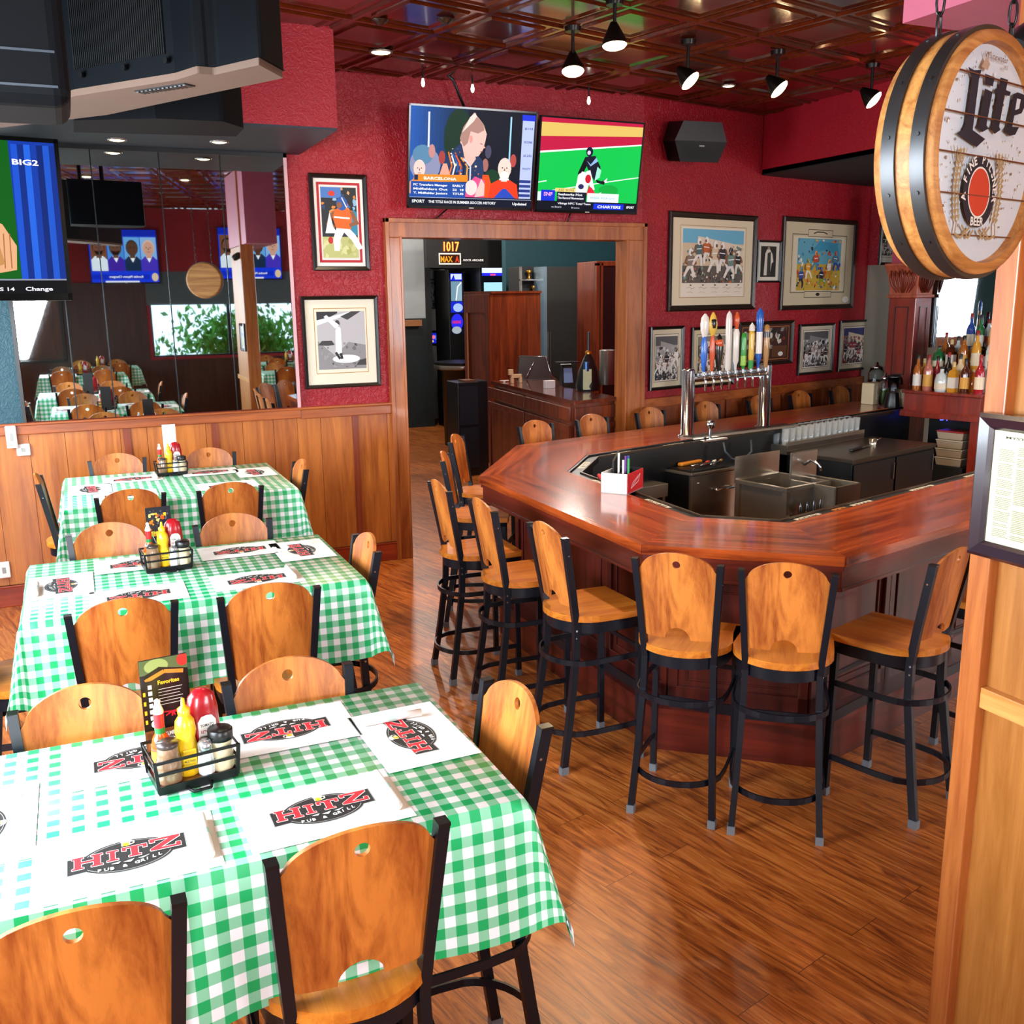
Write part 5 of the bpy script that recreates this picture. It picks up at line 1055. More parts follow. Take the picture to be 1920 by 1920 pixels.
def scr_left(w, h):
    p = Pic(w, h, '#0a5a14'); p.rect(.79, .09, 1, 1, '#1238a0'); p.blobs(80, (0, .1, .68, 1), ['#0c7a18', '#14981e', '#0a4a10', '#22a82a', '#083c0c', '#1aa038'], (.04, .12), 7)
    for i in range(7): p.poly([(.79+.03*i, .1), (.80+.029*i, .98), (.83+.029*i, .98), (.82+.03*i, .1)], ['#1c50c8', '#0e2c80', '#2462d8', '#133aa0', '#0d2670', '#1e54c4', '#102f88'][i])
    X_ = lambda x: .60+(x-.33)*.55
    p.poly([(X_(x), y) for x, y in [(.33, .24), (.36, .40), (.45, .50), (.56, .46), (.66, .32), (.64, .16), (.5, .14), (.42, .18), (.36, .18)]], '#e0a87c'); p.ell(X_(.40), .48, .035, .05, '#e8b48c')
    for i in range(5): p.line([(X_(.38+.055*i), .17), (X_(.41+.05*i), .40)], .006, '#a8683c')
    p.poly([(.62, .28), (.70, .34), (.72, .2), (.64, .16)], '#c08a50'); p.text('BIG2', .80, .85, .03, '#f4f4f8', width=.12*w, bold=True); p.rect(0, 0, 1, .09, '#0a0b10'); p.rect(0, .09, 1, .1, '#8a8fa0'); p.text('SAINTS BOY THIS', .02, .05, .02, '#fff', width=.3*w, bold=True); p.text('VIKINGS 14', .55, .02, .02, '#e8e8f0', width=.2*w, bold=True); p.text('Change', .8, .02, .022, '#e8e8f0', width=.13*w, bold=True); return p
def scr_panel(w, h):
    p = Pic(w, h, '#1a3ad0'); p.rect(0, .88, 1, 1, '#1428a8'); sk = ['#d8a088', '#5a3a2a', '#6a4634', '#7a4a36']; sh = ['#4a34b8', '#1c2e48', '#4424a0', '#e8eef4']
    for i in range(4):
        x0 = .01+.245*i; p.rect(x0, .22, x0+.235, .86, ['#8ab8e8', '#6aa8e0', '#4a90d8', '#7a4a2a'][i])
        q = Pic(w*.235, h*.64); q.v = []; q.f = []; q.c = []; bust(q, .5, 0, .95, sk[i], sh[i], ['#e8b8a0', '#3a2a20', '#241810', '#181008'][i], beard='#1c120c' if i > 1 else None)
        for f, c in zip(q.f, q.c): p._a([((q.v[k][0]/q.w+.5)*.235+x0, (q.v[k][2]/q.h+.5)*.64+.22) for k in f], [tuple(range(len(f)))], c)
    p.rect(0, .02, 1, .20, '#163ae0'); p.rect(.14, .06, 1, .15, '#0f2cc0'); p.ell(.06, .1, .05, .08, '#e8c8a0'); p.text('Rookie Players Chargers', .24, .09, .04*h, '#ffffff', width=.5*w, bold=True); p.rect(.3, .0, .8, .03, '#f0f0ff'); return p
def wallmount(y1): return lambda b: (b.bb(-.1, .1, .03, .06, -.12, .12), b.bb(-.03, .03, .05, y1, -.05, .05))
def face_M(c, yaw, tilt): return Matrix.Translation(c) @ Matrix.Rotation(yaw, 4, 'Z') @ Matrix.Rotation(tilt, 4, 'X')
def tv_at(px, py, y, w, h, yaw, tilt, **k): return face_M(onp(px, py, (0, y, 0), (0, 1, 0)), yaw, tilt)
tv('wall_television', 'left wall television over the doorway showing a man in a patterned shirt', 1.085, .765, tv_at(887, 299, 7.62, 0, 0, 0, R(10)), scr_interview, arm=wallmount(.22), group='televisions above the doorway')
tv('wall_television', 'right wall television over the doorway showing a football play on green grass', 1.0, .75, tv_at(1107, 313, 7.62, 0, 0, R(2), R(9)), scr_football, arm=wallmount(.22), group='televisions above the doorway')
c = onp(118, 415, (0, 6.5, 0), (0, 1, 0))
tv('side_television', 'television cut by the left photo edge showing green leaves and blue cloth', 1.18, .90, face_M((c.x-.57, c.y-.10, c.z), R(9), R(4)), scr_left, bez=.024, depth=.08, arm=lambda b: (b.bb(-.04, .04, .1, 1.2, -.05, .05), b.bb(-.12, .12, .1, .16, -.12, .12)))
for i, (px, py) in enumerate(((232, 481), (468, 476))):
    q_ = onp(px, py, (0, 2*YW+4.2, 0), (0, 1, 0)); M = Matrix.Translation((q_.x, 2*YW-q_.y, q_.z)) @ Matrix.Rotation(PI, 4, 'Z') @ Matrix.Rotation(R(3), 4, 'X')
    def scr_panel_m(w, h):
        p = scr_panel(w, h); p.v = [(x, y, z) for x, y, z in p.v]; return p
    tv('rear_television', ['television with four faces on the rear wall, left one as seen in the wall mirror', 'television with four faces on the rear wall, right one as seen in the wall mirror'][i], 1.2, .98, M, scr_panel_m, arm=wallmount(.12), group='rear wall televisions')
# ---------------------------------------------------------------- loudspeaker on the turned wall
c = onp(1303, 265, K0-DY*.16, DY); t = thing('wall_speaker', 'black angled loudspeaker on the red wall right of the televisions', 'speaker', M=Matrix.Translation(c) @ Matrix.Rotation(A+R(-20), 4, 'Z') @ Matrix.Rotation(R(8), 4, 'X'))
b = MB(); b.prism([(-.22, -.13), (.16, -.13), (.23, .0), (.16, .12), (-.22, .12), (-.29, .0)], -.17, .17); b.prism([(-.22, -.13), (.16, -.13), (.23, .0), (-.29, .0)], -.17, .17)
b.v = [Vector((v.x, v.z, v.y*1.35)) for v in b.v]; b.f = [list(reversed(f)) for f in b.f]; b.build('cabinet', mat('satin black speaker', '#0d0b0a', .42, spec=.35), t, bevel=.012)
b = MB(); b.box((-.02, -.172, -.04), (.05, .003, .012)); b.build('badge', mat('grey badge', '#8a8a8a', .4), t); b = MB(); b.bb(-.03, .03, .16, .26, -.05, .05); b.build('bracket', BLKM_, t)
# cables to televisions
for pts, lab in (([(830, 132), (850, 150), (872, 205)], 'black cable running from the ceiling to the left wall television'), ([(838, 392), (815, 412), (790, 422)], 'short cable hanging below the left wall television'), ([(1070, 398), (1063, 418)], 'short cable hanging below the right wall television')):
    b = MB(); P = [onp(x, y, (0, YW-.035 - (.0 if y > 380 else .1), 0), (0, 1, 0)) for x, y in pts]; b.tube(P, .011 if 'ceiling' in lab else .006, 6); tag(b.build('cable', BLACK), lab, 'cable')
# outlets and a phone box
for px, py, w_, h_, lab in ((22, 818, .07, .16, 'white tall sensor box on the cap rail at far left'), (44, 843, .09, .085, 'white square box below the cap rail at far left'), (8, 1068, .08, .12, 'white wall outlet low on the wainscot at far left')):
    q = onp(px, py, (0, YW-.03, 0), (0, 1, 0)); t = thing('wall_box', lab, 'outlet', (q.x, YW-.022 if 'cap' not in lab or 'below' in lab else YW-.06, q.z)); b = MB(); b.box((0, -.015, 0), (w_, .03, h_)); b.build('cover', WHITE, t, bevel=.006)
    b = MB(); b.box((0, -.032, 0), (w_*.3, .004, h_*.35)); b.build('slot', mat('grey slot', '#9a9a94', .5), t)
# ---------------------------------------------------------------- lamps
SPOTM = mat('dark bronze lamp body', '#1b1512', .3, .7)
def spot(px, py, z, dr, label, energy=130, big=False, drop=.2, col=(1, .72, .42)):
    c = onz(px, py, z); t = thing('track_spotlight', label, 'spotlight', (c.x, c.y, z), 0, 'spotlights hanging from the copper ceiling')
    b = MB(); H_ = CEIL-z; b.cyl((0, 0, .05), (0, 0, H_), .011, n=8); b.lathe([(.05, H_-.03), (.055, H_)], 14); b.build('stem', SPOTM, t)
    M = (-Vector(dr)).to_track_quat('Z', 'Y').to_matrix().to_4x4()
    b = MB(); b.lathe([(.074, -.03), (.07, 0), (.03, .08), (.02, .10)], 16, M=M); b.build('lamp_head', SPOTM, t)
    b = MB(); b.lathe([(0, -.056), (.035, -.052), (.062, -.042), (.073, -.030), (0, -.029)], 16, M=M); b.build('bulb', BULB, t)
    l = bpy.data.lights.new('lamp', 'SPOT'); l.energy = energy; l.color = col; l.spot_size = R(125); l.spot_blend = .8; l.shadow_soft_size = .06
    o = bpy.data.objects.new('lamp_light', l); COL.objects.link(o); o.parent = t; o.matrix_local = M @ Matrix.Translation((0, 0, -.075))
spot(1074, 125, 3.66, (-.1, -.25, -1), 'lit spotlight hanging left and lowest of the pair near the middle of the ceiling')
spot(1152, 75, 3.68, (0, -.12, -1), 'lit spotlight pointing straight down, highest in the photo near the top middle')
spot(1289, 146, 3.66, (.45, -.55, -.75), 'lit spotlight third from the barrel, tilted down right')
spot(1456, 162, 3.66, (.45, -.55, -.75), 'lit spotlight second from the barrel, tilted down right')
spot(1633, 183, 3.66, (.45, -.6, -.7), 'lit spotlight nearest the barrel sign, tilted down right')
def recessed(c, label, r=.06, e=16, group='recessed lamps in the ceiling', z=None, col=(1, .78, .5)):
    t = thing('recessed_lamp', label, 'ceiling light', (c.x, c.y, c.z), 0, group); b = MB(); b.lathe([(r, -.004), (r*1.25, -.012), (r*1.3, -.002), (r*1.3, 0)], 20); b.build('trim_ring', mat('lamp trim ring', '#8a8078', .35, .5), t)
    b = MB(); b.lathe([(r, -.006), (r*.6, -.012), (0, -.014)], 18); b.build('lens', BULB, t)
    if e:
        l = bpy.data.lights.new('lamp', 'SPOT'); l.energy = e; l.color = col; l.spot_size = R(140); l.spot_blend = 1; l.shadow_soft_size = .06
        o = bpy.data.objects.new('lamp_light', l); COL.objects.link(o); o.parent = t; o.location = (0, 0, -.03)
recessed(onz(714, 97, CEIL-.002), 'bright bare lamp on the copper ceiling left of the televisions', .065, 40)
recessed(onz(1366, 160, CEIL-.002), 'small flush lamp in the copper ceiling behind the spotlights', .045, 6)
recessed(onz(219, 261, 3.285), 'left recessed lamp in the dark bulkhead over the wall mirror', .05, 14, 'lamps in the dark bulkhead')
recessed(onz(411, 265, 3.285), 'right recessed lamp in the dark bulkhead over the wall mirror', .05, 14, 'lamps in the dark bulkhead')
for i, (x, y) in enumerate([(.4, 3.2), (1.6, 3.2), (.4, .4), (1.7, .4), (3.6, .2), (.9, -2.4), (3.0, -2.4), (5.2, -1.5), (5.2, 2.2)]):
    recessed(Vector((x, y, CEIL-.002)), 'recessed lamp in the ceiling over the near room, only mirrored in the wall mirror', .06, 26, 'lamps over the near room')
for px, py, lab in ((793, 152, 'leftmost small pendant bulb below the ceiling edge'), (886, 163, 'second small pendant bulb below the ceiling edge'), (1104, 186, 'small lit bulb above the right television')):
    c = onp(px, py, (0, YW-.28, 0), (0, 1, 0)); t = thing('small_bulb', lab, 'light bulb', c, 0, 'small bulbs along the ceiling edge')
    b = MB(); b.lathe([(0, -.045), (.012, -.035), (.016, -.015), (.009, .015), (.008, .02)], 10); b.build('bulb', mat('dim bulb', '#ffffff', .4, noise=0, emis=(1, .9, .75, 1), es=1.6 if '10' not in lab else 4), t); b = MB(); b.cyl((0, 0, .018), (0, 0, CEIL-c.z), .007, n=6); b.build('cord', BLKM_, t)
for px, py, lab in ((712, 38, 'round chrome sprinkler ring on the ceiling above the lit bare lamp'), (835, 36, 'small black sensor on the ceiling left of the spotlights')):
    c = onz(px, py, CEIL); b = MB(); b.lathe([(.02, -.03), (.03, -.02), (.05, -.008), (.055, 0)], 16); tag(b.build('ceiling_sensor', mat('dark chrome', '#55504c', .25, .9), None, loc=c), lab, 'sprinkler')
# ---------------------------------------------------------------- big black loudspeakers at top left
SPK = mat('black speaker cabinet', '#05080d', .55, spec=.12); BEI = mat('beige underside board', '#6b5446', .6)
def big_speaker(px, py, y, label, w, d, h, yaw, group=None, low=0):
    c = onp(px, py, (0, y, 0), (0, 1, 0)); t = thing('hanging_loudspeaker', label, 'loudspeaker', (c.x, c.y, c.z), yaw, group); return t, c
# wedge shaped cabinet: its lower edge runs from the left photo edge up to the right tip
y_ = 3.1; pa = onp(128, 200, (0, 2.72, 0), (0, 1, 0)); pb = onp(400, 124, (0, 3.3, 0), (0, 1, 0)); pc = onp(498, 122, (0, 3.42, 0), (0, 1, 0)); pd = onp(536, 140, (0, 3.55, 0), (0, 1, 0))
zb = 2.84; F = [onz(-40, 232, zb), onz(140, 180, zb), onz(330, 150, zb), onz(372, 137, zb), onz(405, 140, zb), onz(490, 121, zb), onz(536, 146, zb)]
Bk = [onz(-40, 245, zb+.0), onz(200, 216, zb)]
poly = [(p.x, p.y) for p in F]+[(Bk[1].x, Bk[1].y), (Bk[0].x, Bk[0].y)]
cx = sum(p[0] for p in poly)/len(poly); cy = sum(p[1] for p in poly)/len(poly)
t = thing('hanging_loudspeaker', 'huge black wedge loudspeaker with ribbed grille hanging at the top left', 'loudspeaker', (cx, cy, zb))
lp = [(x-cx, y-cy) for x, y in poly]
b = MB(); b.prism(lp, .02, .62); b.build('cabinet', SPK, t, bevel=.02, seg=3)
b = MB(); b.prism([(x*.985, y*.985) for x, y in lp], 0, .02); b.build('underside', BEI, t, bevel=.006)
g0 = Vector((F[1].x-cx, F[1].y-cy, 0)); g1 = Vector((F[2].x-cx, F[2].y-cy, 0)); gd = (g1-g0).normalized(); gn = Vector((gd.y, -gd.x, 0)); b = MB()
L_ = (g1-g0).length; n = 46
for k in range(n): p = g0+gd*(L_*(.04+.9*k/n))+gn*.004; b.cyl((p.x, p.y, .075), (p.x, p.y, .60), .0022, n=6)
b.build('ribbed_grille', mat('grille black', '#06080b', .45), t)
b = MB()
for f_ in (.12, .55, .95): p = g0+gd*(L_*f_)+gn*.006; b.cyl((p.x, p.y, .055), (p.x+gn.x*.01, p.y+gn.y*.01, .055), .009, n=10)
b.build('screws', BLKM_, t)
va, vb = onz(262, 172, zb), onz(356, 158, zb); vm = (va+vb)/2; b = MB(); ang = math.atan2(vb.y-va.y, vb.x-va.x); Mv = Matrix.Translation((vm.x-cx, vm.y-cy, 0)) @ Matrix.Rotation(ang, 4, 'Z'); lv = (vb-va).length
b.bb(-lv/2, lv/2, -.022, .022, -.003, .001, M=Mv)
for k in range(12): b.bb(-lv/2+lv*(k+.2)/12, -lv/2+lv*(k+.7)/12, -.016, .016, -.006, -.003, 1, M=Mv)
b.build('vent', [BLACKM, CHROME], t)
b = MB(); b.cyl((0, .05, .6), (0, .05, CEIL-zb), .02); b.build('hanger', BLKM_, t)
# rounded box in front of it at far left
a0 = onp(-30, 210, (0, 2.45, 0), (0, 1, 0)); a1 = onp(141, 200, (0, 2.45, 0), (0, 1, 0)); zc = a1.z
t = thing('hanging_loudspeaker', 'smooth black box loudspeaker in the very top left corner, in front of the wedge', 'loudspeaker', (a1.x-.2, 2.45, zc))
b = MB(); b.bb(-.30, .195, 0, .30, 0.0, .75); b.build('cabinet', SPK, t, bevel=.035, seg=4)
b = MB(); b.bb(-.05, -.045, -.004, .001, .02, .7); b.bb(-.30, .17, -.003, .001, .035, .04); b.bb(-.30, .17, -.003, .001, .105, .11); b.build('seams', mat('seam line grey', '#39424c', .3, .5), t)
b = MB(); b.cyl((-.1, .15, .74), (-.1, .15, CEIL-zc), .02); b.build('hanger', BLKM_, t)
# second one behind
cc = onz(430, 215, 2.86+.0); zf = onp(456, 240, (0, 4.6, 0), (0, 1, 0)).z
q0 = onp(240, 212, (0, 4.6, 0), (0, 1, 0)); q1 = onp(458, 236, (0, 4.6, 0), (0, 1, 0))
t = thing('hanging_loudspeaker', 'second black loudspeaker hanging behind the wedge, below the red bulkhead', 'loudspeaker', (q1.x-.35, 4.6, q1.z))
b = MB(); b.prism([(-.33, .1), (-.02, -.06), (.25, -.08), (.36, .06), (.36, .3), (-.33, .42)], .0, .42); b.build('cabinet', SPK, t, bevel=.02, seg=3)
b = MB(); b.cyl((0, .15, .4), (0, .15, CEIL-q1.z), .02); b.build('hanger', BLKM_, t)
# ---------------------------------------------------------------- barrel sign
nb = Vector((math.sin(R(15.5)), -math.cos(R(15.5)), 0)); dc = ray(1850, 290); C0 = CAM+ray(1860, 290)*1.98
RB = .233; LB = .125; ax = Vector((nb.y*-1, nb.x, 0))
Mb = Matrix(((ax.x, -nb.x, 0, C0.x), (ax.y, -nb.y, 0, C0.y), (0, 0, 1, C0.z), (0, 0, 0, 1)))   # local x right, y away from the face, z up
t = thing('barrel_sign', 'half wooden beer barrel sign with steel bands and a whitewashed Lite face, hung by chains', 'sign', M=Mb)
RX = Matrix.Rotation(PI/2, 4, 'X')
def ring(b, prof, n, mi=0): b.lathe([(r, -y) for r, y in prof], n, mi=mi, M=RX)
STV = wood('pale barrel staves', '#94551f', '#d2934f', 'X', .5, 1.6)
b = MB(); ring(b, [(RB-.02, 0), (RB, 0), (RB+.004, .02), (RB+.008, .06), (RB+.004, .105), (RB-.004, LB), (RB-.02, LB)], 72); 
b.f = [f for f in b.f if len(f) == 4]; b.mi = b.mi[:len(b.f)]; b.sm = b.sm[:len(b.f)]; b.v = b.v
b.lathe([(RB-.02, 0), (RB-.024, -.028)], 72, M=RX); k4 = [i for i, f in enumerate(b.f) if len(f) == 4]; b.f = [b.f[i] for i in k4]; b.mi = [0]*len(b.f); b.sm = [True]*len(b.f); b.build('staves', STV, t)
b = MB(); b.lathe([(RB-.021, -LB+.01), (RB-.021, -LB)], 48, M=RX); b.build('back_board', STV, t)
BAND = mat('brushed dark steel band', '#4a494a', .4, .85)
for y0, y1 in ((.014, .042), (.074, .102)):
    b = MB(); kb = .004*math.sin((y0+y1)/2/LB*PI); ring(b, [(RB, y0), (RB+.009+kb, y0)], 96); ring(b, [(RB+.009+kb, y0), (RB+.010+kb, (y0+y1)/2), (RB+.009+kb, y1)], 96); ring(b, [(RB+.009+kb, y1), (RB, y1)], 96); b.f = [f for f in b.f if len(f) == 4]; b.mi = [0]*len(b.f); b.sm = [True]*len(b.f)
    for a in (150, 175, 200, 225, 120): p = (math.cos(R(a))*(RB+.012), (y0+y1)/2, math.sin(R(a))*(RB+.012)); b.cyl(p, (p[0]*1.012, p[1], p[2]*1.012), .004, n=8)
    b.build('steel_band', BAND, t)
D = 2*(RB-.022); F_ = Pic(D, D, '#cdd5e0'); F_.v = []; F_.f = []; F_.c = []
F_.ell(.5, .5, .5, .5, '#cfd6e0', 64); F_.blobs(150, (.06, .15, .94, .85), ['#b3a59c', '#9a7f70', '#c0b8b4', '#7d5c48', '#dbe1e9', '#e4e8ee'], (.0015, .005), 77, (3, 5))
F_.blobs(60, (.2, .03, .8, .97), ['#b3a59c', '#8a6a58', '#dfe4ea'], (.001, .005), 78, (3, 5))
for yy in (.845, .665, .49, .31, .125): hx_ = math.sqrt(.25-(yy-.5)**2); F_.line([(.5-hx_, yy), (.5+hx_, yy)], .0028, '#6e4128')
NV = '#12172a'
def FU(X, Y): sl = .085+(875-Y)*.00014; return (.5+(X-740)/500, .5+(875-(Y-sl*(X-740)))/1304)
def G(pts, col=NV):
    pts = [FU(*p) for p in pts]; bm = bmesh.new(); f = bm.faces.new([bm.verts.new((x, y, 0)) for x, y in pts]); bm.normal_update(); bmesh.ops.triangulate(bm, faces=[f]); bm.verts.index_update()
    F_._a([(v.co.x, v.co.y) for v in bm.verts], [tuple(v.index for v in f.verts) for f in bm.faces], col); bm.free()
G([(616, 378), (645, 392), (680, 384), (672, 440), (662, 735), (727, 780), (688, 832), (588, 765), (614, 740), (626, 700), (638, 440)])
G([(698, 403), (748, 416), (742, 470), (704, 462)]); G([(704, 488), (743, 502), (727, 698), (740, 716), (708, 742), (680, 716), (688, 696)])
G([(776, 412), (817, 420), (810, 480), (836, 488), (832, 512), (806, 510), (792, 698), (800, 716), (772, 744), (747, 714), (757, 690), (770, 508), (750, 502), (755, 478), (773, 478)])
G([(848, 500), (872, 484), (913, 494), (918, 560), (904, 604), (866, 622), (860, 690), (897, 688), (880, 735), (850, 746), (818, 718), (832, 690), (846, 560)]); G([(872, 520), (892, 524), (888, 578), (868, 590)], '#cfd6e0')
WHT = '#a58a60'; CX, CY = .444, .325
for s_ in (-1, 1):
    for k in range(12):
        yy = .175+.027*k; xo = .185+.025*math.sin(k/11*PI); F_.poly([(CX+s_*xo, yy), (CX+s_*(xo+.042), yy+.03), (CX+s_*(xo+.018), yy+.042)], WHT); F_.poly([(CX+s_*(xo-.016), yy+.01), (CX+s_*(xo+.004), yy+.04), (CX+s_*(xo-.024), yy+.042)], WHT)
    for k in range(5): F_.line([(CX+s_*(.18+.014*k), .45), (CX+s_*(.14+.034*k), .52)], .0022, WHT)
    F_.line([(CX+s_*.19, .19), (CX+s_*.20, .13), (CX+s_*.14, .11), (CX+s_*.10, .14), (CX+s_*.14, .17)], .005, WHT); F_.line([(CX+s_*.02, .15), (CX+s_*.07, .11), (CX+s_*.10, .14), (CX+s_*.06, .16)], .005, WHT)
F_.ell(CX, CY, .160, .163, NV, 40); F_.ell(CX, CY, .110, .118, '#e9e6e2', 40); F_.ell(CX, CY, .102, .110, '#c8402c', 40)
word = 'A FINE PILSNER'
for i, ch in enumerate(word):
    a = R(190-i*200/(len(word)-1)); F_.text(ch, CX+.135*math.cos(a), CY+.141*math.sin(a)-.008*math.sin(a), .017, '#e9e6e2', rot=a-PI/2, bold=True, center=True) if ch != ' ' else None
F_.text('BEER', CX, .172, .017, '#e9e6e2', width=.055, bold=True, center=True); F_.text('Whitewater', .50, .925, .012, '#6e4a38', width=.10, center=True); F_.text('1855', .60, .895, .008, '#6e4a38', center=True)
F_.poly([(.36, .88), (.40, .93), (.44, .90), (.42, .87)], '#b09480')
for yy in (.845, .665, .49, .31): hx_ = math.sqrt(.25-(yy-.5)**2); F_.line([(.5-hx_, yy), (.5+hx_, yy)], .0018, '#6e4128')
o = F_.build('painted_face', PRINT, t, (0, .020, 0)); b = MB(); b.lathe([(RB-.021, -.030), (RB-.021, -.022)], 48, M=RX); b.build('face_board', mat('face board', '#cfd6e0', .6), t)
for p_, lab in (((-.10, .08), 'left'), ((.10, .03), 'right')):
    b = MB(); z0 = math.sqrt(RB*RB-p_[0]**2)+.01; n = 0
    while z0+.045*n < CEIL-C0.z-.02: 
        rot = (n % 2)*PI/2; P = [(p_[0]+.008*math.cos(a)*math.cos(rot), p_[1]+.008*math.cos(a)*math.sin(rot), z0+.02+.045*n+.027*math.sin(a)) for a in [2*PI*k/10 for k in range(10)]]; b.tube(P, .0028, 5, closed=True); n += 1
    b.build('chain', mat('dark chain', '#3a3a3c', .3, .9), t)
# black lamp head behind the barrel at the corner post
c = onp(1915, 75, (2.1, 0, 0), (1, 0, 0)); b = MB(); b.lathe([(.03, -.05), (.045, -.02), (.045, .05), (.02, .09)], 16, M=Matrix.Rotation(R(60), 4, 'Y')); tag(b.build('post_spotlight', BLACK, None, loc=(2.13, c.y, c.z)), 'black lamp head on the oak post above the barrel', 'spotlight')
# framed newspaper on the partition
Mp = Matrix.Translation((2.178, 1.838, 0)) @ Matrix.Rotation(-PI/2, 4, 'Z')
def pic_news(w, h):
    p = Pic(w, h, '#e6dfb8'); p.rect(.04, .03, .96, .97, '#ded8ae'); p.text('MYSTERY COLUMN', .14, .93, .006, '#3a3626', width=.2, bold=True); p.rect(.5, .58, .9, .88, '#e4e6e0'); p.rect(.56, .60, .86, .86, '#d7dde4'); bust(p, .70, .58, .3, '#c88a6a', '#2f6ab8', '#3a3030')
    for cidx in range(4):
        x0 = .08+.215*cidx
        for k in range(52):
            y = .86-.0155*k
            if cidx >= 2 and y > .56: continue
            if rd2.random() < .9: p.rect(x0, y, x0+.19*rd2.uniform(.8, 1), y+.006, '#8f8c6c')
    return p
rd2 = random.Random(2)
framed(0, 1.51, .34, 1.89, .042, pic_news, 'framed newspaper page in a dark red frame on the oak partition at the right edge', Mp, mat('dark burgundy lacquer frame', '#2a1a24', .22, coat=.4))
# ---------------------------------------------------------------- room beyond the doorway
CAB = DARKW
# host cabinet standing in the opening, with a corner toward the viewer
k1 = onz(1077, 752, 1.27); k0 = onz(920, 714, 1.27); k2 = onz(1186, 741, 1.27)
t = thing('host_cabinet', 'dark cherry host counter with panelled doors standing in the doorway', 'cabinet', (k1.x, k1.y, 0)); o0 = Vector((k1.x, k1.y, 0))
l0 = Vector((k0.x, k0.y, 0))-o0; l2_ = Vector((k2.x, k2.y, 0))-o0; back = l0+Vector((1.9, .3, 0))
b = MB(); b.prism([(0, 0), (l2_.x, l2_.y), (l2_.x-.18, l2_.y+.02), (l2_.x-.18, l2_.y+1.1), (l0.x+.9, l0.y+.2), (l0.x, l0.y)], 1.235, 1.27); b.build('counter_top', wood('glossy cherry counter', '#4a1a0c', '#7c3218', 'X', .15, .7, coat=.6), t, bevel=.008)
q_ = .965; b = MB(); b.prism([(.0, .04), (l2_.x, l2_.y+.04), (l2_.x-.18, l2_.y+.045), (l2_.x-.18, l2_.y+1.0), (l0.x+.9, l0.y+.2), (l0.x+.04, l0.y)], 0, 1.235); b.build('carcass', CAB, t)
def panel_face(p0, p1, n, name):
    d = (p1-p0); L = d.length; M = Matrix.Translation(p0+Vector((0, .04, 0))) @ Matrix.Rotation(math.atan2(d.y, d.x), 4, 'Z')
    for k in range(n):
        x0 = L*k/n+.02; x1 = L*(k+1)/n-.02; b = MB(); b.bb(x0, x1, -.022, .0, 1.08, 1.2, M=M); b.build('drawer', CAB, t, bevel=.004)
        b = MB(); b.bb(x0, x1, -.012, .0, .12, 1.04, M=M); b.bb(x0, x0+.06, -.026, -.012, .12, 1.04, M=M); b.bb(x1-.06, x1, -.026, -.012, .12, 1.04, M=M); b.bb(x0+.06, x1-.06, -.026, -.012, .98, 1.04, M=M); b.bb(x0+.06, x1-.06, -.026, -.012, .12, .19, M=M)
        dr = b.build('door', CAB, t, bevel=.003); b = MB(); b.bb(x1-.045, x1-.03, -.035, -.026, .7, .78, M=M); b.build('door_handle', mat('cream pull', '#c98a5a', .4), dr)
panel_face(l0, Vector((0, 0, 0)), 2, 'x'); panel_face(Vector((0, 0, 0)), l2_, 1, 'x')
# tall wooden cabinet beyond the counter
def pxm(px, py, y): p = onp(px, py, (0, y, 0), (0, 1, 0)); return FPX/(p-CAM).dot(FWD)
a = onp(872, 549, (0, 12.6, 0), (0, 1, 0)); c_ = onp(918, 546, (0, 12.1, 0), (0, 1, 0)); e_ = onp(1013, 546, (0, 12.55, 0), (0, 1, 0)); ZT = c_.z
t = thing('tall_cabinet', 'tall red brown cabinet with a framed narrow front, left of the host counter', 'cabinet', (c_.x, c_.y, 0)); A_ = Vector((a.x-c_.x, a.y-c_.y, 0)); E_ = Vector((e_.x-c_.x, e_.y-c_.y, 0))
b = MB(); b.prism([(0, 0), (E_.x, E_.y), (E_.x+A_.x, E_.y+A_.y), (A_.x, A_.y)], 0, ZT-.03); b.build('carcass', CAB, t)
b = MB(); b.prism([(.02, -.02), (E_.x+.02, E_.y-.01), (E_.x+A_.x, E_.y+A_.y), (A_.x-.02, A_.y)], ZT-.03, ZT); b.build('top', CAB, t, bevel=.004)
M = Matrix.Translation(A_) @ Matrix.Rotation(math.atan2(-A_.y, -A_.x), 4, 'Z'); L = A_.length
b = MB(); b.bb(0, .06, -.03, 0, .05, ZT-.04, M=M); b.bb(L-.07, L, -.03, 0, .05, ZT-.04, M=M); b.bb(.06, L-.07, -.03, 0, ZT-.28, ZT-.04, M=M); b.bb(.06, L-.07, -.03, 0, .05, .2, M=M); b.build('front_frame', CAB, t, bevel=.004)
b = MB(); b.bb(.065, .08, -.036, -.026, .2, ZT-.28, M=M); b.build('brass_edge', mat('light edge strip', '#c98f5c', .4), t)
p = onp(878, 714, (0, 11.5, 0), (0, 1, 0)); t = thing('pedestal_box', 'tall narrow black cabinet standing in front of the tall wooden one', 'cabinet', (p.x, p.y, 0)); b = MB(); b.bb(-.22, .06, -.2, .2, 0, p.z); b.bb(.06, .22, -.10, .2, 0, p.z); b.build('body', mat('black laminate', '#10151c', .35), t, bevel=.008)
b = MB(); b.bb(-.20, .04, -.207, -.2, p.z*.55, p.z-.05); b.bb(-.20, .04, -.207, -.2, .1, p.z*.52); b.build('door', mat('blue black panel', '#1a222c', .35), t)
b = MB(); b.bb(-.12, .04, -.15, .05, p.z, p.z+.02); tag(b.build('small_clipboard', mat('brown board', '#6a3a22', .5), None, loc=(p.x, p.y, 0)), 'small brown board lying on the tall narrow black cabinet', 'board')
def lit(w, h, f): p = Pic(w, h, '#0a0c22'); f(p); return p
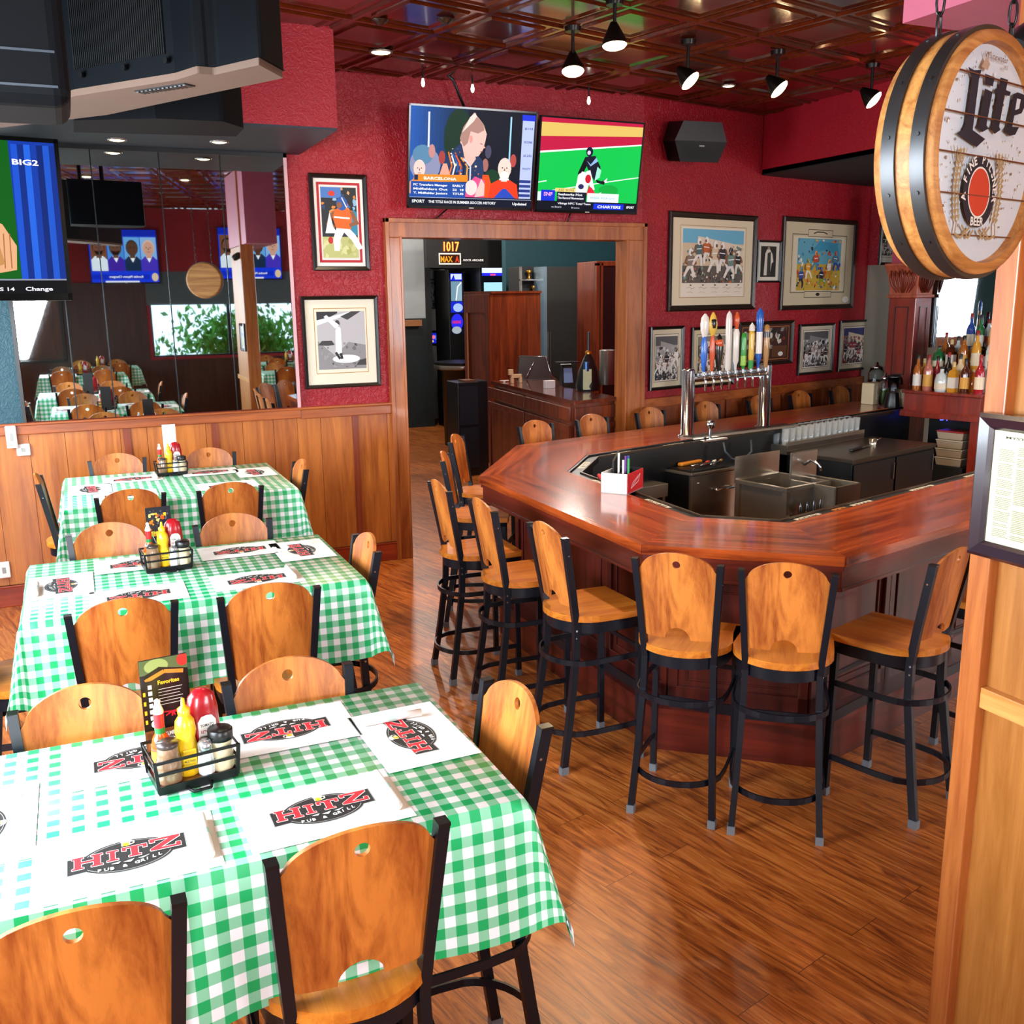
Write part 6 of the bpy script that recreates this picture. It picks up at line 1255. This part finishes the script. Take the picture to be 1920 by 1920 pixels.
def arcade(px, py, y, wp, hp, label, f):
    c = onp(px, py, (0, y, 0), (0, 1, 0)); k = pxm(px, py, y); w = wp/k; hz = hp/k; t = thing('arcade_machine', label, 'arcade machine', (c.x, c.y, 0))
    zt = c.z+hz/2; b = MB(); b.bb(-w/2-.03, w/2+.03, .02, .7, 0, zt+.06); b.bb(-w/2-.03, w/2+.03, -.3, .02, 0, .95); b.build('cabinet', BLACK, t, bevel=.006)
    lit(w, hz, f).build('screen', SCREEN, t, (0, .015, c.z)); return t
def f1(p): p.rect(0, .88, 1, 1, '#1a22d8'); p.rect(.05, .90, .95, .99, '#c8d4f4'); p.poly([(.1, .9), (.3, .98), (.4, .9)], '#1428c8'); p.rect(.04, .55, .96, .87, '#6f8ea0'); p.poly([(.4, .55), (.55, .8), (.95, .86), (.95, .55)], '#8aa6b4'); p.line([(.45, .56), (.6, .78), (.9, .85)], .02, '#e8f0f2'); p.rect(0, .36, 1, .54, '#1626c0'); p.ell(.6, .44, .4, .07, '#9fb8f0'); p.ell(.5, .2, .5, .14, '#2a2ae0'); p.text('MARINE', .12, .18, .05, '#e02a3a', width=.7*p.w, bold=True); p.ell(.45, .07, .4, .06, '#9aa6ac')
arcade(857, 570, 15.6, 24, 112, 'tall arcade machine with blue lit panels left of the tall cabinet', f1)
def f2(p): p.rect(0, 0, 1, 1, '#1c22c0'); p.line([(.3, .9), (.7, .2)], .06, '#d84a7a'); p.rect(.1, .02, .9, .25, '#c8b8f0')
arcade(888, 532, 16.4, 20, 30, 'narrow arcade machine with a blue and pink sign', f2)
def f3(p): p.rect(0, .0, 1, 1, '#0a0c14'); p.rect(.02, .62, .98, .98, '#dfe8ff'); p.rect(.02, .55, .98, .64, '#2a2af0'); p.rect(.4, .555, .65, .61, '#e84a8a'); p.rect(.1, .02, .96, .34, '#a8dcec')
arcade(924, 520, 15.2, 44, 58, 'arcade machine with a bright white and blue marquee', f3)
YN = 15.0; c = onp(848, 476, (0, YN, 0), (0, 1, 0)); kk = pxm(848, 476, YN); t = thing('neon_sign', 'orange neon sign reading 1017 over a glowing white framed box', 'neon sign', c)
NEO = mat('orange neon', '#ff4a10', .5, noise=0, emis=(1, .16, .02, 1), es=4); T_ = text_mesh('1017', False); b = MB(); s2 = 30/kk/T_[2]
for dy in (0, .02): b.add([(x*s2-16/kk, dy, y*18/kk/.73+5/kk) for x, y in T_[0]], T_[1])
b.build('digits', NEO, t)
Q = Pic(44/kk, 21/kk, '#fff2e0'); Q.rect(.05, .12, .95, .88, '#3a1608'); Q.text('MAX', .08, .22, 11/kk, '#f0a020', width=24/kk, bold=True); Q.text('A', .74, .22, 11/kk, '#f04a20', width=8/kk, bold=True); Q.build('light_box', SCREEN, t, (-5/kk, 0, -9/kk))
b = MB(); b.bb(-50/kk, 105/kk, .03, .13, -25/kk, 32/kk); b.build('back_panel', BLACKM, t)
Q = Pic(46/kk, 7/kk, '#140c08'); Q.text('. ROCK ARCADE', .02, .2, 4/kk, '#f4ece4', width=44/kk, bold=True); Q.build('lit_strip', SCREEN, t, (42/kk, .02, -11/kk))
GW = mat('pale hall plaster', '#a3a9ac', .55); YP = 16.2
x0 = onp(742, 520, (0, YP, 0), (0, 1, 0)).x; x1 = onp(796, 520, (0, YP, 0), (0, 1, 0)).x; zl = onp(770, 597, (0, YP, 0), (0, 1, 0)).z
b = MB(); b.bb(1.8, x1, YP, YP+.15, zl, 3.9); wall('wall_hall_pier', b, GW)
b = MB(); b.bb(x1, x1+.09, YP-.05, YP+.2, 0, 3.9); wall('trim_3', b, BLACKM)
b = MB(); b.bb(1.8, x1, YP-.05, YP+.15, 0, zl); wall('wall_hall_low', b, mat('dark booth green', '#0c1a1c', .5))
zc2 = onp(765, 606, (0, YP-.2, 0), (0, 1, 0)).z; b = MB(); b.bb(x0-.3, x1-.14, YP-.2, YP-.051, zc2-.05, zc2+.05); tag(b.build('booth_cap', mat('tan booth cap', '#9a6238', .45)), 'tan wooden cap of the dark booth wall seen left in the doorway', 'ledge')
YC = 17.2; x2 = onp(801, 520, (0, YC, 0), (0, 1, 0)).x; x3 = onp(834, 520, (0, YC, 0), (0, 1, 0)).x; zt = onp(815, 505, (0, YC, 0), (0, 1, 0)).z
b = MB(); b.bb(x2-.1, x3, YC, YC+.2, 0, zt); wall('wall_hall_column', b, mat('grey column', '#a3a5a3', .6))
b = MB(); b.bb(x2-.3, 9.5, YC+.05, YC+.25, zt, 3.9); wall('wall_hall_header', b, BLACKM)
b = MB(); b.bb(x3, 9.5, YC+.1, YC+.2, 0, zt); wall('wall_hall_dark', b, mat('dark hall paint', '#14171c', .6))
kk = pxm(817, 551, YC); pz = onp(817, 551, (0, YC, 0), (0, 1, 0))
def pic_poster(w, h): p = Pic(w, h, '#8b9a98'); p.blobs(60, (.05, .2, .95, .95), ['#1c2222', '#5f6d6c', '#a3b0ae', '#2e3636'], (.01, .03), 71); p.text('DO YOU', .1, .84, .05, '#14181a', width=.8*w, bold=True); p.rect(.15, .02, .95, .18, '#3f4a4a'); return p
framed(pz.x-13/kk, pz.z-27/kk, pz.x+13/kk, pz.z+27/kk, .02, pic_poster, 'narrow grey poster in a dark frame on the hall column', Matrix.Translation((0, YC, 0)))
pz = onp(813, 634, (0, YC-.05, 0), (0, 1, 0)); t = thing('small_screen', 'small blue lit screen in a black box on the hall column', 'screen', (pz.x, YC-.05, pz.z)); b = MB(); b.bb(-11/kk, 11/kk, 0.002, .049, -14/kk, 14/kk); b.build('housing', BLACK, t); lit(17/kk, 19/kk, lambda p: (p.rect(0, 0, 1, 1, '#1420b8'), p.ell(.5, .6, .2, .2, '#e06a8a'), p.ell(.4, .2, .1, .1, '#f0c04a'), p.rect(.7, .3, .9, .8, '#3a6af0'))).build('screen', SCREEN, t, (0, 0, .0))
p = onp(858, 678, (0, 13.9, 0), (0, 1, 0)); zc = p.z; t = thing('round_counter', 'black round counter with a metal rim left of the tall cabinet', 'counter', (p.x+.1, 13.9, 0)); b = MB(); b.lathe([(.32, 0), (.34, zc-.14), (.45, zc-.08), (.45, zc)], 28); b.build('drum', BLACK, t); b = MB(); b.lathe([(.455, zc-.1), (.462, zc-.07), (.455, zc-.04)], 28); b.build('rim', STEEL, t)
def slab_px(x0, x1, y, z0, z1, dep, m, name, label, cat, parts=None):
    xa = onp(x0, 560, (0, y, 0), (0, 1, 0)).x; xb = onp(x1, 560, (0, y, 0), (0, 1, 0)).x; t = thing(name, label, cat, ((xa+xb)/2, y, 0)); w_ = xb-xa
    b = MB(); b.bb(-w_/2, w_/2, 0, dep, z0, z1); b.build('body', m, t, bevel=.006)
    if parts: parts(t, w_)
    return t
zt = onp(1060, 500, (0, 12.9, 0), (0, 1, 0)).z
slab_px(1025, 1100, 12.9, 0, zt, .7, mat('black stainless', '#4a4c4b', .38, .6), 'steel_fridge', 'tall dark stainless fridge at the back of the doorway room', 'fridge', lambda t, w_: (MB().bb(-w_/2-.06, -w_/2-.01, -.03, .3, 0, zt).build('bright_edge', mat('bright blue steel edge', '#8aa6ba', .3, .5), t), MB().bb(-w_/2+.02, -w_/2+.04, -.06, -.0, 1.0, 1.7).build('door_handle', STEEL, t)))
zt2 = onp(1000, 500, (0, 13.3, 0), (0, 1, 0)).z
slab_px(974, 1006, 13.3, 0, zt2, .4, mat('dark cabinet inside', '#15181c', .6), 'dark_shelf_unit', 'dark shelf unit with brass trophies beside the fridge', 'shelf', lambda t, w_: (MB().bb(-w_/2, w_/2, -.13, 0, zt2-.20, zt2-.18).bb(-w_/2, w_/2, -.13, 0, zt2-.42, zt2-.40).bb(-w_/2, -w_/2+.03, -.03, 0, 1, zt2).bb(w_/2-.03, w_/2, -.03, 0, 1, zt2).build('frame', STEEL, t)))
for dx, dz, lab in ((-.03, .18, 'upper'), (.04, .40, 'lower')):
    c = onp(996, 515, (0, 13.22, 0), (0, 1, 0)); b = MB(); b.lathe([(.04, 0), (.012, .04), (.02, .08), (.045, .12), (.0, .14)], 10); tag(b.build('brass_trophy', mat('brass', '#c9913a', .3, .9), None, loc=(c.x+dx, 13.23, zt2-dz)), '%s small brass ornament on the dark shelf unit' % lab, 'ornament')
zt3 = onp(1140, 490, (0, 11.6, 0), (0, 1, 0)).z
slab_px(1115, 1200, 11.6, 0, zt3, .5, CAB, 'glass_door_cabinet', 'cherry wardrobe cabinet with a dark glass door at the right of the doorway room', 'cabinet', lambda t, w_: (MB().bb(-w_/2+.02, w_/2-.02, -.03, 0, .1, zt3-.03).build('door', mat('smoked glass', '#231415', .12), t, bevel=.004), MB().bb(-w_/2, -w_/2+.05, -.05, 0, .05, zt3-.02).bb(-w_/2+.07, -w_/2+.10, -.05, 0, .05, zt3-.02).bb(-w_/2, w_/2, -.05, 0, zt3-.06, zt3).build('door_frame', CAB, t, bevel=.004)))
# things on the host counter
HT = 1.2705
def onh(px, py): p = onz(px, py, 1.27); return p
p = onh(1003, 712); t = thing('point_of_sale_terminal', 'black angled touch terminal seen from behind on the host counter', 'terminal', (p.x, p.y, HT), R(-20))
b = MB(); b.add([(-.2, 0, 0), (.2, 0, 0), (.2, .22, 0), (-.2, .22, 0), (-.17, .12, .26), (.13, .12, .26), (.13, .15, .26), (-.17, .15, .26)], [(3, 2, 1, 0), (4, 5, 6, 7), (0, 1, 5, 4), (1, 2, 6, 5), (2, 3, 7, 6), (3, 0, 4, 7)]); b.build('body', BLACK, t, bevel=.006)
b = MB(); b.tube([(-.10, -.012, .03), (.0, .09, .2)], .006, 6); b.tube([(.2, .0, .01), (.14, .12, .25), (-.16, .12, .265)], .006, 6); b.build('chrome_edge', CHROME, t)
p = onh(1064, 722); t = thing('card_reader', 'grey blue card reader tilted on the host counter', 'card reader', (p.x, p.y, HT), R(-15)); b = MB(); b.add([(-.07, -.06, 0), (.07, -.06, 0), (.07, .12, 0), (-.07, .12, 0), (-.06, .0, .2), (.06, .0, .2), (.06, .1, .22), (-.06, .1, .22)], [(3, 2, 1, 0), (4, 5, 6, 7), (0, 1, 5, 4), (1, 2, 6, 5), (2, 3, 7, 6), (3, 0, 4, 7)]); b.build('base', BLACK, t, bevel=.004)
b = MB(); b.add([(-.05, -.056, .03), (.05, -.056, .03), (.045, -.01, .18), (-.045, -.01, .18)], [(0, 1, 2, 3)]); b.build('face', mat('blue grey plastic', '#6f8cb4', .3), t); b = MB(); b.box((.0, .03, .24), (.24, .12, .02)); b.build('top_screen', mat('dark glass', '#20242a', .15), t, bevel=.004)
p = onh(1103, 732); t = thing('wrapped_bottle', 'black wrapped display with a pole and a pale blue label on the host counter', 'display', (p.x, p.y, HT), 0)
b = MB(); b.lathe([(.12, 0), (.13, .05), (.10, .2), (.05, .32), (.02, .37)], 12); b.build('black_cover', BLACK, t); b = MB(); b.cyl((0, 0, .37), (0, 0, .58), .013, n=8); b.build('pole', mat('blue grey pole', '#2e3a46', .4), t); b = MB(); b.lathe([(.03, .36), (.035, .38), (.02, .395)], 10); b.build('brass_collar', mat('brass', '#c9913a', .3, .9), t)
b = MB(); b.box((-.07, -.11, .12), (.09, .01, .2)); b.build('pale_label', mat('pale lime card', '#cfdcae', .5), t); b = MB(); b.cyl((-.07, -.09, .2), (-.07, -.09, .29), .03, .03, 10); b.build('blue_cup', mat('blue steel', '#3a5a8a', .3, .6), t)
p = onh(1147, 722); t = thing('steel_cylinder', 'grey steel cylinder at the right end of the host counter', 'canister', (p.x, p.y+.1, HT)); b = MB(); b.lathe([(.085, 0), (.085, .36), (.08, .365), (.0, .366)], 20); b.build('body', mat('grey worn steel', '#75726c', .35, .7), t)
p = onh(968, 718); t = thing('wooden_toy_dog', 'small pale wooden animal shaped block on the host counter', 'ornament', (p.x, p.y, HT)); b = MB(); b.box((0, 0, .075), (.12, .04, .04)); b.box((-.05, 0, .03), (.03, .04, .06)); b.box((.05, 0, .03), (.03, .04, .06)); b.box((-.065, 0, .12), (.05, .04, .06)); b.build('body', mat('pale wood', '#dcb98a', .5), t, bevel=.004)
p = onh(950, 716); b = MB(); b.box((0, 0, .015), (.1, .03, .008)); b.cyl((0, 0, 0), (0, 0, .015), .015, n=8); tag(b.build('white_stapler', WHITE, None, loc=(p.x-.03, p.y, HT)), 'small white T shaped stand at the left end of the host counter', 'stand')
p = onh(1030, 728); b = MB(); b.box((0, 0, .04), (.11, .06, .08)); tag(b.build('white_card_box', WHITE, None, loc=(p.x, p.y, HT), bevel=.003), 'white card box in front of the touch terminal', 'box')

for i, (x, y, e) in enumerate(((4.2, 9.4, 110), (6.0, 11.6, 120), (4.6, 14.2, 110), (3.6, 15.4, 70), (6.6, 10.4, 60))):  # lamps added out of sight to brighten the dark doorway room
    t = thing('hall_lamp', 'round lamp high in the dark hall ceiling, %s' % ['over the host counter', 'by the fridge', 'over the hall floor', 'by the booth wall', 'over the wardrobe cabinet'][i], 'ceiling light', (x, y, 3.9), 0, 'lamps of the doorway room')
    b = MB(); b.lathe([(.1, -.04), (.11, 0), (.11, .02)], 16); b.build('shade', SPOTM, t); b = MB(); b.lathe([(0, -.05), (.09, -.04)], 14); b.build('bulb', BULB, t)
    l = bpy.data.lights.new('lamp', 'POINT'); l.energy = e; l.color = (1, .92, .82); l.shadow_soft_size = .1; o = bpy.data.objects.new('lamp_light', l); COL.objects.link(o); o.parent = t; o.location = (0, 0, -.2)
# ---------------------------------------------------------------- condiment caddies
KET = mat('ketchup red', '#a81420', .25, coat=.4); MUS = mat('mustard yellow', '#efc01a', .3, coat=.3)
protos = {}
def put(kind, maker, label, loc, rz, group):
    if kind not in protos:
        protos[kind] = maker(label, loc, rz, group); return protos[kind]
    return dup(protos[kind], label, loc, rz, group=group)
def mk_caddy(label, loc, rz, group):
    t = thing('condiment_caddy', label, 'caddy', loc, rz, group); W, D_ = .182, .125
    b = MB(); b.bb(-W/2+.004, W/2-.004, -D_/2+.004, D_/2-.004, .012, .018); b.build('wood_base', wood('caddy wood', '#6a3414', '#9c5a28', 'X', .4), t)
    b = MB()
    for z, k in ((.014, 1.), (.055, 1.03), (.085, 1.07)):
        h = .02 if z < .02 else .007
        P = [(-W/2*k, -D_/2*k, z), (W/2*k, -D_/2*k, z), (W/2*k, D_/2*k, z), (-W/2*k, D_/2*k, z)]; b.sweep(P, .005, h, closed=True)
    for sx in (-1, 1):
        for sy in (-1, 1): b.sweep([(sx*W/2, sy*D_/2, .01), (sx*W/2*1.07, sy*D_/2*1.07, .088)], .008, .008, ref=(0, 1, 0))
    b.tube([(-.03, -D_/2, .008), (-.02, -D_/2-.03, .008), (.02, -D_/2-.03, .008), (.03, -D_/2, .008)], .004, 6)
    b.build('wire_frame', BLKM_, t); return t
def mk_ketchup(label, loc, rz, group):
    t = thing('ketchup_bottle', label, 'ketchup', loc, rz, group); Sx = Matrix.Diagonal((1.25, .78, 1, 1)); b = MB(); b.lathe([(.024, .012), (.03, .04), (.033, .09), (.031, .14), (.026, .175), (.015, .190), (0, .194)], 20, M=Sx); b.build('bottle', KET, t)
    b = MB(); b.lathe([(.022, 0), (.024, .004), (.021, .022)], 16, M=Sx); b.build('cap', WHITE, t)
    Q = Pic(.044, .075, '#f2efe9'); Q.v = []; Q.f = []; Q.c = []; Q.poly([(0, 0), (1, 0), (1, .8), (.8, .97), (.5, 1), (.2, .97), (0, .8)], '#f3f0ea'); Q.rect(.12, .12, .88, .3, '#d8d4cc'); Q.text('TOMATO', .12, .62, .007, '#2a3a2a', width=.033, bold=True); Q.text('KETCHUP', .14, .40, .008, '#a81420', width=.032, bold=True); Q.ell(.5, .18, .1, .05, '#7a9a4a', 10)
    Q.build('label', PRINT, t, (0, -.0285, .095)); return t
def mk_mustard(label, loc, rz, group):
    t = thing('mustard_bottle', label, 'mustard', loc, rz, group); b = MB(); b.lathe([(.024, 0), (.026, .006), (.025, .07), (.021, .09), (.025, .11), (.022, .135), (.012, .15)], 18); b.build('bottle', MUS, t); b = MB(); b.lathe([(.014, .148), (.015, .165), (.006, .172), (.004, .19), (0, .192)], 12); b.build('cap', MUS, t)
    Q = Pic(.03, .05, '#efc01a'); Q.text('YELLOW', .05, .6, .006, '#4a4210', width=.026, bold=True); Q.text('MUSTARD', .05, .35, .006, '#4a4210', width=.026, bold=True); Q.build('label', PRINT, t, (0, -.0265, .045)); return t
def mk_hot(label, loc, rz, group):
    t = thing('hot_sauce_bottle', label, 'hot sauce', loc, rz, group); b = MB(); b.lathe([(.022, 0), (.024, .005), (.024, .07), (.018, .09), (.009, .105), (.009, .13)], 16); b.build('bottle', mat('orange hot sauce', '#d9501a', .2, coat=.5), t)
    b = MB(); b.lathe([(.0245, .012), (.0248, .06)], 18); b.build('label', mat('yellow green label', '#e0a030', .5), t); b = MB(); b.lathe([(.0115, .088), (.0125, .115)], 12); b.build('neck_band', mat('green band', '#1f7a3a', .4), t); b = MB(); b.lathe([(.0115, .115), (.0125, .15)], 12); b.build('cap', mat('red cap', '#c4222a', .35), t); b = MB(); b.lathe([(.012, .15), (.013, .155), (.006, .175), (.008, .182), (0, .188)], 12); b.build('tip', WHITE, t); return t
def shaker(kind, gl, capc, name):
    def f(label, loc, rz, group):
        t = thing(name, label, 'shaker', loc, rz, group); b = MB(); b.lathe([(.017, 0), (.019, .004), (.021, .03), (.016, .062)], 10, smooth=False); b.build('glass_body', mat('shaker glass '+gl, gl, .08, coat=.6), t); b = MB(); b.lathe([(.0165, .062), (.018, .066), (.018, .078), (.012, .086), (0, .087)], 14); b.build('cap', mat('shaker cap '+capc, capc, .25, .8 if capc == '#b9bcc0' else 0), t); return t
    return f
def mk_parm(label, loc, rz, group):
    t = thing('cheese_shaker', label, 'shaker', loc, rz, group); b = MB(); b.lathe([(.026, 0), (.028, .005), (.030, .03), (.025, .06), (.027, .075)], 16); b.build('glass_body', mat('cheese in glass', '#d8c8a4', .15, coat=.6), t); b = MB(); b.lathe([(.028, .075), (.030, .08), (.030, .1), (.026, .104), (0, .105)], 16); b.build('cap', BLACK, t); return t
def mk_pepper(label, loc, rz, group):
    t = thing('chili_jar', label, 'jar', loc, rz, group); b = MB(); b.lathe([(.027, 0), (.029, .005), (.030, .05), (.025, .07), (.024, .09)], 16); b.build('glass_body', mat('chili flakes in glass', '#8a6a50', .12, coat=.6), t); b = MB(); b.lathe([(.0245, .088), (.026, .092), (.026, .10), (0, .102)], 14); b.build('lid', mat('dark lid', '#3a2c28', .3), t); return t
def caddy_set(px, py, rz, which, s=1, extra=True):
    c = onz(px, py, TH); Mx = Matrix.Translation((c.x, c.y, TH+.003)) @ Matrix.Rotation(rz, 4, 'Z'); g = 'condiments on the %s table' % which
    put('caddy', mk_caddy, 'black wire caddy with wooden base in the middle of the %s table' % which, Mx @ Vector((0, 0, 0)), rz, 'condiment caddies')
    def P(x, y, z=.0185): return Mx @ Vector((x, y, z))
    T_ = 'in the caddy on the %s table' % which
    put('ket', mk_ketchup, 'red ketchup bottle '+T_, P(.040, .024), rz+.1, 'ketchup bottles'); put('mus', mk_mustard, 'yellow mustard bottle '+T_, P(-.010, -.010), rz, 'mustard bottles')
    put('hot', mk_hot, 'orange hot sauce bottle '+T_, P(-.060, .030), rz, 'hot sauce bottles'); put('par', mk_parm, 'cheese shaker with black cap '+T_, P(.066, -.028), rz, 'cheese shakers')
    put('salt', shaker('s', '#dfe4e8', '#b9bcc0', 'salt_shaker'), 'white filled salt shaker '+T_, P(.026, -.038), rz, 'salt shakers'); put('pepj', mk_pepper, 'glass jar of brown flakes '+T_, P(-.058, -.030), rz, 'jars of flakes')
    if extra: put('pep', shaker('p', '#5a4030', '#b9bcc0', 'pepper_shaker'), 'dark pepper shaker '+T_, P(-.030, .026), rz, 'pepper shakers')
    return Mx
M1 = caddy_set(362, 1458, R(8), 'nearest'); M2 = caddy_set(314, 1067, R(5), 'middle'); M3 = caddy_set(322, 890, R(3), 'farthest')
def menu(M, x, y, w, h, draw, label, rz=0, tilt=.08):
    T_ = M @ Matrix.Translation((x, y, 0)) @ Matrix.Rotation(rz, 4, 'Z'); t = thing('menu_card', label, 'menu', M=T_, group='menu cards behind the caddies')
    b = MB(); b.bb(-w/2, w/2, .0015, .006, .0, h); b.build('board', BLACK, t); b = MB(); b.box((0, .01, .004), (w*.8, .05, .008)); b.build('foot', BLACK, t)
    p = Pic(w, h, '#16120f'); draw(p); p.build('front_print', GLOSSY, t, (0, 0, h/2)); return t
def d1(p):
    p.rect(0, .86, 1, 1, '#54603a'); p.ell(.35, .93, .25, .07, '#8f9a5a'); p.ell(.9, .95, .12, .06, '#c4302a'); p.poly([(0, .84), (.4, .92), (1, .86), (1, .80), (0, .78)], '#1b1715'); p.line([(.1, .80), (.5, .87), (.9, .84)], .010, '#d8792a'); p.rect(.05, .35, .95, .8, '#1c1917'); p.text('Favorites', .35, .75, .011, '#e8b82a', width=.45*p.w, bold=True)
    for k in range(6): p.rect(.35, .70-.03*k, .35+.5*(1-.06*(k % 3)), .705-.03*k, '#c9c3b8')
    for k in range(6): p.rect(.14, .72-.06*k, .22, .76-.06*k, '#e6e2d8')
    for k in range(4): p.rect(.03, .66-.09*k, .08, .70-.09*k, '#d8a820')
    rd = random.Random(5); 
    for k in range(9): a = rd.random()*6.3; p.line([(.6, .47), (.6+.2*math.cos(a), .47+.045*math.sin(a))], .004, '#b8222a')
    p.ell(.24, .38, .1, .04, '#d8d4cc'); p.rect(0, 0, 1, .32, '#7a4424'); p.blobs(30, (0, 0, 1, .32), ['#8a5030', '#6a3a1e', '#9a6038', '#5a3018'], (.006, .02), 4); p.text('REALMEAT', .3, .25, .010, '#f0e8dc', width=.42*p.w, bold=True)
def d2(p):
    p.rect(0, 0, 1, 1, '#23262c'); p.blobs(60, (.1, .4, .95, .95), ['#3c4046', '#565b62', '#2c2f36'], (.002, .006), 3); p.blobs(26, (.1, .45, .8, .9), ['#e8a82a', '#c97a20', '#e8c46a', '#b84a20'], (.004, .012), 6); p.line([(.2, .5), (.4, .28), (.6, .25), (.8, .5)], .003, '#9a9a98'); p.blobs(18, (.15, .48, .75, .58), ['#e8b43a', '#d87a2a', '#7a9a3a'], (.006, .012), 9); p.rect(0, 0, 1, .17, '#ecb41f'); p.line([(.45, .12), (.5, .1), (.55, .13)], .004, '#5a4010')
def d3(p): p.rect(0, 0, 1, 1, '#eef2f0'); p.rect(.1, .05, .9, .3, '#dfe8e2'); p.poly([(.3, .20), (.5, .26), (.75, .2), (.6, .15)], '#4a9a5a')
menu(M1, -.02, .125, .115, .27, d1, 'dark menu card with red splash standing behind the nearest caddy'); menu(M2, .0, .115, .105, .25, d2, 'black and yellow menu card standing behind the middle caddy'); menu(M3, .02, .11, .085, .32, d3, 'plain white menu card standing behind the farthest caddy')
# ---------------------------------------------------------------- behind the viewer, seen only in the wall mirror
def rear_table(cx, cy, w, d, lab, rz=0):
    t = thing('pub_table', 'checked cloth table behind the viewer, %s as seen in the mirror' % lab, 'table', (cx, cy, 0), rz, 'mirrored tables behind the viewer'); me = cloth_mesh(w, d, .3, int(cx*10+cy)); o = bpy.data.objects.new('tablecloth', me); COL.objects.link(o); o.location = (cx, cy, TH+.002); tag(o, 'gingham cloth behind the viewer, %s as seen in the mirror' % lab, 'tablecloth', 'mirrored tablecloths')
    b = MB(); b.bb(-w/2+.01, w/2-.01, -d/2+.01, d/2-.01, TH-.03, TH); b.build('tabletop', DARKW, t); b = MB(); b.cyl((0, 0, 0), (0, 0, TH-.03), .05); b.build('pedestal', BLK, t)
    put('caddy', mk_caddy, 'wire caddy behind the viewer, %s as seen in the mirror' % lab, (cx, cy, TH+.003), 0, 'mirrored caddies'); put('ket', mk_ketchup, 'ketchup behind the viewer, %s as seen in the mirror' % lab, (cx+.04, cy, TH+.02), PI, 'mirrored ketchup'); put('mus', mk_mustard, 'mustard behind the viewer, %s as seen in the mirror' % lab, (cx-.03, cy, TH+.02), PI, 'mirrored mustard')
    for sx in (-1, 1):
        for sy in (-1, 1): stool(cx+sx*w*.24, cy+sy*(d/2+.12), -sy*90, W_+'behind the viewer, %s as seen in the mirror' % lab, 'mirrored stools')
rear_table(.1, -1.3, 1.25, .8, 'first left one'); rear_table(.4, -3.0, 1.25, .8, 'second left one'); rear_table(3.3, -.2, 1.25, .8, 'first right one'); rear_table(3.6, -2.6, 1.25, .8, 'second right one'); rear_table(6.3, -2.6, 1.25, .8, 'far right one')
